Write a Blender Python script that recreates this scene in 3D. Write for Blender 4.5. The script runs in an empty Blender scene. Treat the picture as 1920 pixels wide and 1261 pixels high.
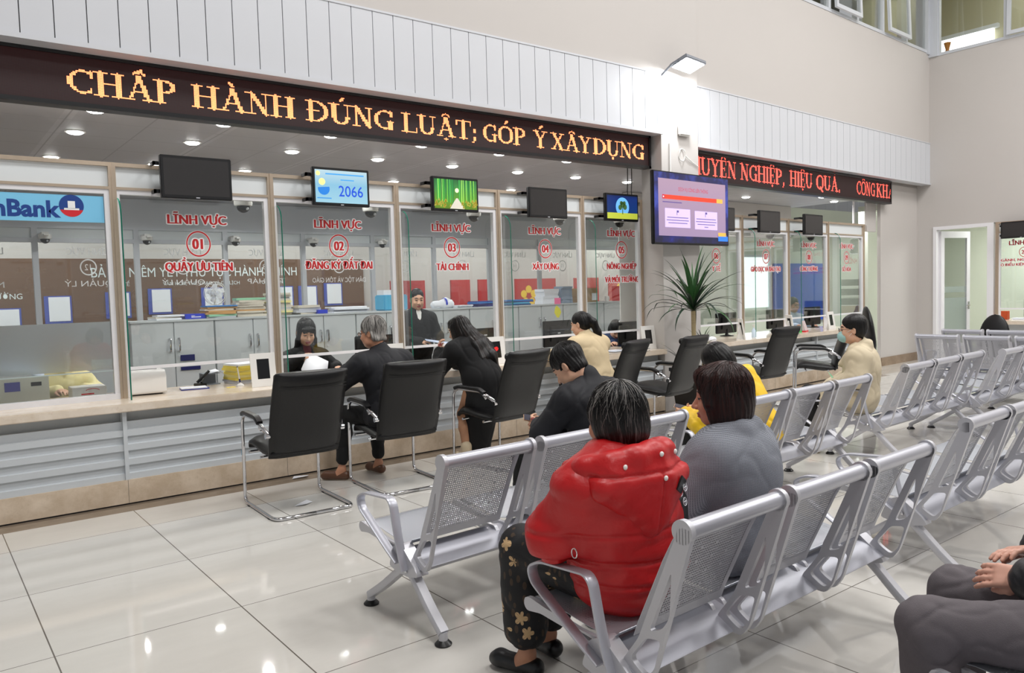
import bpy, math, random
import numpy as np
from mathutils import Vector, Matrix
SC = bpy.context.scene
COL = SC.collection
PI = math.pi
random.seed(7)

# ------------------------------------------------------------------ camera
def look_matrix(yaw, pitch, roll, pos):
    cy, sy, cp, sp = math.cos(yaw), math.sin(yaw), math.cos(pitch), math.sin(pitch)
    f = Vector((sy*cp, cy*cp, -sp)); r = Vector((cy, -sy, 0)); u = r.cross(f)
    c, s = math.cos(roll), math.sin(roll)
    r2, u2 = c*r + s*u, -s*r + c*u
    m = Matrix.Identity(4)
    for i in range(3):
        m[i][0], m[i][1], m[i][2], m[i][3] = r2[i], u2[i], -f[i], pos[i]
    return m
cd = bpy.data.cameras.new('camera'); cam = bpy.data.objects.new('camera', cd); COL.objects.link(cam)
cd.sensor_width = 36; cd.lens = 1461.668/1920*36; cd.clip_end = 200; cd.clip_start = .05
cam.matrix_world = look_matrix(math.radians(37.71917), math.radians(3.28728), math.radians(-1.65332), (0, 0, 1.5))
SC.camera = cam

# ------------------------------------------------------------------ world, exposure, big lights
SC.view_settings.view_transform = 'Standard'; SC.view_settings.look = 'None'
SC.view_settings.gamma = 1; SC.view_settings.use_curve_mapping = False
SC.view_settings.exposure = 0.0
try:
    SC.cycles.use_denoising = True
    SC.cycles.max_bounces = 10; SC.cycles.transparent_max_bounces = 24
    SC.cycles.sample_clamp_indirect = 6
except Exception: pass
W = bpy.data.worlds.new('world'); SC.world = W; W.use_nodes = True
W.node_tree.nodes['Background'].inputs[0].default_value = (.96, .98, 1, 1)
W.node_tree.nodes['Background'].inputs[1].default_value = .38
def area(name, loc, size, power, color=(1, .992, .982), rot=(0, 0, 0), sy=None, spread=None):
    d = bpy.data.lights.new(name, 'AREA'); d.energy = power; d.color = color
    d.shape = 'RECTANGLE' if sy else 'SQUARE'; d.size = size
    if sy: d.size_y = sy
    if spread: d.spread = spread
    o = bpy.data.objects.new(name, d); o.location = loc; o.rotation_euler = rot; COL.objects.link(o)
    return o
# unseen area lamps added under the high ceiling to light the public hall
for i, (x, y) in enumerate([(1.5, 2.6), (6, 2.6), (10.5, 2.6), (13.0, 1.5), (1.5, -2.5), (7, -2.5), (12, -2)]):
    area('hall_light', (x, y, 7.9), 1.6, 188)
# area lamps added to brighten the back hall, corridor and side room
for x in (1, 6, 11, 16):
    area('back_hall_fill', (x, 14.2, 4.1), 2.2, 150, (1, .99, .97))
area('corridor_fill', (15.2, 8.6, 2.9), 1.6, 70, (.97, 1, .97))
area('corridor_fill', (19.2, 9.2, 2.9), 1.6, 90, (.97, 1, .97))
area('side_room_fill', (16.8, 5.4, 2.86), 1.6, 90, (.97, 1, .97))
area('upper_room_light', (12.5, 8.6, 8.2), 2.0, 60, (1, 1, .93), sy=1.2)
area('upper_side_room_light', (17.2, 5.2, 8.2), 2.0, 70, (1, 1, .93))

# ------------------------------------------------------------------ helpers: tags, meshes
def srgb(r, g, b):
    f = lambda c: c/12.92 if c <= .04045 else ((c+.055)/1.055)**2.4
    return (f(r/255), f(g/255), f(b/255), 1)
def tag(o, label=None, cat=None, group=None, kind=None):
    if label: o['label'] = label
    if cat: o['category'] = cat
    if group: o['group'] = group
    if kind: o['kind'] = kind
    return o
def link(o, parent=None):
    COL.objects.link(o)
    if parent is not None: o.parent = parent
    return o
def thing(name, label, cat, loc=(0, 0, 0), rz=0, group=None, kind=None, rot=None):
    o = bpy.data.objects.new(name, None); o.empty_display_size = .1
    o.location = loc; o.rotation_euler = rot or (0, 0, rz)
    link(o); return tag(o, label, cat, group, kind)
def children(o): return [c for c in list(COL.objects) if c.parent is o]
_tree = {}
def copy_tree(o, loc=None, rz=None, label=None, group=None):
    def rec(src, par):
        c = src.copy(); COL.objects.link(c)
        if par is not None: c.parent = par
        for ch in kids.get(src.name, []): rec(ch, c)
        return c
    kids = {}
    for c in COL.objects:
        if c.parent is not None: kids.setdefault(c.parent.name, []).append(c)
    r = rec(o, None)
    if loc is not None: r.location = loc
    if rz is not None: r.rotation_euler = (0, 0, rz)
    if label: r['label'] = label
    if group: r['group'] = group
    return r

class MB:
    """collects shapes, then links them as one mesh object"""
    def __init__(s): s.v = []; s.f = []; s.m = []; s.mi = 0
    def add(s, vs, fs, mi=None):
        n = len(s.v); s.v += [tuple(p) for p in vs]
        for f in fs: s.f.append(tuple(i+n for i in f)); s.m.append(s.mi if mi is None else mi)
        return s
    def box(s, a, b, M=None, mi=None):
        (x0, y0, z0), (x1, y1, z1) = a, b
        vs = [Vector(p) for p in ((x0,y0,z0),(x1,y0,z0),(x1,y1,z0),(x0,y1,z0),(x0,y0,z1),(x1,y0,z1),(x1,y1,z1),(x0,y1,z1))]
        if M is not None: vs = [M @ p for p in vs]
        return s.add(vs, [(0,3,2,1),(4,5,6,7),(0,1,5,4),(1,2,6,5),(2,3,7,6),(3,0,4,7)], mi)
    def bbox(s, c, h, r=.01, M=None, mi=None):
        """box with bevelled edges"""
        import bmesh
        bm = bmesh.new(); bmesh.ops.create_cube(bm, size=1)
        for v in bm.verts: v.co = Vector((v.co.x*h[0]*2, v.co.y*h[1]*2, v.co.z*h[2]*2))
        bmesh.ops.bevel(bm, geom=bm.edges[:], offset=min(r, .98*min(h)), segments=2, affect='EDGES')
        vs = [v.co + Vector(c) for v in bm.verts]
        if M is not None: vs = [M @ p for p in vs]
        bm.verts.index_update(); s.add(vs, [[v.index for v in f.verts] for f in bm.faces], mi); bm.free(); return s
    def tube(s, pts, r, n=10, mi=None, closed=False, cap=True, flat=None):
        """tube along points; flat=(w,h,up) makes a flat bar"""
        P = [Vector(p) for p in pts]; m = len(P); rings = []
        R = r if isinstance(r, (list, tuple)) else [r]*m
        prev = None
        for i in range(m):
            a = P[i-1] if (i > 0 or closed) else P[i]; b = P[(i+1) % m] if (i < m-1 or closed) else P[i]
            t = (b-a).normalized()
            if prev is None:
                up = Vector((0, 0, 1)) if abs(t.z) < .9 else Vector((0, 1, 0))
                u = (up - t*up.dot(t)).normalized()
            else:
                u = (prev - t*prev.dot(t)).normalized()
            prev = u; w = t.cross(u)
            if flat:
                hw, hh = flat[0]/2, flat[1]/2; fw = Vector(flat[2]); fw = (fw - t*fw.dot(t)).normalized(); fu = t.cross(fw)
                rings.append([P[i]+fw*a_*hw+fu*b_*hh for a_, b_ in ((-1,-.6),(-.8,-1),(.8,-1),(1,-.6),(1,.6),(.8,1),(-.8,1),(-1,.6))])
            else:
                rings.append([P[i]+(u*math.cos(q)+w*math.sin(q))*R[i] for q in [2*PI*k/n for k in range(n)]])
        n = len(rings[0]); vs = [p for rg in rings for p in rg]; fs = []
        for i in range(m if closed else m-1):
            j = (i+1) % m
            for k in range(n): fs.append((i*n+k, i*n+(k+1) % n, j*n+(k+1) % n, j*n+k))
        if cap and not closed: fs += [tuple(range(n))[::-1], tuple((m-1)*n+k for k in range(n))]
        return s.add(vs, fs, mi)
    def cyl(s, a, b, r, r2=None, n=16, mi=None): return s.tube([a, b], [r, r if r2 is None else r2], n, mi)
    def lathe(s, prof, c=(0, 0, 0), n=20, mi=None, axis='z'):
        vs = []; fs = []; c = Vector(c)
        for (r, z) in prof:
            for k in range(n):
                a = 2*PI*k/n; x, y = r*math.cos(a), r*math.sin(a)
                vs.append(c + (Vector((x, y, z)) if axis == 'z' else Vector((x, z, y)) if axis == 'y' else Vector((z, x, y))))
        m = len(prof)
        for i in range(m-1):
            for k in range(n): fs.append((i*n+k, i*n+(k+1) % n, (i+1)*n+(k+1) % n, (i+1)*n+k))
        fs += [tuple(range(n))[::-1], tuple((m-1)*n+k for k in range(n))]
        return s.add(vs, fs, mi)
    def prism(s, poly, x0, x1, axis='x', mi=None, holes=None):
        """extrude a polygon (list of 2-tuples). axis x: (y,z); y: (x,z); z: (x,y). holes: list of polygons"""
        from mathutils.geometry import tessellate_polygon
        loops = [poly] + (holes or [])
        def P(p, t): return (t, p[0], p[1]) if axis == 'x' else (p[0], t, p[1]) if axis == 'y' else (p[0], p[1], t)
        flat = [p for l in loops for p in l]; n = len(flat)
        tri = tessellate_polygon([[Vector((p[0], p[1], 0)) for p in l] for l in loops])
        vs = [P(p, x0) for p in flat] + [P(p, x1) for p in flat]
        fs = [tuple(t) for t in tri] + [tuple(i+n for i in t[::-1]) for t in tri]
        k = 0
        for l in loops:
            m = len(l)
            for i in range(m): fs.append((k+i, k+(i+1) % m, n+k+(i+1) % m, n+k+i))
            k += m
        return s.add(vs, fs, mi)
    def sphere(s, c, r, nu=14, nv=9, mi=None, M=None):
        r = (r, r, r) if not isinstance(r, (tuple, list)) else r
        vs = []; fs = []
        for j in range(nv+1):
            t = PI*j/nv
            for i in range(nu):
                p = 2*PI*i/nu; q = Vector((r[0]*math.sin(t)*math.cos(p), r[1]*math.sin(t)*math.sin(p), r[2]*math.cos(t)))
                if M is not None: q = M @ q
                vs.append(Vector(c)+q)
        for j in range(nv):
            for i in range(nu): fs.append((j*nu+i, (j+1)*nu+i, (j+1)*nu+(i+1) % nu, j*nu+(i+1) % nu))
        return s.add(vs, fs, mi)
    def build(s, name, mats, parent=None, smooth=False, loc=None, rz=None, fix=True):
        me = bpy.data.meshes.new(name); me.from_pydata([tuple(p) for p in s.v], [], s.f)
        for m in (mats if isinstance(mats, (list, tuple)) else [mats]): me.materials.append(m)
        me.polygons.foreach_set('material_index', s.m)
        if fix:
            import bmesh
            bm = bmesh.new(); bm.from_mesh(me); bmesh.ops.recalc_face_normals(bm, faces=bm.faces[:]); bm.to_mesh(me); bm.free()
        if smooth:
            me.polygons.foreach_set('use_smooth', [True]*len(me.polygons))
            if smooth != 'all': me.set_sharp_from_angle(angle=math.radians(40))
        me.update()
        o = bpy.data.objects.new(name, me)
        if loc is not None: o.location = loc
        if rz is not None: o.rotation_euler = (0, 0, rz)
        return link(o, parent)

def arc(c, r, a0, a1, n, plane='yz', x=0):
    out = []
    for i in range(n+1):
        a = a0+(a1-a0)*i/n; p, q = c[0]+r*math.cos(a), c[1]+r*math.sin(a)
        out.append((x, p, q) if plane == 'yz' else (p, x, q) if plane == 'xz' else (p, q, x))
    return out
def rounded(pts, r, n=4):
    """round the corners of a polyline of 3-D points"""
    P = [Vector(p) for p in pts]; out = [P[0]]
    for i in range(1, len(P)-1):
        a, b, c = P[i-1], P[i], P[i+1]
        d = min(r, (a-b).length*.49, (c-b).length*.49); p, q = b+(a-b).normalized()*d, b+(c-b).normalized()*d
        for k in range(n+1):
            t = k/n; out.append((1-t)**2*p+2*t*(1-t)*b+t*t*q)
    out.append(P[-1]); return out
def rpoly(pts, r, n=4):
    """rounded closed 2-D polygon"""
    m = len(pts); out = []
    for i in range(m):
        a, b, c = Vector(pts[i-1]), Vector(pts[i]), Vector(pts[(i+1) % m])
        d = min(r, (a-b).length*.45, (c-b).length*.45); p, q = b+(a-b).normalized()*d, b+(c-b).normalized()*d
        for k in range(n+1):
            t = k/n; v = (1-t)**2*p+2*t*(1-t)*b+t*t*q; out.append((v.x, v.y))
    return out

# ------------------------------------------------------------------ materials
MATS = {}
def node_mat(name):
    m = bpy.data.materials.new(name); m.use_nodes = True
    nt = m.node_tree; return m, nt, nt.nodes['Principled BSDF']
def N(nt, typ, **kw):
    n = nt.nodes.new(typ)
    for k, v in kw.items():
        if k.startswith('i_'):
            key = k[2:]; n.inputs[int(key) if key.isdigit() else key.replace('_', ' ')].default_value = v
        else: setattr(n, k, v)
    return n
def mat(name, col, rough=.5, metal=0, var=.06, scale=6, bump=0, bscale=60, emit=0, spec=.5, stretch=None, ecol=None, coat=0, sheen=0):
    """base colour varied by a soft noise, optional bump"""
    if name in MATS: return MATS[name]
    m, nt, b = node_mat(name); L = nt.links.new
    tc = N(nt, 'ShaderNodeTexCoord'); src = tc.outputs['Object']
    if stretch:
        mp = N(nt, 'ShaderNodeMapping'); mp.inputs['Scale'].default_value = stretch; L(src, mp.inputs[0]); src = mp.outputs[0]
    if var:
        no = N(nt, 'ShaderNodeTexNoise', i_Scale=scale, i_Detail=4.0); L(src, no.inputs['Vector'])
        mx = N(nt, 'ShaderNodeMix', data_type='RGBA')
        c = Vector(col[:3]); mx.inputs['A'].default_value = (*(c*(1-var)), 1); mx.inputs['B'].default_value = (*(c*(1+var)), 1)
        L(no.outputs['Fac'], mx.inputs['Factor']); L(mx.outputs['Result'], b.inputs['Base Color'])
    else: b.inputs['Base Color'].default_value = col
    b.inputs['Roughness'].default_value = rough; b.inputs['Metallic'].default_value = metal
    b.inputs['Specular IOR Level'].default_value = spec
    if coat: b.inputs['Coat Weight'].default_value = coat
    if sheen: b.inputs['Sheen Weight'].default_value = sheen
    if emit:
        b.inputs['Emission Color'].default_value = ecol or col; b.inputs['Emission Strength'].default_value = emit
    if bump:
        n2 = N(nt, 'ShaderNodeTexNoise', i_Scale=bscale, i_Detail=3.0); L(src, n2.inputs['Vector'])
        bp = N(nt, 'ShaderNodeBump', i_Strength=bump, i_Distance=.01); L(n2.outputs['Fac'], bp.inputs['Height']); L(bp.outputs[0], b.inputs['Normal'])
    MATS[name] = m; return m
def math_n(nt, op, a, b=None, c=None):
    n = N(nt, 'ShaderNodeMath', operation=op)
    for i, v in enumerate((a, b, c)):
        if v is None: continue
        if isinstance(v, (int, float)): n.inputs[i].default_value = v
        else: nt.links.new(v, n.inputs[i])
    return n.outputs[0]
def sep(nt, coord='Object'):
    tc = N(nt, 'ShaderNodeTexCoord'); s = N(nt, 'ShaderNodeSeparateXYZ'); nt.links.new(tc.outputs[coord], s.inputs[0]); return tc, s
def mixc(nt, fac, a, b):
    mx = N(nt, 'ShaderNodeMix', data_type='RGBA')
    for k, v in (('A', a), ('B', b)):
        if isinstance(v, tuple): mx.inputs[k].default_value = v
        else: nt.links.new(v, mx.inputs[k])
    if isinstance(fac, (int, float)): mx.inputs['Factor'].default_value = fac
    else: nt.links.new(fac, mx.inputs['Factor'])
    return mx.outputs['Result']
def floor_mat():
    m, nt, b = node_mat('polished_tile'); L = nt.links.new; tc, s = sep(nt)
    def line(ax, off, pitch, w):
        f = math_n(nt, 'FRACT', math_n(nt, 'DIVIDE', math_n(nt, 'SUBTRACT', s.outputs[ax], off-pitch*100), pitch))
        d = math_n(nt, 'MINIMUM', f, math_n(nt, 'SUBTRACT', 1.0, f))
        return math_n(nt, 'LESS_THAN', d, w/pitch/2), math_n(nt, 'FLOOR', math_n(nt, 'DIVIDE', math_n(nt, 'SUBTRACT', s.outputs[ax], off-pitch*100), pitch))
    lx, ix = line('X', .412, .7979, .006); ly, iy = line('Y', 5.607, .9077, .005)
    ln = math_n(nt, 'MAXIMUM', lx, ly)
    cx = N(nt, 'ShaderNodeCombineXYZ'); L(ix, cx.inputs[0]); L(iy, cx.inputs[1])
    wn = N(nt, 'ShaderNodeTexWhiteNoise', noise_dimensions='3D'); L(cx.outputs[0], wn.inputs['Vector'])
    mp = N(nt, 'ShaderNodeMapping'); mp.inputs['Scale'].default_value = (.8, 2.2, 1); L(tc.outputs['Object'], mp.inputs[0])
    no = N(nt, 'ShaderNodeTexNoise', i_Scale=2.2, i_Detail=6.0, i_Roughness=.6); L(mp.outputs[0], no.inputs['Vector'])
    base = mixc(nt, no.outputs['Fac'], srgb(194, 191, 185), srgb(219, 216, 210))
    base = mixc(nt, math_n(nt, 'MULTIPLY', wn.outputs['Value'], .25), base, srgb(196, 192, 184))
    # brown stone border along the counter
    bo = math_n(nt, 'GREATER_THAN', s.outputs['Y'], 6.09)
    n2 = N(nt, 'ShaderNodeTexNoise', i_Scale=9.0, i_Detail=6.0); L(tc.outputs['Object'], n2.inputs['Vector'])
    brown = mixc(nt, n2.outputs['Fac'], srgb(112, 99, 86), srgb(150, 136, 120))
    bo = math_n(nt, 'MULTIPLY', bo, math_n(nt, 'LESS_THAN', s.outputs['X'], 12.3))
    base = mixc(nt, bo, base, brown)
    base = mixc(nt, math_n(nt, 'MULTIPLY', ln, math_n(nt, 'SUBTRACT', 1.0, bo)), base, srgb(104, 98, 90))
    L(base, b.inputs['Base Color']); b.inputs['Roughness'].default_value = .09; b.inputs['Specular IOR Level'].default_value = .55
    rn = N(nt, 'ShaderNodeTexNoise', i_Scale=1.7, i_Detail=3.0); L(tc.outputs['Object'], rn.inputs['Vector'])
    L(math_n(nt, 'MULTIPLY_ADD', rn.outputs['Fac'], .06, .015), b.inputs['Roughness'])
    return m
def stone_mat(name, c1, c2, c3, rough=.25):
    m, nt, b = node_mat(name); L = nt.links.new; tc = N(nt, 'ShaderNodeTexCoord')
    n1 = N(nt, 'ShaderNodeTexNoise', i_Scale=5.0, i_Detail=8.0, i_Roughness=.65); L(tc.outputs['Object'], n1.inputs['Vector'])
    n2 = N(nt, 'ShaderNodeTexNoise', i_Scale=28.0, i_Detail=6.0, i_Roughness=.7); L(tc.outputs['Object'], n2.inputs['Vector'])
    r = N(nt, 'ShaderNodeValToRGB'); r.color_ramp.elements[0].position = .38; r.color_ramp.elements[1].position = .68
    r.color_ramp.elements[0].color = c1; r.color_ramp.elements[1].color = c2; L(n1.outputs['Fac'], r.inputs[0])
    r2 = N(nt, 'ShaderNodeValToRGB'); r2.color_ramp.elements[0].position = .55; r2.color_ramp.elements[1].position = .75; L(n2.outputs['Fac'], r2.inputs[0])
    L(mixc(nt, math_n(nt, 'MULTIPLY', r2.outputs[0], .45), r.outputs[0], c3), b.inputs['Base Color'])
    b.inputs['Roughness'].default_value = rough; return m
def glass_mat(name, tint=(.86, .93, .92, 1), refl=.09, gloss=.02, fres=.55):
    """thin pane: mostly see-through, tinted, with a mirror reflection that grows at grazing angles"""
    m, nt, b = node_mat(name); L = nt.links.new; nt.nodes.remove(b)
    out = nt.nodes['Material Output']
    tr = N(nt, 'ShaderNodeBsdfTransparent'); tr.inputs[0].default_value = tint
    gl = N(nt, 'ShaderNodeBsdfGlossy'); gl.inputs['Roughness'].default_value = gloss
    lw = N(nt, 'ShaderNodeLayerWeight'); lw.inputs[0].default_value = .25
    fac = math_n(nt, 'MULTIPLY_ADD', lw.outputs['Fresnel'], fres, refl*.5)
    mx = N(nt, 'ShaderNodeMixShader'); L(fac, mx.inputs[0]); L(tr.outputs[0], mx.inputs[1]); L(gl.outputs[0], mx.inputs[2])
    L(mx.outputs[0], out.inputs[0]); return m
def frost_mat(name, col=(.84, .90, .92, 1)):
    m, nt, b = node_mat(name); L = nt.links.new; out = nt.nodes['Material Output']
    b.inputs['Base Color'].default_value = col; b.inputs['Roughness'].default_value = .25
    b.inputs['Transmission Weight'].default_value = .95; b.inputs['IOR'].default_value = 1.4; b.inputs['Roughness'].default_value = .42
    return m
def perf_mat(name, col, pitch=.0115, hole=.36, rough=.38, metal=.55):
    """sheet steel punched with staggered round holes (object coordinates x, z' given by generated UV-like attribute)"""
    m, nt, b = node_mat(name); L = nt.links.new; out = nt.nodes['Material Output']
    b.inputs['Base Color'].default_value = col; b.inputs['Roughness'].default_value = rough; b.inputs['Metallic'].default_value = metal
    at = N(nt, 'ShaderNodeAttribute', attribute_name='sheet'); s = N(nt, 'ShaderNodeSeparateXYZ'); L(at.outputs['Vector'], s.inputs[0])
    def lattice(ox, oy):
        fx = math_n(nt, 'SUBTRACT', math_n(nt, 'FRACT', math_n(nt, 'ADD', math_n(nt, 'DIVIDE', s.outputs[0], pitch), ox)), .5)
        fy = math_n(nt, 'SUBTRACT', math_n(nt, 'FRACT', math_n(nt, 'ADD', math_n(nt, 'DIVIDE', s.outputs[1], pitch), oy)), .5)
        d = math_n(nt, 'SQRT', math_n(nt, 'ADD', math_n(nt, 'MULTIPLY', fx, fx), math_n(nt, 'MULTIPLY', fy, fy)))
        return math_n(nt, 'LESS_THAN', d, hole)
    h = lattice(0.0, 0.0)
    # unpunched margin and a sprinkle of blank squares
    inn = math_n(nt, 'GREATER_THAN', s.outputs[2], .5); h = math_n(nt, 'MULTIPLY', h, inn)
    fx = math_n(nt, 'FRACT', math_n(nt, 'DIVIDE', s.outputs[0], pitch*7)); fy = math_n(nt, 'FRACT', math_n(nt, 'DIVIDE', s.outputs[1], pitch*5))
    blank = math_n(nt, 'MULTIPLY', math_n(nt, 'LESS_THAN', fx, .15), math_n(nt, 'LESS_THAN', fy, .2))
    h = math_n(nt, 'MULTIPLY', h, math_n(nt, 'SUBTRACT', 1.0, blank))
    tr = N(nt, 'ShaderNodeBsdfTransparent'); mx = N(nt, 'ShaderNodeMixShader')
    L(h, mx.inputs[0]); L(b.outputs[0], mx.inputs[1]); L(tr.outputs[0], mx.inputs[2]); L(mx.outputs[0], out.inputs[0])
    return m
def hair_mat(name, c1, c2, scale=90, rough=.35, lo=.45, hi=.75, stretch=(1, 1, .06)):
    m, nt, b = node_mat(name); L = nt.links.new
    at = N(nt, 'ShaderNodeAttribute', attribute_name='flow')
    no = N(nt, 'ShaderNodeTexNoise', i_Scale=scale, i_Detail=5.0, i_Roughness=.7)
    mp = N(nt, 'ShaderNodeMapping'); mp.inputs['Scale'].default_value = stretch; L(at.outputs['Vector'], mp.inputs[0]); L(mp.outputs[0], no.inputs['Vector'])
    r = N(nt, 'ShaderNodeValToRGB'); r.color_ramp.elements[0].position = lo; r.color_ramp.elements[1].position = hi
    r.color_ramp.elements[0].color = c1; r.color_ramp.elements[1].color = c2; L(no.outputs['Fac'], r.inputs[0])
    L(r.outputs[0], b.inputs['Base Color']); b.inputs['Roughness'].default_value = rough; b.inputs['Specular IOR Level'].default_value = .3
    bp = N(nt, 'ShaderNodeBump', i_Strength=.6, i_Distance=.004); L(no.outputs['Fac'], bp.inputs['Height']); L(bp.outputs[0], b.inputs['Normal'])
    return m

# ------------------------------------------------------------------ text
def text_mesh(txt, size, wide=1.0, bold=0.0, align='CENTER'):
    cu = bpy.data.curves.new('txt', 'FONT'); cu.body = txt; cu.size = size; cu.align_x = align; cu.offset = bold; cu.resolution_u = 3
    o = bpy.data.objects.new('txt', cu); COL.objects.link(o)
    dg = bpy.context.evaluated_depsgraph_get(); me = bpy.data.meshes.new_from_object(o.evaluated_get(dg))
    vs = [(v.co.x*wide, v.co.y) for v in me.vertices]; fs = [tuple(p.vertices) for p in me.polygons]
    bpy.data.objects.remove(o); bpy.data.curves.remove(cu); bpy.data.meshes.remove(me)
    return vs, fs
def put_text(mb, txt, size, c, U, V, mi=0, wide=1.0, bold=0.0, align='CENTER', fit=None):
    """lay text into mesh builder at point c, along U (right) and V (up); fit = total width"""
    vs, fs = text_mesh(txt, size, wide, bold, align)
    if not vs: return mb
    if fit:
        xs = [p[0] for p in vs]; k = fit/(max(xs)-min(xs)); x0 = (max(xs)+min(xs))/2 if align == 'CENTER' else min(xs)
        vs = [((p[0]-x0)*k, p[1]) for p in vs]
    c, U, V = Vector(c), Vector(U), Vector(V)
    return mb.add([c+U*p[0]+V*p[1] for p in vs], fs, mi)

# ------------------------------------------------------------------ smooth solids: round cones and ellipsoids melted into one surface
def rotz(a): c, s = math.cos(a), math.sin(a); return np.array([[c, -s, 0], [s, c, 0], [0, 0, 1.]])
def rotx(a): c, s = math.cos(a), math.sin(a); return np.array([[1, 0, 0], [0, c, -s], [0, s, c]])
def roty(a): c, s = math.cos(a), math.sin(a); return np.array([[c, 0, s], [0, 1, 0], [-s, 0, c]])
class Solid:
    def __init__(s, R=np.eye(3), t=(0, 0, 0)): s.p = []; s.R = R; s.t = np.array(t, float)
    def at(s, R, t):           # push a child frame: returns old frame
        old = (s.R, s.t); s.t = s.R @ np.array(t, float)+s.t; s.R = s.R @ R; return old
    def back(s, old): s.R, s.t = old
    def W(s, p): return s.R @ np.array(p, float)+s.t
    def cap(s, a, b, ra, rb=None, k=.02, op=1): s.p.append(('c', s.W(a), s.W(b), ra, ra if rb is None else rb, k, op)); return s
    def ell(s, c, r, R=None, k=.02, op=1):
        r = np.array([r]*3 if np.isscalar(r) else r, float); s.p.append(('e', s.W(c), r, s.R if R is None else s.R @ R, k, op)); return s
    def box(s, c, h, rad=.01, R=None, k=.02, op=1):
        s.p.append(('b', s.W(c), np.array(h, float), rad, s.R if R is None else s.R @ R, k, op)); return s
    def chain(s, pts, rs, k=.02):
        for i in range(len(pts)-1): s.cap(pts[i], pts[i+1], rs[i], rs[i+1], k)
        return s
def _bb(p):
    if p[0] == 'c':
        r = max(p[3], p[4]); return np.minimum(p[1], p[2])-r, np.maximum(p[1], p[2])+r
    if p[0] == 'e':
        e = np.sqrt(((p[3]*p[2])**2).sum(1)); return p[1]-e, p[1]+e
    e = np.abs(p[4]) @ (p[2]); return p[1]-e, p[1]+e
def solid_mesh(sol, h=.008, disp=None, post=None, smooth=1):
    P = sol.p; add = [p for p in P if p[-1] > 0]
    lo = np.min([_bb(p)[0] for p in add], 0)-4*h; hi = np.max([_bb(p)[1] for p in add], 0)+4*h
    n = np.ceil((hi-lo)/h).astype(int)+1
    F = np.full(n, .2, np.float32)
    ax = [(lo[i]+h*np.arange(n[i])).astype(np.float32) for i in range(3)]
    for p in P:
        k = p[-2]; a, b = _bb(p); m = k+4*h
        i0 = np.clip(np.floor((a-m-lo)/h).astype(int), 0, n-1); i1 = np.clip(np.ceil((b+m-lo)/h).astype(int)+1, 1, n)
        if (i1 <= i0).any(): continue
        sl = tuple(slice(i0[q], i1[q]) for q in range(3))
        X, Y, Z = np.meshgrid(*[ax[q][sl[q]] for q in range(3)], indexing='ij')
        if p[0] == 'c':
            A, B = p[1], p[2]; ba = B-A; bb = float(ba @ ba)+1e-12
            t = np.clip(((X-A[0])*ba[0]+(Y-A[1])*ba[1]+(Z-A[2])*ba[2])/bb, 0, 1)
            d = np.sqrt((X-A[0]-t*ba[0])**2+(Y-A[1]-t*ba[1])**2+(Z-A[2]-t*ba[2])**2)-(p[3]+(p[4]-p[3])*t)
        else:
            c = p[1]; R = p[3] if p[0] == 'e' else p[4]; r = p[2]
            u = [(X-c[0])*R[0, q]+(Y-c[1])*R[1, q]+(Z-c[2])*R[2, q] for q in range(3)]
            if p[0] == 'e':
                k0 = np.sqrt((u[0]/r[0])**2+(u[1]/r[1])**2+(u[2]/r[2])**2); k1 = np.sqrt((u[0]/r[0]**2)**2+(u[1]/r[1]**2)**2+(u[2]/r[2]**2)**2)+1e-9
                d = k0*(k0-1)/k1
            else:
                rd = p[3]; q_ = [np.abs(u[q])-(r[q]-rd) for q in range(3)]
                d = np.sqrt(np.maximum(q_[0], 0)**2+np.maximum(q_[1], 0)**2+np.maximum(q_[2], 0)**2)+np.minimum(np.maximum(q_[0], np.maximum(q_[1], q_[2])), 0)-rd
        G = F[sl]
        if p[-1] > 0:
            hh = np.maximum(k-np.abs(G-d), 0)/max(k, 1e-6); F[sl] = np.minimum(G, d)-hh*hh*k*.25
        else:
            hh = np.maximum(k-np.abs(G+d), 0)/max(k, 1e-6); F[sl] = np.maximum(G, -d)+hh*hh*k*.25
    if disp is not None:
        near = np.abs(F) < .05; ii = np.nonzero(near)
        pts = np.stack([ax[q][ii[q]] for q in range(3)], 1); F[ii] += disp((pts-sol.t) @ sol.R).astype(np.float32)
    # surface nets
    S = F < 0; c = [S[i:n[0]-1+i, j:n[1]-1+j, k:n[2]-1+k] for i in (0, 1) for j in (0, 1) for k in (0, 1)]
    cnt = sum(q.astype(np.int8) for q in c); act = (cnt > 0) & (cnt < 8)
    I = np.stack(np.nonzero(act), 1); idx = np.full(act.shape, -1, np.int32); idx[act] = np.arange(len(I))
    acc = np.zeros((len(I), 3)); num = np.zeros(len(I))
    offs = [(i, j, k) for i in (0, 1) for j in (0, 1) for k in (0, 1)]
    val = {o: F[I[:, 0]+o[0], I[:, 1]+o[1], I[:, 2]+o[2]] for o in offs}
    for o in offs:
        for q in range(3):
            if o[q]: continue
            o2 = tuple(1 if w == q else o[w] for w in range(3)); a, b = val[o], val[o2]; cr = (a < 0) != (b < 0)
            t = np.where(cr, a/(a-b+1e-20), 0); e = np.zeros((len(I), 3)); e[:] = o; e[:, q] += t
            acc += e*cr[:, None]; num += cr
    V = lo+h*(I+acc/num[:, None])
    faces = []
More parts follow.
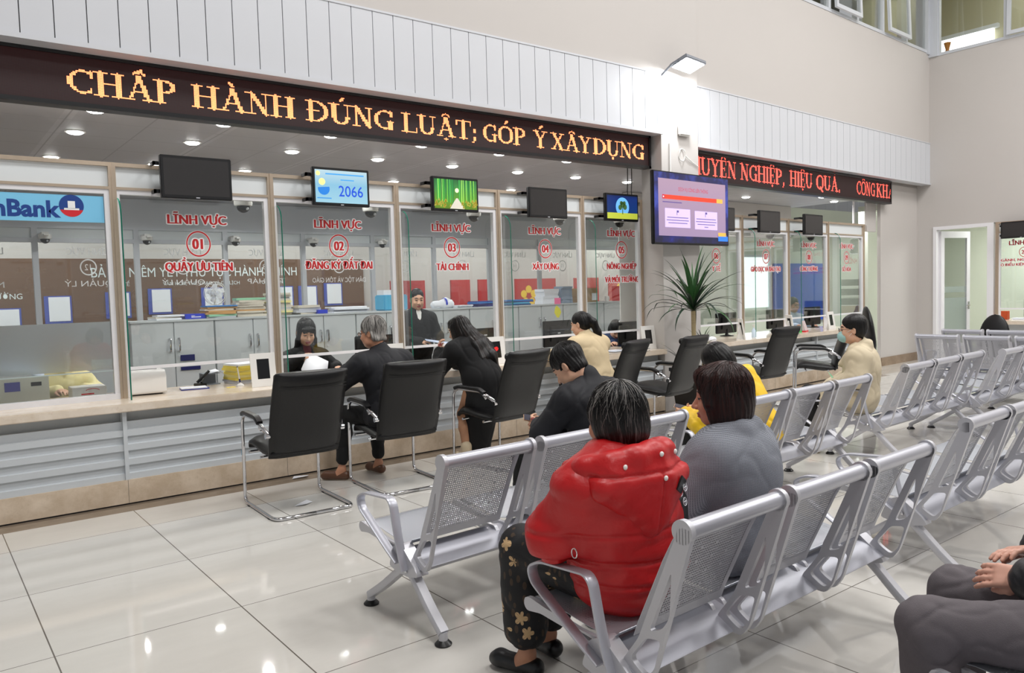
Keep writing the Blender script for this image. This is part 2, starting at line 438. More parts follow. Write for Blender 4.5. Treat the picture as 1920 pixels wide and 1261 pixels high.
    for q in range(3):
        a = [slice(1, -1)]*3; a[q] = slice(0, n[q]-1)
        s0 = S[tuple(slice(1, n[w]-1) if w != q else slice(0, n[q]-1) for w in range(3))]; s1 = S[tuple(slice(1, n[w]-1) if w != q else slice(1, n[q]) for w in range(3))]
        E = np.stack(np.nonzero(s0 != s1), 1); flip = s0[E[:, 0], E[:, 1], E[:, 2]]
        base = E.copy(); b_, c_ = [(1, 2), (2, 0), (0, 1)][q]
        quad = []
        for (db, dc) in ((0, 0), (1, 0), (1, 1), (0, 1)):
            t = base.copy(); t[:, b_] += db; t[:, c_] += dc; quad.append(idx[t[:, 0], t[:, 1], t[:, 2]])
        Q = np.stack(quad, 1); Q[~flip] = Q[~flip][:, ::-1]; faces.append(Q)
    Fc = np.concatenate(faces); Fc = Fc[(Fc >= 0).all(1)]
    for _ in range(smooth):   # light relaxation
        acc = np.zeros_like(V); num = np.zeros(len(V))
        for a, b in ((0, 1), (1, 2), (2, 3), (3, 0)):
            np.add.at(acc, Fc[:, a], V[Fc[:, b]]); np.add.at(num, Fc[:, a], 1)
            np.add.at(acc, Fc[:, b], V[Fc[:, a]]); np.add.at(num, Fc[:, b], 1)
        V = .5*V+.5*acc/np.maximum(num, 1)[:, None]
    if post is not None: V = post(V)
    return V, Fc
def np_object(name, V, F, mats, parent=None, mi=None, flow=None):
    me = bpy.data.meshes.new(name); me.vertices.add(len(V)); me.vertices.foreach_set('co', np.ascontiguousarray(V, np.float32).ravel())
    me.loops.add(F.size); me.loops.foreach_set('vertex_index', np.ascontiguousarray(F, np.int32).ravel())
    me.polygons.add(len(F)); me.polygons.foreach_set('loop_start', np.arange(0, F.size, F.shape[1], dtype=np.int32))
    for m in (mats if isinstance(mats, (list, tuple)) else [mats]): me.materials.append(m)
    if mi is not None: me.polygons.foreach_set('material_index', mi.astype(np.int32))
    me.polygons.foreach_set('use_smooth', np.ones(len(F), bool)); me.update(calc_edges=True); me.validate()
    if flow is not None:
        at = me.attributes.new('flow', 'FLOAT_VECTOR', 'POINT'); at.data.foreach_set('vector', np.ascontiguousarray(flow, np.float32).ravel())
    return link(bpy.data.objects.new(name, me), parent)
def wob(seed, n=9, f0=18, f1=52, aniso=(1, 1, 1)):
    """smooth pseudo-random folds, returned as a function of position"""
    r = np.random.RandomState(seed); K = r.normal(size=(n, 3)); K /= np.linalg.norm(K, axis=1)[:, None]; K *= r.uniform(f0, f1, n)[:, None]*np.array(aniso); ph = r.uniform(0, 6.28, n)
    A = 1/np.sqrt(np.linalg.norm(K, axis=1)); A /= np.sqrt((A**2).sum()/2)
    return lambda p: (np.sin(p @ K.T+ph)*A).sum(1)
def folds(seed, amp=.008, **kw):
    w = wob(seed, **kw); w2 = wob(seed+50, n=6, f0=5, f1=12)
    w3 = wob(seed+90, **kw)
    return lambda p: .62*amp*(1.25*np.exp(-((w(p)+.4*w2(p))/.34)**2)+.8*np.exp(-((w3(p)-.5*w2(p))/.28)**2)+.3*np.tanh(w2(p))-.45)

# ------------------------------------------------------------------ people
SKIN = None
def head_solid(S, H, R, s=1.0, female=True):
    """adds a head to solid S; H centre, R orientation (x right, y forward, z up)"""
    o = S.at(R*1.0, H); q = lambda *a: tuple(v*s for v in a)
    S.ell(q(0, -.018, .032), np.array((.074, .094, .088))*s, k=.02)
    S.ell(q(0, .022, -.03), np.array((.061, .066, .088))*s, k=.03)
    S.ell(q(0, .042, -.088), np.array((.040, .040, .030))*s, k=.03)
    for x in (-1, 1):
        S.ell(q(x*.036, .060, -.038), .024*s, k=.03)
        S.ell(q(x*.052, .012, -.075), np.array((.016, .03, .022))*s, k=.03)
    S.ell(q(0, .077, .024), np.array((.050, .014, .014))*s, k=.02)
    for x in (-1, 1):
        S.ell(q(x*.030, .098, .002), .014*s, k=.014, op=-1)
        S.ell(q(x*.030, .074, .0), .0145*s, k=.003)
    S.cap(q(0, .084, .006), q(0, .108, -.036), .007*s, .0115*s, k=.012)
    for x in (-1, 1): S.ell(q(x*.011, .097, -.040), .0095*s, k=.006)
    S.ell(q(0, .0895, -.066), np.array((.022, .010, .0055))*s, k=.006)
    S.ell(q(0, .0875, -.077), np.array((.019, .010, .0065))*s, k=.006)
    S.box(q(0, .099, -.0715), np.array((.02, .008, .0012))*s, .001, k=.003, op=-1)
    for x in (-1, 1):
        S.ell(q(x*.077, -.012, -.012), np.array((.009, .02, .033))*s, R=rotz(x*.35) @ rotx(-.15), k=.008)
        S.ell(q(x*.085, -.008, -.010), np.array((.007, .012, .02))*s, R=rotz(x*.35), k=.005, op=-1)
    S.back(o)
def head_mats(V, F, H, R, s):
    """0 skin, 1 lips, 2 eye white/iris, 3 brows"""
    c = (V[F].mean(1)-H) @ R/s; mi = np.zeros(len(F), int)
    x, y, z = np.abs(c[:, 0]), c[:, 1], c[:, 2]
    mi[(x < .0235-.25*np.abs(z+.0715)) & (z > -.085) & (z < -.0605) & (y > .082)] = 1
    mi[(((x-.030)/.0155)**2+((z+.0005)/.0055)**2 < 1) & (y > .05)] = 2
    bz = .024+.006*np.sin((x-.012)/.04*3.1)
    mi[(x > .012) & (x < .05) & (np.abs(z-bz) < .0038) & (y > .045)] = 3
    return mi
def hand_solid(S, wrist, d, n, s=1.0, curl=.5, spread=.06, side=1, thumb=.6):
    """palm and five fingers. d: pointing direction, n: back-of-hand normal, side +1 right hand"""
    d = np.array(d, float); d /= np.linalg.norm(d); n = np.array(n, float); n -= d*(n @ d); n /= np.linalg.norm(n); e = np.cross(d, n)*side  # e: thumb side
    w = np.array(wrist, float); P = lambda a, b, c: w+(d*a+e*b+n*c)*s
    S.cap(P(-.02, 0, 0), P(.02, 0, 0), .024*s, .026*s, k=.02)
    for b in (-.026, -.009, .009, .026): S.cap(P(.02, b*.8, 0), P(.078, b*1.05, .002), .0145*s, .0125*s, k=.012)
    for i, (b, L) in enumerate(((.029, .068), (.0095, .078), (-.0095, .072), (-.028, .056))):
        a = np.array(P(.082, b, .002)); ang = curl*.55; sp = spread*(1.5-i); pt = [a]; r = [.0095*s, .0088*s, .008*s, .007*s]
        for j, f in enumerate((.46, .30, .24)):
            dirv = d*math.cos(ang)+e*sp-n*math.sin(ang); pt.append(pt[-1]+dirv/np.linalg.norm(dirv)*L*f*s); ang += curl*(.75+.1*i)
        S.chain(pt, r, k=.004)
    t0 = P(.018, .022, -.006); t1 = P(.05, .022+.03*thumb+.01, -.016); t2 = P(.078, .03+.024*thumb, -.02-.02*curl); t3 = P(.098, .03+.012*thumb, -.022-.035*curl)
    S.chain([t0, t1, t2, t3], [.015*s, .0115*s, .0105*s, .008*s], k=.008)

def person(label, pos, yaw, J, looks, h=(.006, .009), group=None, s=1.0, female=True):
    """J: joints in the person's own frame (x right, y forward, z up); looks: clothing"""
    T = thing('person', label, 'person', pos, yaw, group)
    Z3 = np.zeros(3); g = lambda k, d=None: np.array(J[k], float) if k in J else d
    P, C, Nk, H = g('pelvis'), g('chest'), g('neck'), g('head')
    HR = rotz(J.get('hyaw', 0)) @ rotx(J.get('hpitch', 0)) @ roty(J.get('hroll', 0)); hs = J.get('hs', .97 if female else 1.0)*s
    sw = J.get('sw', .17 if female else .195)*s; tw = J.get('twist', 0.0)
    sx = rotz(tw) @ np.array([1, 0, 0]); up = (Nk-P)/np.linalg.norm(Nk-P)
    sh = {k: g('sh'+k, C*.18+Nk*.82+sx*q*sw-up*.045*s) for k, q in (('L', -1), ('R', 1))}
    hip = {k: g('hip'+k, P+np.array([q*.085*s, .02, -.02])) for k, q in (('L', -1), ('R', 1))}
    fw = looks.get('bulk', 1.0)
    TR = np.stack([sx, np.cross(up, sx), up], 1)
    TR[:, 1] /= np.linalg.norm(TR[:, 1]); TR[:, 0] = np.cross(TR[:, 1], TR[:, 2])
    def torso(S, inf, k=.05, low=0.0):
        b = fw
        S.ell(P+up*.02, np.array((.165*b, .125*b, .12))*s+inf, R=TR, k=k)
        S.ell(P*.6+C*.4, np.array((.145*b, .115*b, .14))*s+inf, R=TR, k=k)
        S.ell(C, np.array((.165*b, .12*b, .17))*s+inf, R=TR, k=k)
        S.ell(C*.5+Nk*.5, np.array((.15*b, .095*b, .10))*s+inf, R=TR, k=k)
        S.cap(sh['L'], sh['R'], .062*s*b+inf*.8, k=k)
        S.cap(Nk-up*.03, sh['L']*.6+Nk*.4, .05*s+inf*.5, .055*s+inf*.5, k=k); S.cap(Nk-up*.03, sh['R']*.6+Nk*.4, .05*s+inf*.5, .055*s+inf*.5, k=k)
    def arm(S, k_, inf, to=1.0, b=1.0):
        e, w = g('el'+k_), g('wr'+k_)
        S.cap(sh[k_], e, (.056*b)*s+inf, .043*b*s+inf, k=.04); S.cap(e, e+(w-e)*to, .043*b*s+inf, (.043+(.031-.043)*to)*b*s+inf, k=.03)
    def leg(S, k_, inf, to=1.0, b=1.0):
        kn, an = g('kn'+k_), g('an'+k_)
        S.cap(hip[k_], kn, .085*b*s+inf, .058*b*s+inf, k=.04); S.cap(kn, kn+(an-kn)*.35, .056*b*s+inf, .054*b*s+inf, k=.03); S.cap(kn+(an-kn)*.35, kn+(an-kn)*to, .054*b*s+inf, (.054+(.036-.054)*max(0, (to-.35)/.65))*b*s+inf, k=.03)
    # --- body
    S = Solid(); torso(S, -.022)
    neck_top = H + HR @ np.array([0, -.022, -.075])*hs
    S.cap(Nk-up*.05, neck_top, .056*s, .05*s*(.95 if female else 1.1), k=.03); S.cap(neck_top, H+HR @ np.array([0, -.02, -.02])*hs, .05*s, .05*s, k=.02)
    hn = [k for k in 'LR' if 'el'+k in J]
    for k in hn: arm(S, k, -.016)
    lg = [k for k in 'LR' if 'kn'+k in J]
    for k in lg:
        leg(S, k, -.008, 1.0, .86); an = g('an'+k); fd = g('ft'+k, np.array([0, 1., 0])); fd = fd/np.linalg.norm(fd)
        S.cap(an, an+fd*.03+np.array([0, 0, -.045])*s, .036*s, .034*s, k=.02); S.cap(an+np.array([0, 0, -.05])*s-fd*.03, an+fd*.12*s+np.array([0, 0, -.058])*s, .03*s, .026*s, k=.02)
    head_solid(S, H, HR, hs, female)
    for k in hn:
        if J.get('hd'+k) is not None:
            hand_solid(S, g('wr'+k), J['hd'+k], J.get('hn'+k, (0, 0, 1)), s*(.92 if female else 1.02), J.get('cu'+k, .5), side=1 if k == 'R' else -1, thumb=J.get('th'+k, .6))
    V, F = solid_mesh(S, h[0]); mi = head_mats(V, F, H, HR, hs)
    body = np_object('body', V, F, [looks.get('skin', M_SKIN), M_LIP, M_EYE, looks.get('brow', M_BLACKHAIR)], T, mi)
    # --- clothes
    def cloth(name, fn, m, amp=.006, seed=1, hh=None, lab=None, kw=None, dfun=None):
        S = Solid(); fn(S); d = dfun or folds(seed, amp, **(kw or {}))
        V, F = solid_mesh(S, hh or h[1], d, smooth=1); L = V-P; o = np_object(name, V, F, m, T, None, np.stack([np.arctan2(L[:, 0], -L[:, 1])*.24, L[:, 2], np.zeros(len(V))], 1))
        if lab: o['label'] = lab
        return o
    ctx = dict(T=T, P=P, C=C, N=Nk, H=H, HR=HR, hs=hs, s=s, up=up, TR=TR, sh=sh, hip=hip, g=g, torso=torso, arm=arm, leg=leg, cloth=cloth, h=h, lg=lg, hn=hn, J=J)
    for fn in looks['wear']: fn(ctx)
    return T
def hair(ctx, name='hair', m=None, kind='short', vol=.0, seed=3, h=None, groove=.0035, extra=None, freq=34, cut_low=None, face=1.0):
    """scalp hair grown from the head; extra(S, q, H) may add locks in head coordinates (metres)"""
    H, R, s = ctx['H'], ctx['HR'], ctx['hs']; S = Solid(R, H); q = lambda *a: tuple(v*s for v in a)
    S.ell(q(0, -.022, .040), (np.array((.083, .102, .092))+vol)*s, k=.02)
    S.ell(q(0, -.05, -.005) if kind != 'short' else q(0, -.044, -.03), (np.array((.079, .075, .088) if kind != 'short' else (.068, .060, .076))+vol)*s, k=.02)
    if kind == 'short':
        for x in (-1, 1): S.cap(q(x*.074, .0, .02), q(x*.076, .018, -.012), .014*s, .006*s, k=.015)
    if extra: extra(S, q)
    if face:
        S.ell(q(0, .115, -.03+max(0, face-1)*.12), np.array((.068 if face <= 1 else .059, .07, .078))*s*face, k=.012, op=-1)
    if kind == 'short':
        S.ell(q(0, .06, -.085), np.array((.15, .085, .075))*s, k=.01, op=-1)
        for x in (-1, 1): S.ell(q(x*.09, -.008, -.03), np.array((.03, .03, .040))*s, k=.006, op=-1)
        S.ell(q(0, -.06, -.135), np.array((.12, .12, .06))*s, k=.015, op=-1)
    w = wob(seed, n=8, f0=14, f1=40); rs = np.random.RandomState(seed+7); fr = rs.uniform(12, 95, 9); phs = rs.uniform(0, 6.28, 9)
    def d(p):
        p = p/s; a = np.arctan2(p[:, 0], -(p[:, 1]+.02)); rr = np.sqrt(p[:, 0]**2+(p[:, 1]+.02)**2); ww = w(p)
        g_ = sum(np.sin(a*f+q_+1.1*ww+p[:, 2]*(f*.12))/math.sqrt(f/20) for f, q_ in zip(fr, phs))/3.2
        return groove*g_*np.clip(rr/.05, .1, 1)
    V, F = solid_mesh(S, h or ctx['h'][0], d, smooth=0); L = (V-H) @ R/s
    a = np.arctan2(L[:, 0], -(L[:, 1]+.02)); rr = np.sqrt(L[:, 0]**2+(L[:, 1]+.02)**2)
    flow = np.stack([np.sin(a)*.12, np.cos(a)*.12, np.where(L[:, 2] > .06, .3-rr, L[:, 2])], 1)
    return np_object(name, V, F, m or M_BLACKHAIR, ctx['T'], None, flow)
def shoes(ctx, m, kind='flat', sole=None):
    for k in ctx['lg']:
        an = ctx['g']('an'+k); fd = ctx['g']('ft'+k, np.array([0, 1., 0])); fd = fd/np.linalg.norm(fd); s = ctx['s']; z = np.array([0, 0, 1.])
        S = Solid()
        if kind == 'boot': S.cap(an+z*.05*s, an-z*.03*s, .05*s, .046*s, k=.02)
        S.cap(an-z*.048*s-fd*.035*s, an-z*.05*s+fd*.13*s, .038*s, .034*s, k=.02); S.cap(an-z*.048*s+fd*.13*s, an-z*.056*s+fd*.155*s, .033*s, .027*s, k=.02)
        if kind == 'flat': S.ell(an+z*.01*s+fd*.01*s, np.array((.05, .06, .03))*s, k=.01, op=-1)
        S.box(an-z*.135*s, (.4, .4, .05*s), .001, k=.004, op=-1)
        V, F = solid_mesh(S, .005 if ctx['h'][0] < .008 else .008); np_object('shoe', V, F, m, ctx['T'])

def strands(ctx, o, mats, n=300, seed=1, start=.25, end=2.6, r=.0011, lift=.002, skip=None, steps=11):
    """single locks of hair laid over the hair surface o from the crown downwards"""
    from mathutils.bvhtree import BVHTree
    me = o.data; bv = BVHTree.FromPolygons([v.co[:] for v in me.vertices], [p.vertices[:] for p in me.polygons])
    H, R, s = ctx['H'], ctx['HR'], ctx['hs']; C0 = H+R @ np.array([0, -.025, .01])*s; rr = random.Random(seed); mb = MB()
    cr = (.012, -.06)
    for i in range(n):
        a = rr.uniform(0, 2*PI); t0 = start*rr.uniform(.1, 3.2); t1 = t0+rr.uniform(.5, 1.3); da = rr.uniform(-.35, .35); pts = []; rad = []; ln = rr.uniform(.6, 1.6)*lift
        for k in range(steps):
            u = k/(steps-1); t = t0+(min(t1, end)-t0)*u; aa = a+da*u*u
            d = np.array([math.sin(t)*math.cos(aa)+cr[0]*math.cos(t), math.sin(t)*math.sin(aa)+cr[1]*8*math.cos(t)*.25, math.cos(t)]); d /= np.linalg.norm(d); dw = R @ d
            h = bv.ray_cast(Vector(C0+dw*.35), Vector(-dw), .34)
            if h[0] is None: break
            p = np.array(h[0]); lp = (p-H) @ R/s
            if skip and skip(lp): break
            pts.append(h[0]+h[1]*ln*(1+.8*math.sin(PI*u))); rad.append(r*(1-.7*u)+.0002)
        if len(pts) > 4: mb.tube(pts, rad, 3, mi=rr.randrange(len(mats)), cap=False)
    return mb.build('hair_lock', mats, ctx['T'], smooth='all', fix=False)

# ------------------------------------------------------------------ shared materials
WHITE = (1, 1, 1, 1)
M_SKIN = mat('skin', srgb(214, 168, 140), .5, var=.05, scale=30)
M_SKIN.node_tree.nodes['Principled BSDF'].inputs['Subsurface Weight'].default_value = .08
M_SKIN.node_tree.nodes['Principled BSDF'].inputs['Subsurface Radius'].default_value = (.02, .008, .005)
M_SKIN2 = mat('skin_tan', srgb(196, 140, 110), .5, var=.06, scale=30)
M_LIP = mat('lip', srgb(168, 78, 74), .4, var=0)
M_EYE = mat('eye', srgb(38, 28, 25), .2, var=0)
M_BLACKHAIR = hair_mat('black_hair', srgb(10, 9, 10), srgb(34, 30, 30))
M_WALL = mat('painted_wall', srgb(194, 189, 185), .7, var=.012, scale=1.5)
M_WALLG = mat('side_room_paint', srgb(214, 218, 204), .7, var=.02, scale=1.5)
M_CLAD = mat('white_cladding', srgb(204, 206, 211), .45, var=.012, scale=2)
M_GAP = mat('dark_joint', srgb(70, 70, 74), .8, var=0)
M_PVC = mat('white_frame', srgb(232, 231, 234), .35, var=.01)
M_ALU = mat('champagne_aluminium', srgb(196, 178, 158), .3, .55, var=.08, scale=20)
M_STEEL = mat('window_aluminium', srgb(205, 208, 214), .4, .15, var=.02)
M_CHROME = mat('chrome', srgb(215, 215, 218), .1, 1.0, var=0)
M_BLACKP = mat('black_plastic', srgb(18, 18, 20), .35, var=.1, scale=30)
M_DARK = mat('dark_screen', srgb(52, 50, 50), .22, var=.03)
M_GLASS = glass_mat('pane_glass', (.965, .985, .98, 1)); M_GLASSE = mat('green_glass_edge', srgb(20, 110, 90), .15, var=.05)
M_GLASS2 = glass_mat('clear_fin_glass', (.98, .99, .985, 1), refl=.02, fres=.2)
M_FROST = frost_mat('frosted_film')
M_MILK = mat('milky_header_glass', srgb(226, 231, 233), .3, var=.015)
M_STONE = stone_mat('beige_marble', srgb(196, 176, 152), srgb(222, 205, 184), srgb(172, 146, 120))
M_STONE2 = stone_mat('beige_marble_top', srgb(214, 198, 178), srgb(230, 218, 203), srgb(190, 166, 142), .15)
M_LOUV = mat('grey_slat', srgb(198, 203, 207), .4, var=.02)
M_GREYP = mat('grey_laminate', srgb(196, 201, 203), .35, var=.02)
M_RED = mat('red_letter', srgb(196, 30, 34), .5, var=0); M_WHT = mat('white_letter', srgb(244, 244, 244), .5, var=0)
M_WHTG = mat('pale_letter', srgb(225, 235, 236), .5, var=0)
M_BROWN = mat('brown_board', srgb(104, 74, 52), .45, var=.12, scale=3, stretch=(1, 1, 6))
M_PAPER = mat('paper', srgb(236, 238, 244), .7, var=.02); M_WHITEP = mat('white_plastic', srgb(232, 230, 226), .35, var=.01)
def lamp_mat(name, s, c=(1, 1, 1, 1)): return mat(name, c, .5, var=0, emit=s)
M_LED = lamp_mat('lit_lamp', 18, (1, .99, .97, 1)); M_LEDB = lamp_mat('lit_floodlight', 30, (.95, .98, 1, 1))

# ------------------------------------------------------------------ structure
def struct(name, mb, m, parent=None, label=None, cat=None, **kw):
    o = mb.build(name, m, parent, **kw)
    if parent is None: tag(o, label, cat, None, 'structure')
    return o
A2 = math.atan2(.35, 7.1); P2 = Vector((7.9, 6.36, 0))
T2 = Matrix.Translation(P2) @ Matrix.Rotation(A2, 4, 'Z')
def L2(x, y, z): return T2 @ Vector((x, y, z))
struct('floor', MB().box((-8, -9, -.1), (30, 22, 0)), floor_mat(), label='polished cream tile floor of the public hall', cat='floor')
# office and hall ceilings
def ceil_mat():
    m, nt, b = node_mat('metal_ceiling_tile'); L = nt.links.new; tc, s = sep(nt)
    def ln(ax, p, w):
        f = math_n(nt, 'FRACT', math_n(nt, 'DIVIDE', math_n(nt, 'ADD', s.outputs[ax], 60.13), p)); return math_n(nt, 'LESS_THAN', math_n(nt, 'MINIMUM', f, math_n(nt, 'SUBTRACT', 1., f)), w/p/2)
    l1 = math_n(nt, 'MAXIMUM', ln('X', .6, .012), ln('Y', .6, .012)); l2 = math_n(nt, 'MAXIMUM', ln('X', 1.2, .09), ln('Y', 2.4, .02))
    c = mixc(nt, l2, srgb(192, 192, 197), srgb(204, 204, 209)); c = mixc(nt, l1, c, srgb(168, 168, 174))
    L(c, b.inputs['Base Color']); b.inputs['Roughness'].default_value = .5; return m
struct('ceiling', MB().box((-6, 6.46, 2.96), (7.9, 12.2, 3.1)).box((7.9, 6.86, 2.96), (13.6, 12.2, 3.1)).box((-6, 12.2, 4.2), (24, 20, 4.3)).box((-6, 12.2, 2.96), (24, 12.3, 4.2)), ceil_mat(), label='low grey metal tile ceiling of the office behind the counters', cat='ceiling')
struct('ceiling_hall', MB().box((-8, -9, 8.1), (15.2, 6.5, 8.2)), M_WALL, label='high white ceiling of the public hall', cat='ceiling')
# front wall over the counters
w = MB(); w.box((-8, 6.3, 4.015), (7.2, 6.62, 8.1)); w.box((-8, 6.3, 3.345), (7.2, 6.62, 4.015)); w.box((7.2, 6.3, 0), (7.88, 6.62, 8.1))
struct('wall_front', w, M_WALL, label='cream wall above the left counter with the pillar', cat='wall')
def wall2(a, b, mb): return mb.box(a, b, M=T2)
w = MB(); wall2((-.02, 0, 3.98), (7.2, .25, 5.60), w); wall2((-.02, 0, 5.60), (1.6, .25, 8.1), w); wall2((1.6, 0, 7.3), (7.2, .25, 8.1), w); wall2((-.02, .0, 3.25), (7.2, .25, 3.98), w)
wall2((5.62, .22, 0), (7.4, .28, 3.25), w); wall2((5.275, .3, 2.36), (5.62, .34, 3.25), w); wall2((5.6, .22, 3.2), (7.2, .3, 3.26), w)
wall2((.9, 1.9, 2.35), (5.6, 2.0, 2.955), w)
struct('wall_far', w, M_WALL, label='cream wall above the right counter', cat='wall')
w = MB(); X = 15.0
w.box((X, 5.95-.24+.91, 0), (X+.25, 7.3, 8.1)); w.box((X, -9, 2.46), (X+.25, 6.62, 5.53)); w.box((X, -9, 7.3), (X+.25, 6.62, 8.1)); w.box((X, -9, 5.53), (X+.25, 3.2, 7.3)); w.box((X, -9, 0), (X+.25, 3.2, 2.46)); w.box((X, 3.2, 0), (X+.25, 5.60, .69))
struct('wall_right', w, M_WALL, label='cream wall on the right side of the hall', cat='wall')
def boards(mb, x0, x1, z0, z1, pitch, y, off, M=None):
    x = x0
    xs = [x0]+[q for q in [off+pitch*k for k in range(-60, 90)] if x0 < q < x1]+[x1]
    mb.box((x0, y-.004, z0), (x1, y, z1), M=M, mi=1)
    for a, b in zip(xs[:-1], xs[1:]): mb.box((a+.0035, y-.018, z0), (b-.0035, y-.003, z1), M=M, mi=0)
m = MB(); boards(m, -8, 7.2, 3.345, 4.015, .2066, 6.3, .7147); m.box((-8, 6.262, 3.31), (7.2, 6.45, 3.345), mi=0); m.box((-8, 6.275, 4.012), (7.2, 6.3, 4.03), mi=0)
struct('trim_1', m, [M_CLAD, M_GAP], label='white vertical board cladding above the left display', cat='wall cladding')
m = MB(); boards(m, .02, 7.13, 3.26, 3.98, .2066, 0, .3, T2); m.box((.0, -.035, 3.235), (7.13, .14, 3.26), M=T2, mi=0); m.box((.0, -.025, 3.98), (7.13, 0, 3.995), M=T2, mi=0)
struct('trim_2', m, [M_CLAD, M_GAP], label='white vertical board cladding above the right display', cat='wall cladding')
M_SKIRT = stone_mat('brown_skirting', srgb(132, 112, 92), srgb(152, 132, 112), srgb(112, 94, 78))
struct('baseboard_far', MB().box((5.62, .2, 0), (7.1, .22, .15), M=T2), M_SKIRT, label='brown stone skirting at the foot of the far wall', cat='skirting')
# far ends of the building seen through the glass
struct('wall_back', MB().box((-6, 16.4, 0), (24, 16.6, 4.3)), M_WALL, label='back wall of the second hall', cat='wall')
struct('wall_corridor', MB().box((13.6, 11.2, 0), (26, 11.4, 3.4)).box((12.0, 12.1, 2.4), (13.0, 12.2, 2.96)), M_WALLG, label='pale green wall of the room beyond the right counter', cat='wall')
w = MB(); w.box((18.2, 0, 0), (18.4, 8.2, 2.9)).box((15.25, 0, 2.9), (18.4, 8.2, 3.0)).box((15.25, 8.0, 0), (18.4, 8.2, 2.9)); struct('wall_side_room', w, M_WALLG, label='pale walls of the room behind the right hand door', cat='wall')
M_WALLU = mat('upper_room_paint', srgb(170, 165, 140), .7, var=.05, scale=1)
w = MB(); w.box((9, 10.5, 5.4), (16, 10.7, 8.4)).box((8.9, 6.98, 8.35), (16, 10.7, 8.45)).box((9, 6.98, 5.3), (14.9, 10.7, 5.4)).box((8.8, 6.98, 5.4), (9, 10.7, 8.4))
w.box((18.4, 0, 5.4), (18.6, 8.5, 8.4)).box((15.25, 0, 8.3), (18.6, 8.5, 8.4)).box((15.25, 0, 5.3), (18.6, 8.5, 5.4)).box((16, 8.3, 5.4), (18.6, 8.5, 8.4))
struct('wall_upper_rooms', w, M_WALLU, label='olive walls of the upper floor rooms behind the high windows', cat='wall')

# upper windows
def casement(name, L, open_=0, label=''):
    pass
def upper_window(i, M, x0, x1, z0, z1, leaves, label):
    t = tag(thing(f'window_{i}', label, 'window'), kind='structure')
    fr = MB(); e = .05
    for a, b in (((x0, z0), (x1, z0+e)), ((x0, z1-e), (x1, z1)), ((x0, z0+e), (x0+e, z1-e)), ((x1-e, z0+e), (x1, z1-e))): fr.box((a[0], -.01, a[1]), (b[0], .07, b[1]), M=M)
    n = len(leaves); wd = (x1-x0)/n
    for k in range(1, n): fr.box((x0+k*wd-.035, -.012, z0+e), (x0+k*wd+.035, .07, z1-e), M=M)
    fr.build('window_frame', M_STEEL, t)
    for k, lv in enumerate(leaves):
        a, b = x0+k*wd+.036, x0+(k+1)*wd-.036
        if lv == 0: MB().box((a, .02, z0+e), (b, .026, z1-e), M=M).build('pane', M_GLASS, t); continue
        # leaf hinged at its top, pushed outwards at the bottom
        Mh = M @ Matrix.Translation((0, -.012, z1-e)) @ Matrix.Rotation(math.radians(-lv), 4, 'X')
        l = MB(); q = .06; zb = -(z1-z0-2*e)
        for c, d in (((a, zb), (b, zb+q)), ((a, -q), (b, 0)), ((a, zb+q), (a+q, -q)), ((b-q, zb+q), (b, -q))): l.box((c[0], -.03, c[1]), (d[0], .01, d[1]), M=Mh)
        s = l.build('sash', M_STEEL, t); MB().box((a+q, -.012, zb+q), (b-q, -.006, -q), M=Mh).build('pane', M_GLASS, s)
upper_window(1, T2, 1.6, 7.04, 5.60, 7.3, [0, 0, 2.5, 0, 2.5, 0], 'high aluminium window row with two tilted sashes left of the corner')
MR = Matrix.Translation((15.0, 6.58, 0)) @ Matrix.Rotation(-PI/2, 4, 'Z')
upper_window(2, MR, 0.0, 3.38, 5.53, 7.3, [0, 1.5, 0], 'high aluminium window on the right wall beside the corner')
struct('trim_3', MB().box((6.98, -.03, 5.58), (7.12, .06, 7.3), M=T2).box((14.96, 6.55, 5.53), (15.06, 6.72, 7.3)), M_STEEL, label='aluminium corner post between the two high windows', cat='window post')
t = thing('daylight_window', 'bright daylight strip window inside the upper right room', 'window', kind='structure'); t.name = 'window_20'
MB().box((18.3, 6.9, 6.30), (18.39, 7.97, 6.72)).build('pane', lamp_mat('daylight', 3.2, (.97, .99, 1, 1)), t)
MB().box((18.28, 6.8, 6.22), (18.38, 8.0, 6.30)).box((18.28, 6.8, 6.72), (18.38, 8.0, 6.80)).build('window_frame', M_STEEL, t)
o = MB().box((15.6, 5.0, 8.24), (16.8, 6.2, 8.29)).build('ceiling_light', [lamp_mat('tube_light', 4)]); tag(o, 'square louvred ceiling light seen through the high right window', 'lamp')
c = MB()
c.bbox((13.7, 8.2, 6.41), (.45, .25, 1.0), .02); tag(c.build('cupboard', mat('dark_cupboard', srgb(60, 60, 58), .5)), 'dark cupboard standing behind the high window left of the corner', 'cupboard')

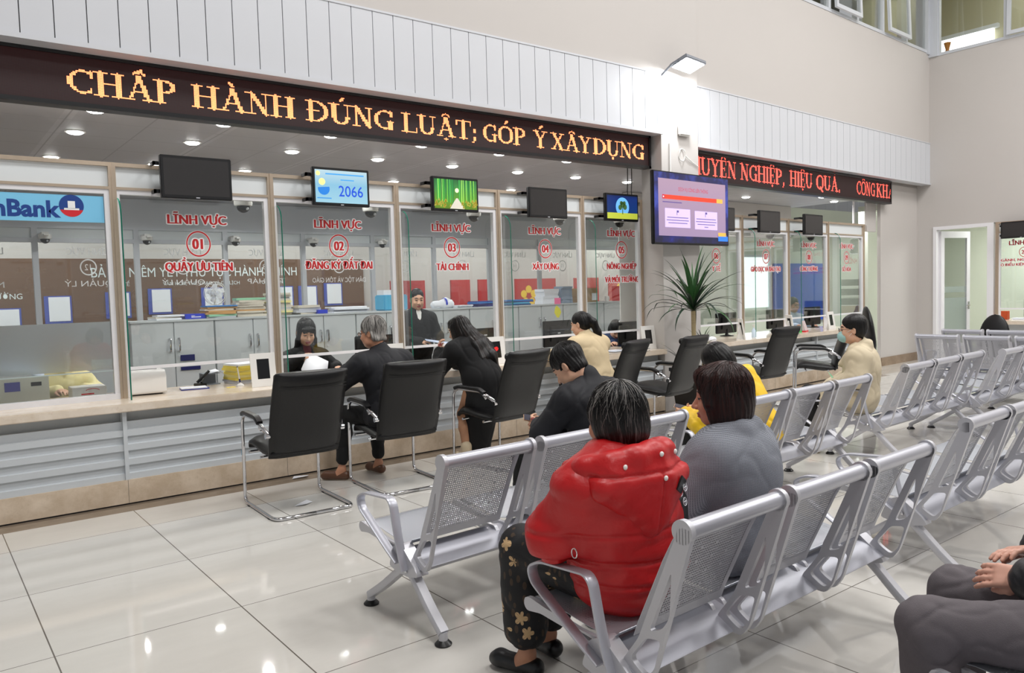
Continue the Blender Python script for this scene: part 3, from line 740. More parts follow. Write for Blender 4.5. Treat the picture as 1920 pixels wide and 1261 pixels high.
# ------------------------------------------------------------------ service counters
def service_counter(x0, x1, M, label, posts):
    t = thing('service_counter', label, 'counter'); t.matrix_world = M
    MB().bbox(((x0+x1)/2, .40, .7275), ((x1-x0)/2, .45, .0305), .006).build('countertop', M_STONE2, t, smooth=True)
    p = MB(); p.box((x0, 0, .012), (x1, .12, .186)); p.box((x0, .02, 0), (x1, .1, .012), mi=1)
    xs = posts
    for a in xs: p.box((a-.001, -.0008, .012), (a+.001, 0, .186), mi=1)
    p.build('plinth', [M_STONE, M_GAP], t)
    MB().box((x0, .1, .186), (x1, .14, .70)).build('back_panel', M_GREYP, t)
    ed = [x0]+[q for q in posts if x0 < q < x1]+[x1]
    for a, b in zip(ed[:-1], ed[1:]):
        m = MB(); z = .186
        for k in range(4):
            zt = z+.108; prof = [(.09, z), (.012, z), (.012, z+.045), (.034, z+.050), (.034, zt), (.09, zt)]
            m.prism(prof, a+.012, b-.012); z = zt
        m.build('slat_panel', M_LOUV, t)
    for a in posts: MB().box((a-.014, .0, .186), (a+.014, .09, .70)).build('post', M_LOUV, t)
    return t
C1M = Matrix.Translation((0, 6.30, 0))
service_counter(-3.6, 7.19, C1M, 'long marble topped service counter with grey slatted front left of the pillar', [1.225+1.225*k for k in range(-3, 5)])
service_counter(.0, 4.5, T2 @ Matrix.Translation((0, .0, 0)), 'marble topped service counter right of the pillar behind the potted plant', [.6+1.2*k for k in range(4)])

# ------------------------------------------------------------------ LED displays
def led_back_mat():
    m, nt, b = node_mat('led_matrix'); L = nt.links.new; tc, s = sep(nt)
    fx = math_n(nt, 'SUBTRACT', math_n(nt, 'FRACT', math_n(nt, 'DIVIDE', s.outputs['X'], .01)), .5); fz = math_n(nt, 'SUBTRACT', math_n(nt, 'FRACT', math_n(nt, 'DIVIDE', s.outputs['Z'], .01)), .5)
    d = math_n(nt, 'SQRT', math_n(nt, 'ADD', math_n(nt, 'MULTIPLY', fx, fx), math_n(nt, 'MULTIPLY', fz, fz)))
    L(mixc(nt, math_n(nt, 'LESS_THAN', d, .34), srgb(13, 9, 10), srgb(44, 16, 18)), b.inputs['Base Color']); b.inputs['Roughness'].default_value = .6
    b.inputs['Emission Color'].default_value = (.5, .01, .012, 1); b.inputs['Emission Strength'].default_value = .018
    return m
M_MATRIX = led_back_mat()
# serif letters drawn with strokes on a 18-dot cap height; (x0,y0,x1,y1,w) strokes and arcs ('a',cx,cy,rx,ry,a0,a1,wmin,wmax)
def sf(x, y, w=5.2): return (x-w/2, y, x+w/2, y, 1.1)
def stem(x): return [(x, 0, x, 17, 2.6), sf(x, 0), sf(x, 17)]
GL = {
 'H': (15, stem(3)+stem(12)+[(3, 9, 12, 9, 1.2)]), 'I': (6, stem(3)),
 'C': (14, [('a', 8, 8.5, 6, 8, 48, 312, 1.2, 2.8), (12.3, 12, 12.3, 16.5, 1.4), (12.3, 1.5, 12.3, 4, 1.2)]),
 'G': (15, [('a', 8, 8.5, 6, 8, 48, 318, 1.2, 2.8), (12.3, 12, 12.3, 16.5, 1.4), (12, 0.5, 12, 7, 2.4), (9.5, 7.4, 14, 7.4, 1.1)]),
 'O': (16, [('a', 8, 8.5, 6.4, 8.2, 0, 360, 1.2, 2.8)]), 'Q': (16, [('a', 8, 8.5, 6.4, 8.2, 0, 360, 1.2, 2.8), (8, 2.5, 13.5, -3, 2.2)]),
 'A': (16, [(8, 17.5, 3, 0, 1.3), (8, 17.5, 13, 0, 2.7), (5, 6, 11, 6, 1.1), sf(3, 0, 4.6), sf(13, 0)]),
 'P': (13, stem(3)+[('a', 5.5, 12.5, 5, 4.3, -90, 90, 1.1, 2.8), (3, 17, 6, 17, 1.1), (3, 8.2, 6, 8.2, 1.1)]),
 'N': (15, [(3, 0, 3, 17, 1.2), (12, 0, 12, 17, 1.2), (3, 17, 12, 0, 2.6), sf(3, 0, 4.4), (0.5, 17, 4, 17, 1.1), sf(12, 17, 4.4)]),
 'U': (15, [(3, 5, 3, 17, 2.6), (12, 5, 12, 17, 1.3), ('a', 7.5, 6, 4.5, 6, 180, 360, 1.3, 2.4), sf(3, 17), sf(12, 17, 4.4)]),
 'L': (12, stem(3)+[(3, 0, 10.5, 0, 1.2), (10.7, 0, 10.7, 3.6, 1.3)]), 'T': (14, [(7, 0, 7, 17, 2.6), sf(7, 0), (1.5, 17, 12.5, 17, 1.2), (1.3, 13.5, 1.3, 17, 1.3), (12.7, 13.5, 12.7, 17, 1.3)]),
 'X': (15, [(3, 17, 12, 0, 2.7), (12, 17, 3, 0, 1.3), sf(3, 0, 4.6), sf(12, 0), sf(3, 17), sf(12, 17, 4.6)]),
 'Y': (14, [(7, 0, 7, 8, 2.6), (7, 8, 2.5, 17, 2.4), (7, 8, 11.5, 17, 1.2), sf(7, 0), sf(2.5, 17, 4.6), sf(11.5, 17, 4.2)]),
 'D': (15, stem(3)+[('a', 5, 8.5, 8, 8.5, -90, 90, 1.1, 2.8), (3, 17, 6, 17, 1.1), (3, 0, 6, 0, 1.1)]),
 'E': (12, stem(3)+[(3, 0, 10, 0, 1.2), (3, 17, 10, 17, 1.2), (3, 8.7, 8, 8.7, 1.1), (10.2, 0, 10.2, 3.5, 1.2), (10.2, 13.5, 10.2, 17, 1.2), (8, 7.3, 8, 10.2, 1.1)]),
 'K': (15, stem(3)+[(4, 8, 11.5, 17, 1.2), (6, 10, 12.5, 0, 2.6), sf(12.5, 0), sf(11.5, 17, 4.4)]),
 ';': (5, [(2.5, 8, 2.5, 9, 2.6), (2.5, 0, 2.5, 1, 2.6), (2.6, 0, 1.4, -3, 1.3)]), ',': (5, [(2.5, 0, 2.5, 1, 2.6), (2.6, 0, 1.4, -3, 1.3)]), '.': (5, [(2.5, 0, 2.5, 1, 2.8)]),
}
MK = {"'": [(-.5, 20, 2, 23, 1.8)], '`': [(.5, 20, -2, 23, 1.8)], '^': [(-3, 19.5, 0, 22, 1.2), (0, 22, 3, 19.5, 1.2)], '.': [(0, -3.4, 0, -2.6, 2.2)], '?': [('a', 0, 22, 1.5, 1.6, -60, 180, 1, 1.2)], '-': [(-6, 8.7, 1, 8.7, 1.2)], '"': [(1.8, 22.3, 4.4, 25, 1.6)], '~': [(-3, 19.6, 0, 21.4, 1.2)]}
def glyph_dots(word):
    """word: list of (letter, marks); returns lit (col,row) dots and width"""
    dots = set(); x = 0
    for ch, mk in word:
        wd, st = GL[ch]; st = list(st)
        cx = {'P': 6, 'E': 6, 'D': 7, 'L': 5}.get(ch, wd/2)
        for m_ in mk:
            for q in MK[m_]:
                if q[0] == 'a': st.append(('a', q[1]+cx, q[2], *q[3:]))
                else: st.append((q[0]+cx, q[1], q[2]+cx, q[3], q[4]))
        for i in range(-1, wd+2):
            for j in range(-5, 27):
                for q in st:
                    if q[0] == 'a':
                        _, ax, ay, rx, ry, a0, a1, w0, w1 = q; an = math.degrees(math.atan2((j-ay)/ry, (i-ax)/rx)) % 360
                        a0m = a0 % 360; span = a1-a0; 
                        if (an-a0m) % 360 > span: continue
                        ca = abs(math.cos(math.radians(an))); wdt = w0+(w1-w0)*ca**1.5; rr = math.hypot((i-ax)/rx, (j-ay)/ry)
                        sc = math.hypot(rx*math.cos(math.radians(an)), ry*math.sin(math.radians(an)))
                        if abs(rr-1)*sc <= wdt/2: dots.add((x+i, j)); break
                    else:
                        x0, y0, x1, y1, wdt = q; dx, dy = x1-x0, y1-y0; l2 = dx*dx+dy*dy; t = max(0, min(1, ((i-x0)*dx+(j-y0)*dy)/l2))
                        if math.hypot(i-x0-t*dx, j-y0-t*dy) <= wdt/2: dots.add((x+i, j)); break
        x += wd
    return dots, x
def led_sign(x0, x1, z0, z1, M, words, mlit, label, base, ycap):
    t = thing('led_sign', label, 'sign'); t.matrix_world = M
    b = MB(); b.box((x0, .006, z0), (x1, .11, z1)); f = .03
    for a, c in (((x0, z0), (x1, z0+f)), ((x0, z1-f), (x1, z1)), ((x0, z0), (x0+f, z1)), ((x1-f, z0), (x1, z1))): b.box((a[0], -.012, a[1]), (c[0], .01, c[1]))
    b.build('housing', M_BLACKP, t)
    MB().box((x0+f, 0, z0+f), (x1-f, .006, z1-f)).build('display_panel', M_MATRIX, t)
    lit = MB(); px = .01
    for word, wx0, wx1 in words:
        d, wd = glyph_dots(word); sx = (wx1-wx0)/wd; cells = set()
        for (i, j) in d:
            ca, cb = int(round((wx0+i*sx)/px)), int(round((wx0+(i+1)*sx)/px))
            for c in range(ca, max(cb, ca+1)): cells.add((c, j))
        for c, j in cells:
            x = c*px; z = base+j*ycap
            if x+px > x1-f or x < x0+f: continue
            r = .0042; zz = ycap*.42
            lit.add([(x+px/2-r, -.0012, z-zz), (x+px/2+r, -.0012, z-zz), (x+px/2+r, -.0012, z+zz), (x+px/2-r, -.0012, z+zz)], [(0, 1, 2, 3)])
    lit.build('lit_text', mlit, t)
    return t
def wd(s): return [(q[0], q[1:]) for q in s.split()]
k = 6.43/6.302
def lx(px_): return px_
M_LIT1 = mat('amber_led', (1, .33, .08, 1), .5, var=0, emit=3, ecol=(1, .24, .10, 1)); M_LIT2 = mat('red_led', (1, .06, .05, 1), .5, var=0, emit=2.2, ecol=(1, .11, .075, 1))
led_sign(-2.2, 7.15, 2.925, 3.315, Matrix.Translation((0, 6.43, 0)),
  [(wd("C H A^' P"), .99, 1.75), (wd("H A` N H"), 1.855, 2.70), (wd("D- U' N G"), 2.80, 3.66), (wd("L U A^. T ;"), 3.745, 4.60), (wd("G O' P"), 4.665, 5.23), (wd("Y'"), 5.33, 5.52), (wd("X A^ Y"), 5.57, 6.17), (wd("D U. N G"), 6.195, 7.04)],
  M_LIT1, 'long dot matrix display with amber letters over the left counter', 3.027, .0097)
led_sign(-.03, 5.76, 2.83, 3.22, T2 @ Matrix.Translation((0, .10, 0)),
  [(wd("C H U Y E^ N"), -.17, 1.04), (wd("N G H I E^. P ,"), 1.13, 2.27), (wd("H I E^. U"), 2.40, 3.06), (wd("Q U A? ."), 3.17, 3.93), (wd("C O^ N G"), 4.48, 5.14), (wd("K H A I"), 5.19, 5.95)],
  M_LIT2, 'dot matrix display with red letters over the right counter', 2.935, .0122)

# ------------------------------------------------------------------ service windows
UX, UZ = Vector((1, 0, 0)), Vector((0, 0, 1))
def ring(mb, c, r0, r1, y, n=36, mi=0):
    vs = []; fs = []
    for k in range(n):
        a = 2*PI*k/n
        for r in (r0, r1): vs.append((c[0]+r*math.cos(a)*.93, y, c[1]+r*math.sin(a)))
    for k in range(n): j = (k+1) % n; fs.append((2*k, 2*k+1, 2*j+1, 2*j))
    return mb.add(vs, fs, mi)
def lettering(t, y, cx, lines, num, zt, zn, parent=None, front=True, size=.105, mcol=None, sz2=.1, numsize=.12):
    """stickers on the glass: red letters with a white edge, facing the hall (front) or seen from behind"""
    sgn = 1 if front else -1; U = UX*sgn; m = MB()
    dy = -1 if front else 1
    def both(txt, sz, z, fit=None, wide=.8):
        e = .0085*sz/.1; b_ = .0045*sz/.1
        for q in range(10): put_text(m, txt, sz, (cx+(e+b_)*math.cos(q*PI/5), y+dy*(.001+.0002*q), z+e*math.sin(q*PI/5)), U, UZ, 1, wide, 0, fit=fit)
        for q in (-1, 0, 1): put_text(m, txt, sz, (cx+q*b_, y+dy*(.0036+.0002*q), z), U, UZ, 0, wide, 0, fit=fit)
    both('LĨNH VỰC', size, zt, .46)
    r = .105; ring(m, (cx, zn), r-.016, r+.004, y+dy*.0012, mi=1); ring(m, (cx, zn), r-.012, r, y+dy*.0026, mi=0)
    both(num, numsize, zn-.042, None, .82)
    for txt, z, fit in lines: both(txt, sz2, z, fit)
    return m.build('lettering', [M_RED, M_WHT] if mcol is None else mcol, t, fix=False)
def service_window(i, M, x0, x1, label, zb=.985, top=2.37, hdr=(2.39, 2.545), ztop=2.575, post_l=True, post_r=False, fin=True, camera=False, sticker=None, full=False):
    t = tag(thing(f'window_{i}', label, 'window'), kind='structure'); t.matrix_world = M
    def post(x):
        m = MB(); m.box((x-.026, -.03, .758), (x+.026, .06, ztop)); m.box((x-.006, -.036, .758), (x+.006, -.03, ztop)); m.build('mullion', M_ALU, t)
    if post_l: post(x0)
    if post_r: post(x1)
    a, b = x0+.026, x1-.026
    h = MB()
    h.box((a, -.03, ztop-.03), (b, .05, ztop)); h.box((a, -.03, top), (b, .05, hdr[0])); h.build('header_rail', M_ALU, t)
    MB().box((a, .0, hdr[0]), (b, .01, hdr[1])).build('header_panel', M_MILK, t)
    f = MB(); w = .036; z0 = .765 if full else .758
    f.box((a, -.02, z0), (a+w*.6, .03, top)); f.box((b-w, -.02, z0), (b, .03, top)); f.box((a+w*.6, -.02, top-.035), (b-w, .03, top))
    if full: f.box((a, -.025, .758), (b, .035, .80))
    f.build('window_frame', M_PVC, t)
    MB().box((a+w*.6, .0, .80 if full else zb), (b-w, .006, top-.035)).build('pane', M_GLASS, t)
    if not full: MB().box((a+w*.6, -.012, zb-.012), (b-w, .014, zb+.012)).build('bar', M_PVC, t)
    if fin:
        poly = rpoly([(-.02, .76), (-.22, .76), (-.22, 2.30), (-.02, 2.30)], .004, 1); poly = [(-.03, .762), (-.22, .762), (-.22, 2.16)]+[(-.22+.1*(1-math.cos(q)), 2.16+.13*math.sin(q)) for q in (.3, .6, .9, 1.2, 1.5)]+[(-.03, 2.29)]
        g = MB().prism(poly, x0+.004, x0+.014).build('side_screen', M_GLASS2, t)
        e = [(x0+.009, p[0]-.001, p[1]) for p in poly[1:-1]]
        MB().tube(e, .0055, 4, cap=True).build('glass_edge', M_GLASSE, g)
    return t
G1 = Matrix.Translation((0, 6.65, 0)); G2 = T2 @ Matrix.Translation((0, .36, 0))
mx = [-2.36, -1.135, .075, 1.297, 2.535, 3.767, 4.985, 6.20, 7.185]
wl = ['service window with a blue bank banner left of the first red lettered window', 'service window lettered 01 above the white box printer', 'service window lettered 02 above the woman reading a paper', 'service window lettered 03 with the standing clerk behind it', 'service window lettered 04 behind the woman with a ponytail', 'service window lettered 05 beside the pillar']
t = service_window(3, G1, mx[1], mx[2], 'service window beyond the left edge beside the bank window', full=True)
bw = service_window(4, G1, mx[2], mx[3], wl[0], full=True, fin=False)
txt = [('01', [('QUẦY ƯU TIÊN', 1.745, .53)], 1.92), ('02', [('ĐĂNG KÝ ĐẤT ĐAI', 1.755, .66)], 3.165), ('03', [('TÀI CHÍNH', 1.735, .385)], 4.405), ('04', [('XÂY DỰNG', 1.735, .38)], 5.645), ('05', [('NÔNG NGHIỆP', 1.735, .50), ('VÀ MÔI TRƯỜNG', 1.575, .575)], 6.85)]
for k in range(5):
    t = service_window(5+k, G1, mx[3+k], mx[4+k], wl[1+k], post_r=(k == 4))
    num, ln, cx = txt[k]; lettering(t, 0, cx, ln, num, 2.125, 1.965)
# bank window: sky blue banner, word and emblem, frosted strip
M_SKY = mat('banner_blue', srgb(128, 203, 240), .45, var=.02); M_NAVY = mat('navy_print', srgb(18, 62, 140), .5, var=0); M_LOGOR = mat('logo_red', srgb(214, 32, 44), .5, var=0)
m = MB(); m.box((mx[1]+.06, -.004, 2.115), (mx[3]-.065, -.001, 2.315), mi=0)
put_text(m, 'VietinBank', .165, (.925, -.0052, 2.15), UX, UZ, 1, 1.0, .006, align='RIGHT')
cx, cz, r = 1.015, 2.235, .082
def disc(mb, c, r, y, a0, a1, mi, n=28):
    p = [(c[0]+r*math.cos(a0+(a1-a0)*k/n), y, c[1]+r*math.sin(a0+(a1-a0)*k/n)) for k in range(n+1)]; return mb.add(p, [tuple(range(n+1))], mi)
disc(m, (cx, cz), r, -.0052, math.radians(-22), math.radians(202), 1); disc(m, (cx, cz), r, -.0052, math.radians(202), math.radians(338), 2)
m.add([(cx-.024, -.006, cz-.02), (cx+.024, -.006, cz-.02), (cx+.024, -.006, cz+.035), (cx-.024, -.006, cz+.035)], [(0, 1, 2, 3)], 3); m.add([(cx-.05, -.006, cz-.032), (cx+.05, -.006, cz-.032), (cx+.05, -.006, cz-.018), (cx-.05, -.006, cz-.018)], [(0, 1, 2, 3)], 3)
m.build('banner', [M_SKY, M_NAVY, M_LOGOR, M_WHT], bw, fix=False)
MB().box((mx[2]+.06, .010, .995), (mx[3]-.065, .013, 1.36)).build('frosted_strip', M_FROST, bw)
MB().box((mx[2]+.05, .009, .975), (mx[3]-.06, .014, .983)).build('glass_joint', M_WHTG, bw)
# right counter windows
m2 = [.18, 1.535, 2.78, 4.0, 5.236]; w2 = ['06', '07', '08', '09']
t2 = [[('Y TẾ', 1.70, .2)], [('GIÁO DỤC VÀ ĐÀO TẠO', 1.69, .80)], [('CÔNG THƯƠNG', 1.69, .54)], [('SỐ HÓA', 1.68, .30)]]
for k in range(4):
    t = service_window(10+k, G2, m2[k], m2[k+1], f'service window lettered {w2[k]} ' + ['behind the potted dracaena', 'second from the pillar on the right counter', 'with a man in glasses behind it', 'at the far end of the right counter'][k], zb=.965, top=2.28, hdr=(2.30, 2.455), ztop=2.485, post_r=(k == 3))
    lettering(t, 0, [.93, 2.18, 3.42, 4.66][k], t2[k], w2[k], 2.06, 1.91)
# rear line of windows on the far side of the office, lettered for the hall beyond (seen mirrored from here)
G3 = Matrix.Translation((0, 12.0, 0))
rx = [.14+1.235*k for k in range(-2, 14)]; rn = ['20', '19', '11', '12', '13', '18', '17', '16', '15', '14', '10', '21', '22', '23', '24']
rt = ['', '', 'NỘI VỤ', 'QUẢN LÝ', 'QUẢN LÝ', 'TƯ PHÁP', 'DÂN TỘC VÀ TÔN GIÁO', '', '', '', '', '', '', '', '']
wr_ = struct
rplace = ['beyond the left picture edge', 'behind the left part of the bank window', 'behind the middle of the bank window', 'behind the left half of window 01', 'behind the right half of window 01', 'behind the left half of window 02', 'behind the right half of window 02', 'behind the left half of window 03', 'behind the right half of window 03', 'behind the left half of window 04', 'behind the right half of window 04', 'behind the left half of window 05', 'behind the right half of window 05', 'behind the pillar', 'behind the right counter']
for k in range(len(rx)-1):
    x0, x1 = rx[k], rx[k+1]; rear = tag(thing(f'window_{20+k+1}', 'rear office window with mirrored white letters, ' + rplace[k], 'window'), kind='structure'); rear.matrix_world = G3
    MB().box((x0-.035, -.03, 0), (x0+.035, .04, 2.56)).build('mullion', M_STEEL, rear)
    a, b = x0+.035, x1-.035
    MB().box((a, -.03, 2.33), (b, .04, 2.39)).build('rail', M_STEEL, rear); MB().box((a, -.03, 2.52), (b, .04, 2.56)).build('rail', M_STEEL, rear); MB().box((a, -.03, .72), (b, .04, .78)).build('rail', M_STEEL, rear)
    MB().box((a, 0, 2.39), (b, .01, 2.52)).build('header_panel', M_MILK, rear); MB().box((a, .005, .78), (b, .011, 2.33)).build('pane', M_GLASS, rear)
    MB().box((a, .0, 0), (b, .06, .72)).build('lower_panel', M_GREYP, rear); MB().box((x0, -.02, 2.56), (x1, .05, 2.955)).build('soffit_panel', M_CLAD, rear)
    cxx = (x0+x1)/2; m = MB()
    put_text(m, 'LĨNH VỰC', .13, (cxx, -.002, 2.17), -UX, UZ, 0, .8, 0, fit=.52); put_text(m, 'LĨNH VỰC', .13, (cxx+.005, -.0025, 2.17), -UX, UZ, 0, .8, 0, fit=.52); ring(m, (cxx, 2.0), .095, .112, -.002); put_text(m, rn[k], .12, (cxx, -.002, 1.96), -UX, UZ, 0, .8, 0); put_text(m, rt[k], .11, (cxx, -.002, 1.74), -UX, UZ, 0, .8, 0, fit=min(.95, .085*len(rt[k])))
    m.build('lettering', M_WHT, rear, fix=False)

# ------------------------------------------------------------------ monitors on the header, cameras under it
def screen_board(mb, mi): return mb
def header_monitor(name, M, w, h, label, content=None, group='screens hung in front of the counter windows'):
    """M places the lower left front corner"""
    t = thing(name, label, 'monitor', group=group); t.matrix_world = M
    m = MB(); m.bbox((w/2, .022, h/2), (w/2, .022, h/2), .006); m.box((w*.2, .04, h*.2), (w*.8, .06, h*.8)); m.build('casing', M_BLACKP, t, smooth=True)
    e = .022; s = MB(); s.add([(e, -.001, e*1.15), (w-e, -.001, e*1.15), (w-e, -.001, h-e), (e, -.001, h-e)], [(0, 1, 2, 3)])
    sc = s.build('screen', content['bg'] if content else M_DARK, t, fix=False)
    if content and content.get('art'):
        a = MB(); content['art'](a, w, h, e); a.build('picture', content['mats'], sc, fix=False)
    MB().box((w/2-.014, -.002, .006), (w/2+.014, 0, .013)).build('badge', M_STEEL, t)
    b = MB()
    for z in (.055, h-.06): b.box((-.035, .06, z-.014), (w*.55, .085, z+.014)); b.box((-.035, .06, z-.014), (-.02, .16, z+.014))
    b.box((w*.3, .06, .05), (w*.4, .085, h-.05)); b.build('bracket', M_BLACKP, t)
    return t
def em_grad(name, stops, strength, axis='Z', z0=0, z1=1, noise=None):
    m, nt, b = node_mat(name); L = nt.links.new; tc, s = sep(nt)
    f = math_n(nt, 'DIVIDE', math_n(nt, 'SUBTRACT', s.outputs[axis], z0), z1-z0)
    if noise:
        mp = N(nt, 'ShaderNodeMapping'); mp.inputs['Scale'].default_value = noise[1]; L(tc.outputs['Object'], mp.inputs[0])
        no = N(nt, 'ShaderNodeTexNoise', i_Scale=noise[0], i_Detail=4.0); L(mp.outputs[0], no.inputs['Vector'])
        f = math_n(nt, 'ADD', f, math_n(nt, 'MULTIPLY', math_n(nt, 'SUBTRACT', no.outputs['Fac'], .5), noise[2]))
    r = N(nt, 'ShaderNodeValToRGB'); L(f, r.inputs[0])
    while len(r.color_ramp.elements) < len(stops): r.color_ramp.elements.new(.5)
    for e, (p, c) in zip(r.color_ramp.elements, stops): e.position = p; e.color = c
    b.inputs['Base Color'].default_value = (.01, .01, .01, 1); b.inputs['Roughness'].default_value = .3
    L(r.outputs[0], b.inputs['Emission Color']); b.inputs['Emission Strength'].default_value = strength
    return m
def em(name, c, s=1.0): return mat(name, c, .4, var=0, emit=s)
def q4(a, x0, z0, x1, z1, mi, y=-.002): a.add([(x0, y, z0), (x1, y, z0), (x1, y, z1), (x0, y, z1)], [(0, 1, 2, 3)], mi)
def art_ticket(a, w, h, e):
    put_text(a, '2066', .135, (w*.66, -.003, .085), UX, UZ, 0, .9, .001)
    q4(a, w*.22, h-.062, w*.9, h-.05, 1, -.003); q4(a, w*.48, h-.108, w*.72, h-.098, 1, -.003); q4(a, .035, .058, .17, .068, 2, -.003)
    disc(a, (.1, .145), .055, -.003, math.radians(170), math.radians(380), 3); disc(a, (.085, .205), .03, -.003, 0, 2*PI, 4); disc(a, (.05, h-.055), .02, -.003, 0, 2*PI, 4)
def art_bamboo(a, w, h, e):
    r = random.Random(4)
    for k in range(34):
        x = e+.012+r.random()*(w-2*e-.02); t = abs(x-w/2); z0 = .075+t*.12
        if t < .035: continue
        q4(a, x, z0, x+.003+.008*r.random(), h-e, k % 3)
    a.add([(w*.36, -.003, e*1.2), (w*.68, -.003, e*1.2), (w*.535, -.003, .13), (w*.5, -.003, .13)], [(0, 1, 2, 3)], 3)
    for k in range(60):
        x = e+r.random()*(w-2*e); t = abs(x-w/2)
        if t < .05: continue
        z = .03+r.random()*.06+t*.1; a.add([(x-.012, -.0035, z-.01), (x+.012, -.0035, z-.008), (x+.002, -.0035, z+.02)], [(0, 1, 2)], 4)
    disc(a, (w*.52, h*.62), .022, -.0035, 0, 2*PI, 5)
def art_tree(a, w, h, e):
    disc(a, (w*.5, h*.52), .11, -.002, 0, 2*PI, 0)
    q4(a, e, e*1.2, w-e, h*.3, 1, -.003)
    a.add([(w*.5-.008, -.004, h*.26), (w*.5+.008, -.004, h*.26), (w*.5+.004, -.004, h*.5), (w*.5-.004, -.004, h*.5)], [(0, 1, 2, 3)], 2)
    for dx, dz, rr in ((-.04, .5, .03), (.04, .52, .032), (0, .6, .035), (-.02, .66, .024), (.03, .66, .024)): disc(a, (w*.5+dx, h*dz), rr, -.004, 0, 2*PI, 2)
ticket = dict(bg=em_grad('ticket_blue', [(0, srgb(176, 226, 244)), (.55, srgb(150, 210, 240)), (1, srgb(214, 240, 248))], .9, z0=0, z1=.33), art=art_ticket, mats=[em('ticket_number', srgb(20, 70, 190), .7), em('ticket_title', srgb(60, 140, 200), .8), em('ticket_name', srgb(60, 130, 190), .8), em('ticket_figure', srgb(30, 110, 190), .8), em('ticket_yellow', srgb(240, 220, 130), .9)])
bamboo = dict(bg=em_grad('bamboo_glow', [(0, srgb(120, 150, 30)), (.3, srgb(120, 190, 50)), (.7, srgb(80, 170, 84)), (1, srgb(40, 120, 66))], .7, z0=0, z1=.33, noise=(14, (1, 1, .2), .5)), art=art_bamboo, mats=[em('bamboo_dark', srgb(20, 110, 50), .8), em('bamboo_mid', srgb(60, 160, 70), .8), em('bamboo_light', srgb(150, 210, 90), .8), em('path_grey', srgb(190, 185, 170), .8), em('dry_grass', srgb(160, 150, 60), .6), em('sun_glow', srgb(235, 250, 170), 1.1)])
treepic = dict(bg=em_grad('night_blue', [(0, srgb(20, 26, 30)), (.35, srgb(14, 60, 130)), (.8, srgb(10, 50, 130)), (1, srgb(8, 16, 40))], .8, z0=0, z1=.33), art=art_tree, mats=[em('halo_blue', srgb(96, 160, 214), .7), em('meadow_yellow', srgb(168, 176, 60), .7), em('tree_shade', srgb(60, 90, 50), .6)])
hm = [(1.605, 'black switched off screen above window 01', None), (2.848, 'screen showing ticket number 2066 above window 02', ticket), (4.068, 'screen with a green bamboo forest picture above window 03', bamboo), (5.268, 'black switched off screen above window 04', None), (6.402, 'screen with a blue sky and tree picture above window 05', treepic)]
for x, lb, ct in hm: header_monitor('hanging_monitor', Matrix.Translation((x, 6.45, 2.285 if x > 5 else 2.305)), .545, .332 if x < 5 else .318, lb, ct)
for x, lb in ((.46, 'black screen half hidden behind the large wall television'), (1.605, 'black screen above window 07 right of the television'), (2.835, 'black screen above window 08 at the far end')):
    header_monitor('hanging_monitor', T2 @ Matrix.Translation((x, .10, 2.23)), .545, .31, lb, None)
header_monitor('hanging_monitor', Matrix.Translation((14.85, 5.46, 2.16)) @ Matrix.Rotation(-PI/2, 4, 'Z'), .62, .28, 'black screen above the counter window on the right wall', None)
def camera_dome(M, label):
    t = thing('security_camera', label, 'camera', group='dome cameras under the window headers'); t.matrix_world = M
    m = MB(); m.lathe([(.0, 0), (.075, 0), (.078, -.03), (.074, -.055), (.06, -.06), (0, -.06)], n=20); m.box((-.03, -.145, -.02), (.03, -.04, 0)); m.build('base', M_WHITEP, t, smooth=True)
    m = MB(); m.lathe([(.056, -.058)]+[(.056*math.cos(a), -.066-.052*math.sin(a)) for a in (.2, .5, .8, 1.1, 1.35)]+[(.003, -.119)], n=20); m.build('dome', mat('smoked_dome', srgb(20, 20, 22), .08, var=0), t, smooth=True)
    m = MB(); m.sphere((.018, -.046, -.085), .014, 10, 6); m.build('lens', M_STEEL, t, smooth=True)
    return t
for k in range(5): camera_dome(Matrix.Translation((mx[4+k]-.17, 6.83, 2.37)), f'dome camera inside the top right of window {["01","02","03","04","05"][k]}')
for k in range(3): camera_dome(T2 @ Matrix.Translation((m2[k+1]-.2 if k == 0 else m2[k+1]-.25, .5, 2.30)), f'dome camera inside the top of window {["06","07","08"][k]}')
for k in (2, 3, 4, 5, 6, 7): camera_dome(Matrix.Translation((rx[k]+.1, 11.8, 2.42)) , ['dome camera on the rear screen behind the bank window', 'dome camera on the rear screen behind the left part of window 01', 'dome camera on the rear screen behind the right part of window 01', 'dome camera on the rear screen behind the middle of window 02', 'dome camera on the rear screen behind the right edge of window 02', 'dome camera on the rear screen behind window 03'][k-2])
for k in range(6):
    b = MB(); b.box((rx[k+2]+.06, 11.75, 2.42), (rx[k+2]+.14, 11.98, 2.45)); tag(b.build('camera_bracket', M_WHITEP), 'small white bracket carrying a dome camera on the rear screen', 'bracket', 'brackets of the rear dome cameras')

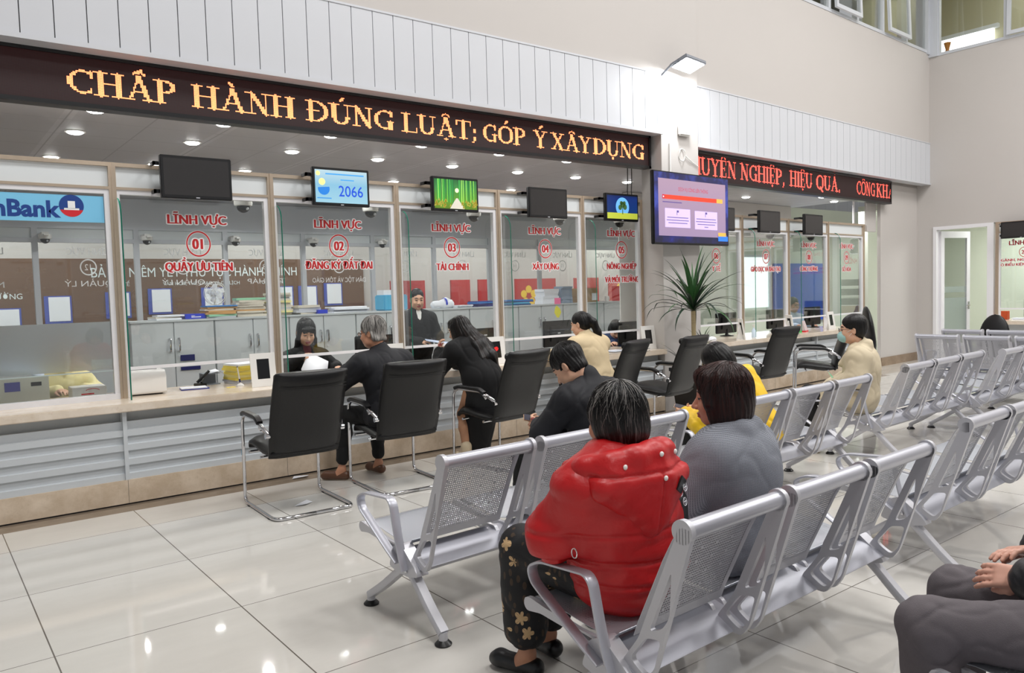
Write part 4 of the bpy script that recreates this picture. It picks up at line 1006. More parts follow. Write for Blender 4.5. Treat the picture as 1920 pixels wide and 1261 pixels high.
# ------------------------------------------------------------------ ceiling downlights
def downlight(x, y, z, label):
    t = thing('ceiling_downlight', label, 'lamp', (x, y, z), group='round downlights in the office ceiling')
    m = MB(); m.lathe([(.066, 0), (.082, 0), (.082, -.006), (.066, -.008)], n=20); m.build('rim', M_WHITEP, t, smooth=True)
    m = MB(); m.lathe([(.066, -.004), (.06, -.014), (.045, -.021), (.02, -.025), (0, -.025)], n=20); m.build('lens', M_LED, t, smooth='all')
def lamp_spot(x, y, z, p):
    d = bpy.data.lights.new('downlight_beam', 'SPOT'); d.energy = p; d.spot_size = math.radians(165); d.spot_blend = .6; d.shadow_soft_size = .05; d.color = (1, .985, .96)
    o = bpy.data.objects.new('downlight_beam', d); o.location = (x, y, z-.04); COL.objects.link(o)
ORD = ["first", "second", "third", "fourth", "fifth", "sixth", "seventh", "eighth"]
for i in range(0, 8):
    for y, rn_ in ((6.62, 'front row'), (7.53, 'second row'), (8.9, 'third row'), (10.7, 'rear row')):
        if y == 6.62 and i > 5: continue
        x = 1.21+.955*i; downlight(x, y, 2.96, f'round lit ceiling downlight, {rn_} behind the amber display, {ORD[i]} from the left')
        if i % 2 == (y in (7.53, 10.7)): lamp_spot(x, y, 2.96, 48)
for i, (x, y) in enumerate([(11.1, 7.9), (12.4, 7.3), (9.6, 7.5), (13.3, 7.6)]): downlight(x, y, 2.96, 'lit ceiling downlight over the right counter, ' + ['above the second window', 'nearest the red letters', 'behind the television', 'at the far end'][i]); lamp_spot(x, y, 2.96, 48)

# ------------------------------------------------------------------ office chairs at the counter (cantilever frame, leather)
M_LEATHER = mat('black_leather', srgb(13, 13, 15), .36, spec=.4, var=.15, scale=10, bump=.12, bscale=220)
M_LEATHER2 = mat('black_leather_back', srgb(16, 16, 18), .5, var=.1, scale=8, bump=.1, bscale=260)
M_BLUE = mat('blue_tape', srgb(70, 150, 190), .5, var=0)
def pad(mb, W, prof, thick, crown=.02, nu=10, edge=.03, mi=0):
    """upholstered slab swept along a side profile of (y,z) points; W half width"""
    n = len(prof); vs = []; fs = []; P = [Vector((p[0], p[1])) for p in prof]
    T = []
    for i in range(n):
        t = (P[min(i+1, n-1)]-P[max(i-1, 0)]).normalized(); T.append(Vector((-t.y, t.x)))
    for sgn in (1, -1):
        for i in range(n):
            ei = min(i, n-1-i)/2.0; fe = min(1, ei)
            for k in range(nu+1):
                u = -1+2*k/nu; fx = 1-abs(u)**6*.75
                w_ = W*(1-.03*(1-fe)); th = thick/2*fx*(.55+.45*fe)+crown*(1-u*u)*fe*.5
                q = P[i]+T[i]*sgn*th; vs.append((u*w_, q.x, q.y))
    m = nu+1
    for i in range(n-1):
        for k in range(nu):
            a = i*m+k; fs.append((a, a+1, a+m+1, a+m)); b = n*m+a; fs.append((b, b+m, b+m+1, b+1))
        for k in (0, nu):
            a = i*m+k; b = n*m+a; fs.append((a, a+m, b+m, b))
    for i in (0, n-1):
        for k in range(nu): a = i*m+k; b = n*m+a; fs.append((a, a+1, b+1, b))
    return mb.add(vs, fs, mi)
def make_office_chair(name='office_chair', label='', cat='chair', loc=(0, 0, 0), rz=0):
    t = thing(name, label, cat, loc, rz, 'black visitor chairs along the counters')
    # side profile: y forward, z up. back from the seat to the headroll
    bp = [(.02, .40), (-.005, .46), (-.03, .54), (-.055, .63), (-.085, .72), (-.12, .81), (-.16, .90), (-.185, .955), (-.20, .985), (-.205, 1.0)]
    m = MB(); pad(m, .262, bp, .075, .025); m.tube([(-.25, -.175, .962), (.25, -.175, .962)], .032, 12); b = m.build('backrest', M_LEATHER, t, smooth='all')
    s = MB()
    for dz in (0, .02): s.tube([(-.24, -.165-.045, .905-dz), (0, -.168-.052, .898-dz), (.24, -.165-.045, .905-dz)], .0022, 5)
    s.build('seam', M_LEATHER, b)
    sp = [(-.02, .43), (.06, .425), (.14, .43), (.22, .44), (.30, .452), (.37, .462), (.43, .458), (.46, .44), (.47, .415)]
    m = MB(); pad(m, .255, sp, .085, .02); m.build('seat', M_LEATHER, t, smooth='all')
    for sx in (-1, 1):
        x = sx*.285
        f = MB(); pts = [(x, .05, .60), (x, .11, .655), (x, .42, .665), (x, .475, .62), (x, .49, .035), (x, .45, .014), (x, -.10, .014), (x*.93, -.16, .014), (0, -.162, .014)]
        f.tube(rounded(pts, .07, 5), .0125, 10); f.build('frame', M_CHROME, t, smooth='all')
        a = MB(); a.tube(rounded([(x, .08, .645), (x, .14, .678), (x, .40, .685), (x, .445, .668)], .05, 4), .02, 10, flat=(.046, .028, (1, 0, 0))); a.build('armrest', M_BLACKP, t, smooth=True)
        c = MB(); c.tube(rounded([(x, .06, .63), (x, .015, .615), (x*.92, -.03, .575)], .02, 4), [.016]*7 if False else .015, 10); c.cyl((x*1.0, -.03, .565), (x*.86, -.03, .565), .02); c.build('arm_bracket', M_CHROME, t, smooth=True)
        for yy in (.38, -.06):
            g = MB(); g.box((x-.013, yy, .0), (x+.013, yy+.03, .006)); g.build('glide', M_BLACKP, t)
    m = MB(); m.cyl((-.285, .36, .40), (.285, .36, .40), .011); m.cyl((-.285, .10, .40), (.285, .10, .40), .011); m.build('cross_bar', M_CHROME, t, smooth=True)
    return t
OC = [((2.16, 5.22), -2, 'black leather chair nearest the camera, standing empty at the marble counter'), ((3.02, 5.27), -4, 'black leather chair the grey haired man sits on'),
      ((4.12, 5.32), 8, 'black leather chair right behind the man with the phone, third from the left'), ((5.47, 5.36), 17, 'black leather chair behind the woman with the ponytail'), ((6.24, 5.27), 10, 'black leather chair turned by the pillar in front of the dracaena'),
      ((8.05, 5.38), 0, 'black leather chair second from the far end of the right counter'), ((9.35, 5.35), 35, 'black leather chair turned sideways beside the masked woman')]
oc0 = make_office_chair(label=OC[0][2], loc=(*OC[0][0], 0), rz=math.radians(OC[0][1]))
tp = MB(); tp.cyl((-.285, .488, .36), (-.285, .488, .40), .0135, n=10); 
for (p, a, lb) in OC[1:]: copy_tree(oc0, (*p, 0), math.radians(a), lb)
tp.build('blue_tape', M_BLUE, oc0)

# round backed swivel chair by the far end and the chair at the right counter
def swivel(label, loc, rz, hgt=1.02, wdt=.25):
    t = thing('swivel_chair', label, 'chair', loc, rz)
    S = Solid(); S.ell((0, -.2, hgt-.32), (wdt, .06, .36), R=rotx(-.12), k=.02); S.ell((0, -.19, hgt-.5), (wdt*.95, .07, .16), k=.05)
    V, F = solid_mesh(S, .014); np_object('backrest', V, F, M_LEATHER, t)
    S = Solid(); S.box((0, .06, .46), (.26, .25, .06), .05); V, F = solid_mesh(S, .014); np_object('seat', V, F, M_LEATHER, t)
    m = MB(); m.cyl((0, 0, .10), (0, 0, .42), .03)
    m.build('column', M_BLACKP, t)
    for k in range(5):
        a = 2*PI*k/5; m = MB(); m.tube([(0, 0, .11), (.29*math.cos(a), .29*math.sin(a), .07)], [.025, .016], 8); m.sphere((.29*math.cos(a), .29*math.sin(a), .032), .032, 10, 6); m.build('leg', M_BLACKP, t)
    m = MB(); m.tube([(0, -.06, .42), (0, -.24, .45), (0, -.245, .6)], .02, 8); m.build('back_support', M_BLACKP, t)
    return t
swivel('tall round backed black chair behind the masked woman at the far counter end', (10.5, 5.72, 0), math.radians(38), 1.12, .28)
swivel('low black chair in front of the counter window on the right wall', (13.45, 4.95, 0), math.radians(-90), .90, .22)

# ------------------------------------------------------------------ steel waiting benches
def silver(name, c, r, me): return mat(name, c, r, me, var=.04, scale=5)
M_SILVER = silver('silver_paint', srgb(186, 187, 196), .34, .45); M_SILVER2 = silver('silver_cast', srgb(196, 196, 202), .38, .35); M_BEAMP = silver('silver_beam', srgb(176, 177, 186), .42, .35)
M_PERF = perf_mat('perforated_sheet', srgb(188, 189, 196)); M_PERFS = perf_mat('perforated_seat', srgb(196, 200, 208), hole=.22)
PITCH = .562
def sheet(name, prof, x0, x1, m, parent, mx_=.025, my=2, th=.0022):
    """bent sheet swept along profile (y,z); attribute 'sheet' carries sheet coordinates"""
    xs = [x0, x0+mx_, x0+mx_+.001]+[x0+mx_+.001+(x1-x0-2*mx_-.002)*k/4 for k in (1, 2, 3)]+[x1-mx_-.001, x1-mx_, x1]; inn = [0, 0, 1, 1, 1, 1, 1, 0, 0]
    P = []; acc = 0; L = []
    for i, p in enumerate(prof):
        if i: acc += math.dist(p, prof[i-1])
        P.append(p); L.append(acc)
    vs = []; at = []; fs = []; n = len(xs)
    for sd in (0, 1):
        for i, p in enumerate(P):
            t = Vector(P[min(i+1, len(P)-1)])-Vector(P[max(i-1, 0)]); t.normalize(); nn = Vector((-t.y, t.x))*th*sd
            for k, x in enumerate(xs): vs.append((x, p[0]+nn.x, p[1]+nn.y)); at += [x, L[i], float(inn[k] and my <= i < len(P)-my)]
    m_ = len(P)
    for i in range(m_-1):
        for k in range(n-1): a = i*n+k; fs.append((a, a+1, a+n+1, a+n)); b = m_*n+a; fs.append((b, b+n, b+n+1, b+1))
    for i in range(m_-1):
        for k in (0, n-1): a = i*n+k; b = m_*n+a; fs.append((a, a+n, b+n, b))
    for i in (0, m_-1):
        for k in range(n-1): a = i*n+k; b = m_*n+a; fs.append((a, a+1, b+1, b))
    me = bpy.data.meshes.new(name); me.from_pydata(vs, [], fs); me.materials.append(m)
    me.polygons.foreach_set('use_smooth', [True]*len(fs)); me.set_sharp_from_angle(angle=.7)
    a = me.attributes.new('sheet', 'FLOAT_VECTOR', 'POINT'); a.data.foreach_set('vector', at); me.update()
    return link(bpy.data.objects.new(name, me), parent)
# side plate: leaning cast frame with openings (y,z)
SIDE = rpoly([(-.375, .80), (-.325, .805), (-.16, .42), (-.09, .325), (-.155, .285), (-.195, .285), (-.225, .33)], .018, 3)
SIDE_H = [rpoly([(-.295, .665), (-.285, .52), (-.255, .475), (-.205, .455)], .02, 3), rpoly([(-.25, .44), (-.222, .34), (-.19, .305), (-.16, .32), (-.125, .345), (-.19, .43)], .018, 3)]
SEATP = [(-.06, .395), (-.04, .375), (.0, .368), (.08, .372), (.16, .382), (.24, .394), (.30, .400), (.345, .398), (.372, .384), (.380, .36), (.37, .342)]
BACKP = [(-.115, .405), (-.125, .43), (-.135, .455), (-.17, .53), (-.205, .605), (-.24, .68), (-.275, .745), (-.295, .775), (-.31, .79)]
def make_bench(label, loc, rz, n=3, arms=True):
    t = thing('waiting_bench', label, 'bench', loc, rz, None)
    Lx = n*PITCH
    m = MB(); m.prism(rpoly([(-.165, .29), (-.06, .235), (.05, .33), (-.02, .352), (-.085, .335)], .01, 2), .02, Lx-.02); m.build('beam', M_BEAMP, t, smooth=True)
    for k in range(n):
        x0 = k*PITCH+.047; x1 = (k+1)*PITCH-.047
        s = thing('x', None, None); s.name = 'seat'; COL.objects.unlink(s); bpy.data.objects.remove(s)
        st = sheet('seat', SEATP, x0, x1, M_PERFS, t, my=3)
        bk = sheet('backrest', BACKP, x0+.005, x1-.005, M_PERF, t, my=2)
        r = MB(); prof = []
        r.tube([(x0-.022, -.335, .79), (x1+.022, -.335, .79)], .029, 14); r.build('top_roll', M_SILVER, bk, smooth=True)
        for sx, x in ((-1, x0-.013), (1, x1+.013)):
            f = MB(); f.prism(SIDE, x-.010, x+.010, holes=SIDE_H)
            f.lathe([(.0, -.004), (.036, -.004), (.036, .018), (0, .018)], (x-(.012 if sx < 0 else .002), -.335, .79), 16, axis='x') if False else None
            f.lathe([(0, 0), (.037, 0), (.037, .02), (0, .02)], (x-.010, -.335, .79), 18, axis='x')
            f.build('side_frame', M_SILVER2, bk, smooth=True)
            g = MB(); g.prism(rpoly([(-.10, .30), (-.02, .31), (.12, .338), (.30, .355), (.375, .345), (.392, .365), (.385, .392), (.36, .398), (.28, .384), (.1, .362), (-.06, .36)], .012, 2), x-.009, x+.009, holes=[rpoly([(.04, .335), (.18, .352), (.18, .362), (.04, .35)], .006, 2)]); g.build('seat_bracket', M_SILVER2, st, smooth=True)
    for e, x in ((-1, .0), (1, Lx)):
        # two splayed legs on a cast hub, black feet
        for sy in (-1, 1):
            xs = x+e*-.03
            pts = [(xs, -.045+sy*.03, .262), (xs, -.045+sy*.085, .225), (xs, -.02+sy*.20, .125), (xs, sy*.30, .052)] if sy > 0 else [(xs, -.045+sy*.03, .262), (xs, -.045+sy*.075, .225), (xs, -.03+sy*.19, .125), (xs, sy*.31, .052)]
            g = MB(); pp = rounded(pts, .06, 4); g.tube(pp, 1, flat=(.05, .034, (1, 0, 0))); g.cyl((xs, sy*.305, .02), (xs, sy*.305, .058), .020); lg = g.build('leg', M_SILVER2, t, smooth=True)
            g = MB(); g.lathe([(0, 0), (.036, 0), (.038, .006), (.024, .02), (.014, .026), (0, .026)], (xs, sy*.305, 0), 18); g.build('foot', M_BLACKP, lg, smooth=True)
        h = MB(); h.prism(rpoly([(-.17, .262), (-.14, .30), (-.03, .385), (.03, .36), (.07, .26), (-.0, .245), (-.09, .245)], .015, 2), x-e*.03-.03, x-e*.03+.03); hub = h.build('hub', M_SILVER2, t, smooth=True)
        for yy, zz in ((-.045, .30), (-.075, .268)):
            q = MB(); q.sphere((x+e*.004, yy, zz), (.006, .009, .009), 8, 6); q.build('bolt', M_CHROME, hub)
        if arms:
            a = MB(); xa = x+e*.012
            pts = [(xa, -.085, .275), (xa, -.04, .40), (xa, .0-.005, .56), (xa, .02, .585), (xa, .24, .572), (xa, .30, .54), (xa, .285, .49), (xa, .06, .35), (xa, -.03, .30)]
            a.tube(rounded(pts, .055, 5), 1, flat=(.042, .011, (1, 0, 0))); a.build('armrest', M_SILVER, t, smooth=True)
    return t
BN = [((1.69, 3.085), 2.2, 3, 'silver three seat bench in front of the man with the phone'),
      ((1.70, 1.80), 1.6, 3, 'silver three seat bench the women in red and in grey tweed sit on'),
      ((3.88, 3.17), 2.8, 3, 'silver three seat bench behind the person in yellow'),
      ((4.00, 1.965), 1.5, 3, 'silver bench behind and right of the tweed woman, cut by the picture edge'),
      ((6.31, 3.36), 2.3, 3, 'silver three seat bench behind the masked woman'),
      ((8.13, 3.315), 2.0, 3, 'silver bench cut by the right picture edge, next after the bench of the masked woman'),
      ((1.735, .60), 1.5, 3, 'silver bench at the bottom edge under the man in grey trousers')]
b0 = make_bench(BN[0][3], (*BN[0][0], 0), math.radians(BN[0][1]))
b4 = None
for (p, a, n, lb) in BN[1:]:
    if n == 3: copy_tree(b0, (*p, 0), math.radians(a), lb)
    elif b4 is None: b4 = make_bench(lb, (*p, 0), math.radians(a), 4)
    else: copy_tree(b4, (*p, 0), math.radians(a), lb)
copy_tree(b0, (10.41, 4.69, 0), math.radians(-90), 'silver bench facing the right wall, the nearer of the two seen from behind')
copy_tree(b0, (11.55, 4.86, 0), math.radians(-90), 'silver bench facing the right wall, the farther of the two seen from behind')

# ------------------------------------------------------------------ clothing materials
def cloth_mat(name, c, rough=.85, var=.12, scale=14, bump=.15, bscale=300, sheen=0): return mat(name, c, rough, var=var, scale=scale, bump=bump, bscale=bscale, sheen=sheen)
M_RNYL = mat('red_nylon', srgb(184, 12, 18), .42, var=.06, scale=8, bump=.35, bscale=26, sheen=0)
M_BLKC = cloth_mat('black_wool', srgb(13, 13, 15)); M_NAVYC = cloth_mat('dark_navy_cloth', srgb(17, 18, 25), .75); M_BEIGE = cloth_mat('beige_cotton', srgb(204, 184, 148), .8, .06)
M_BEIGE2 = cloth_mat('beige_trench', srgb(206, 192, 164), .75, .05); M_YELN = mat('yellow_nylon', srgb(240, 196, 30), .5, var=.05, bump=.08, bscale=60); M_WHTC = cloth_mat('white_cotton', srgb(236, 234, 232), .8, .03); M_MAROON = cloth_mat('maroon_cotton', srgb(84, 24, 34), .8)
M_GREYT = cloth_mat('grey_flannel', srgb(98, 92, 96), .85, .14, 30, .25, 420); M_BLKN = mat('black_nylon', srgb(24, 26, 30), .4, var=.1, bump=.08, bscale=80)
M_BROWNSH = mat('brown_leather', srgb(92, 58, 38), .4, var=.15); M_BLKSH = mat('black_shoe', srgb(18, 18, 22), .3, var=.1); M_BEISH = mat('beige_shoe', srgb(206, 188, 158), .5); M_MASK = cloth_mat('surgical_mask', srgb(164, 206, 204), .8, .03)
M_TANTR = cloth_mat('tan_hose', srgb(176, 130, 100), .8); M_BLUEC = cloth_mat('blue_cloth', srgb(44, 62, 98)); M_LBLUE = cloth_mat('pale_blue_shirt', srgb(190, 206, 226))
def tweed_mat():
    m, nt, b = node_mat('grey_tweed'); L = nt.links.new; tc = N(nt, 'ShaderNodeTexCoord'); p = .0050
    at = N(nt, 'ShaderNodeAttribute', attribute_name='flow'); s = N(nt, 'ShaderNodeSeparateXYZ'); L(at.outputs['Vector'], s.inputs[0])
    a = math_n(nt, 'FRACT', math_n(nt, 'DIVIDE', s.outputs['X'], p)); c = math_n(nt, 'FRACT', math_n(nt, 'DIVIDE', s.outputs['Y'], p))
    k = math_n(nt, 'MAXIMUM', math_n(nt, 'MULTIPLY', math_n(nt, 'LESS_THAN', a, .6), math_n(nt, 'LESS_THAN', c, .55)), math_n(nt, 'LESS_THAN', math_n(nt, 'ABSOLUTE', math_n(nt, 'SUBTRACT', a, c)), .12))
    no = N(nt, 'ShaderNodeTexNoise', i_Scale=190.0, i_Detail=3.0); L(tc.outputs['Object'], no.inputs['Vector'])
    base = mixc(nt, k, srgb(166, 169, 178), srgb(50, 54, 64)); L(mixc(nt, math_n(nt, 'MULTIPLY', no.outputs['Fac'], .5), base, srgb(96, 100, 110)), b.inputs['Base Color'])
    b.inputs['Roughness'].default_value = .9; return m
M_TWEED = tweed_mat()
def floral_mat():
    m, nt, b = node_mat('floral_print'); L = nt.links.new; tc, s = sep(nt)
    vo = N(nt, 'ShaderNodeTexVoronoi', i_Scale=11.5, i_Randomness=.85); L(tc.outputs['Object'], vo.inputs['Vector'])
    d = N(nt, 'ShaderNodeVectorMath', operation='SUBTRACT'); mp = N(nt, 'ShaderNodeVectorMath', operation='SCALE'); L(tc.outputs['Object'], mp.inputs[0]); mp.inputs['Scale'].default_value = 1.0
    L(mp.outputs[0], d.inputs[0]); L(vo.outputs['Position'], d.inputs[1]); q = N(nt, 'ShaderNodeSeparateXYZ'); L(d.outputs[0], q.inputs[0])
    ang = math_n(nt, 'ARCTAN2', q.outputs['Z'], math_n(nt, 'SUBTRACT', q.outputs['Y'], q.outputs['X'])); pet = math_n(nt, 'MULTIPLY_ADD', math_n(nt, 'ABSOLUTE', math_n(nt, 'SINE', math_n(nt, 'MULTIPLY', ang, 2.5))), .16, .17)
    fl = math_n(nt, 'LESS_THAN', vo.outputs['Distance'], pet); sel = N(nt, 'ShaderNodeSeparateColor'); L(vo.outputs['Color'], sel.inputs[0]); fl = math_n(nt, 'MULTIPLY', fl, math_n(nt, 'GREATER_THAN', sel.outputs[0], .2))
    vein = math_n(nt, 'LESS_THAN', math_n(nt, 'ABSOLUTE', math_n(nt, 'SUBTRACT', math_n(nt, 'FRACT', math_n(nt, 'DIVIDE', ang, .42)), .5)), .07)
    v2 = N(nt, 'ShaderNodeTexVoronoi', i_Scale=34.0); v2.inputs['Randomness'].default_value = 1.0; mm = N(nt, 'ShaderNodeMapping'); mm.inputs['Scale'].default_value = (1, 1, .5); L(tc.outputs['Object'], mm.inputs[0]); L(mm.outputs[0], v2.inputs['Vector'])
    base = mixc(nt, math_n(nt, 'LESS_THAN', v2.outputs['Distance'], .28), srgb(16, 16, 20), srgb(66, 50, 36))
    base = mixc(nt, fl, base, mixc(nt, vein, srgb(204, 172, 128), srgb(126, 92, 60))); L(base, b.inputs['Base Color']); b.inputs['Roughness'].default_value = .7; return m
M_FLORAL = floral_mat()
M_BRHAIR = hair_mat('dark_brown_hair', srgb(22, 12, 12), srgb(62, 34, 30)); M_GRHAIR = hair_mat('grey_hair', srgb(70, 68, 66), srgb(196, 192, 186), 110, lo=.35, hi=.65); M_SALTH = hair_mat('greying_black_hair', srgb(14, 13, 14), srgb(120, 114, 112), 120, lo=.52, hi=.72); M_BLK2 = hair_mat('black_hair_brown_ends', srgb(12, 10, 10), srgb(52, 36, 30), lo=.5)
M_FRAME = mat('glasses_frame', srgb(30, 30, 34), .3); M_LENS = glass_mat('glasses_lens', (.95, .95, .95, 1))

M_HB = mat('lock_black', srgb(16, 15, 16), .32, var=0); M_HB2 = mat('lock_dark', srgb(40, 37, 37), .32, var=0); M_HG = mat('lock_grey', srgb(150, 146, 142), .35, var=0); M_HG2 = mat('lock_silver', srgb(190, 187, 182), .35, var=0); M_HR = mat('lock_brown', srgb(44, 24, 23), .32, var=0); M_HR2 = mat('lock_auburn', srgb(66, 38, 34), .32, var=0)
noear = lambda p: (p[2] < .005 and abs(p[0]) > .05 and p[1] > -.05) or p[2] < -.055
# wearables: each takes the context of one person
def top(m, inf=.018, sleeve=1.0, name='jacket', hem=None, amp=.008, seed=1, collar=True, b=1.0, skirt=None, lab=None, kw=None, extra=None):
    def fn(c):
        def f(S):
            c['torso'](S, inf)
            for k in c['hn']: c['arm'](S, k, inf*.9, sleeve*.97, b)
            if collar: S.cap(c['N']-c['up']*.02, c['N']+c['up']*.035, .068*c['s']+inf*.4, .062*c['s']+inf*.3, k=.03)
            if hem: hem(S, c)
            if extra: extra(S, c)
            # neck opening
            nt = c['H']+c['HR'] @ np.array([0, -.02, -.06])*c['hs']; S.cap(c['N']+c['up']*.0, nt, .05*c['s'], .058*c['s'], k=.008, op=-1)
        c['cloth'](name, f, m, amp, seed, lab=lab, kw=kw)
    return fn
def hem_coat(dz=.12, fw=.0, r=.16):
    """coat skirts draped over the lap and hips"""
    def h(S, c):
        P = c['P']
        for k in c['lg']:
            hp = c['hip'][k]; kn = c['g']('kn'+k); S.cap(hp+np.array([0, 0, .0]), hp+(kn-hp)*fw, .115*c['s'], .10*c['s'], k=.05)
        S.ell(P+np.array([0, -.03, -.03]), np.array((r+.03, .13, dz))*c['s'], k=.05)
    return h
def trousers(m, inf=.012, to=.96, b=1.0, amp=.006, seed=4, name='trousers', flare=0.0):
    def fn(c):
        def f(S):
            S.ell(c['P']+np.array([0, 0, .0]), np.array((.165, .13, .11))*c['s']+inf, k=.04)
            for k in c['lg']:
                c['leg'](S, k, inf, to, b)
                if flare: kn, an = c['g']('kn'+k), c['g']('an'+k); S.cap(kn, kn+(an-kn)*to, .06*c['s']+inf, (.055+flare)*c['s']+inf, k=.03)
        c['cloth'](name, f, m, amp, seed)
    return fn
def hairfn(**kw): return lambda c: hair(c, **kw)
def shoefn(m, kind='flat'): return lambda c: shoes(c, m, kind)
def glasses(c):
    R, H, s = c['HR'], c['H'], c['hs']; m = MB(); q = lambda *a: tuple(H+R @ (np.array(a)*s))
    for x in (-1, 1):
        m.tube([q(x*.032+.022*math.cos(t), .105, .0+.016*math.sin(t)) for t in [2*PI*k/14 for k in range(14)]], .0018, 5, closed=True); m.tube([q(x*.054, .104, .004), q(x*.078, .06, .006), q(x*.08, -.01, .004)], .0018, 5)
    m.tube([q(-.01, .107, .003), q(.01, .107, .003)], .0018, 5); g = m.build('glasses', M_FRAME, c['T'])
    for x in (-1, 1):
        l = MB(); l.add([q(x*.032+.021*math.cos(t), .105, .015*math.sin(t)) for t in [2*PI*k/14 for k in range(14)]], [tuple(range(14))]); l.build('lens', M_LENS, g)
def thing_at(name, label, cat, mb, m, parts=None, group=None):
    o = mb.build(name, m, None, smooth=True); return tag(o, label, cat, group)
def phone(p, d, n, label, s=1.0):
    """handset: p centre, d long direction, n screen normal"""
    d, n = Vector(d).normalized(), Vector(n); n = (n-d*n.dot(d)).normalized(); e = d.cross(n); M = Matrix((( e.x, d.x, n.x, p[0]), (e.y, d.y, n.y, p[1]), (e.z, d.z, n.z, p[2]), (0, 0, 0, 1)))
    t = thing('phone', label, 'phone'); t.matrix_world = M
    m = MB(); m.bbox((0, 0, 0), (.037*s, .077*s, .0042), .004); m.build('phone_case', mat('gold_case', srgb(196, 160, 130), .3, .5), t, smooth=True)
    MB().box((-.034*s, -.073*s, .0042), (.034*s, .073*s, .0048)).build('screen', mat('phone_glass', srgb(40, 42, 60), .1, var=.3, scale=20), t)
    MB().bbox((.018, .055, -.005), (.012, .014, .0015), .003).build('camera_bump', M_BLACKP, t)
def sheetof(name, label, pts, m, cat='paper', group=None, th=.001):
    """loose curved sheet: pts is a grid (rows of 3-D points)"""
    mb = MB(); r, c = len(pts), len(pts[0]); vs = [Vector(p) for row in pts for p in row]
    fs = [(i*c+j, i*c+j+1, (i+1)*c+j+1, (i+1)*c+j) for i in range(r-1) for j in range(c-1)]
    mb.add(vs, fs); o = mb.build(name, m, None, smooth='all'); sm = o.modifiers.new('thickness', 'SOLIDIFY'); sm.thickness = th
    return tag(o, label, cat, group)

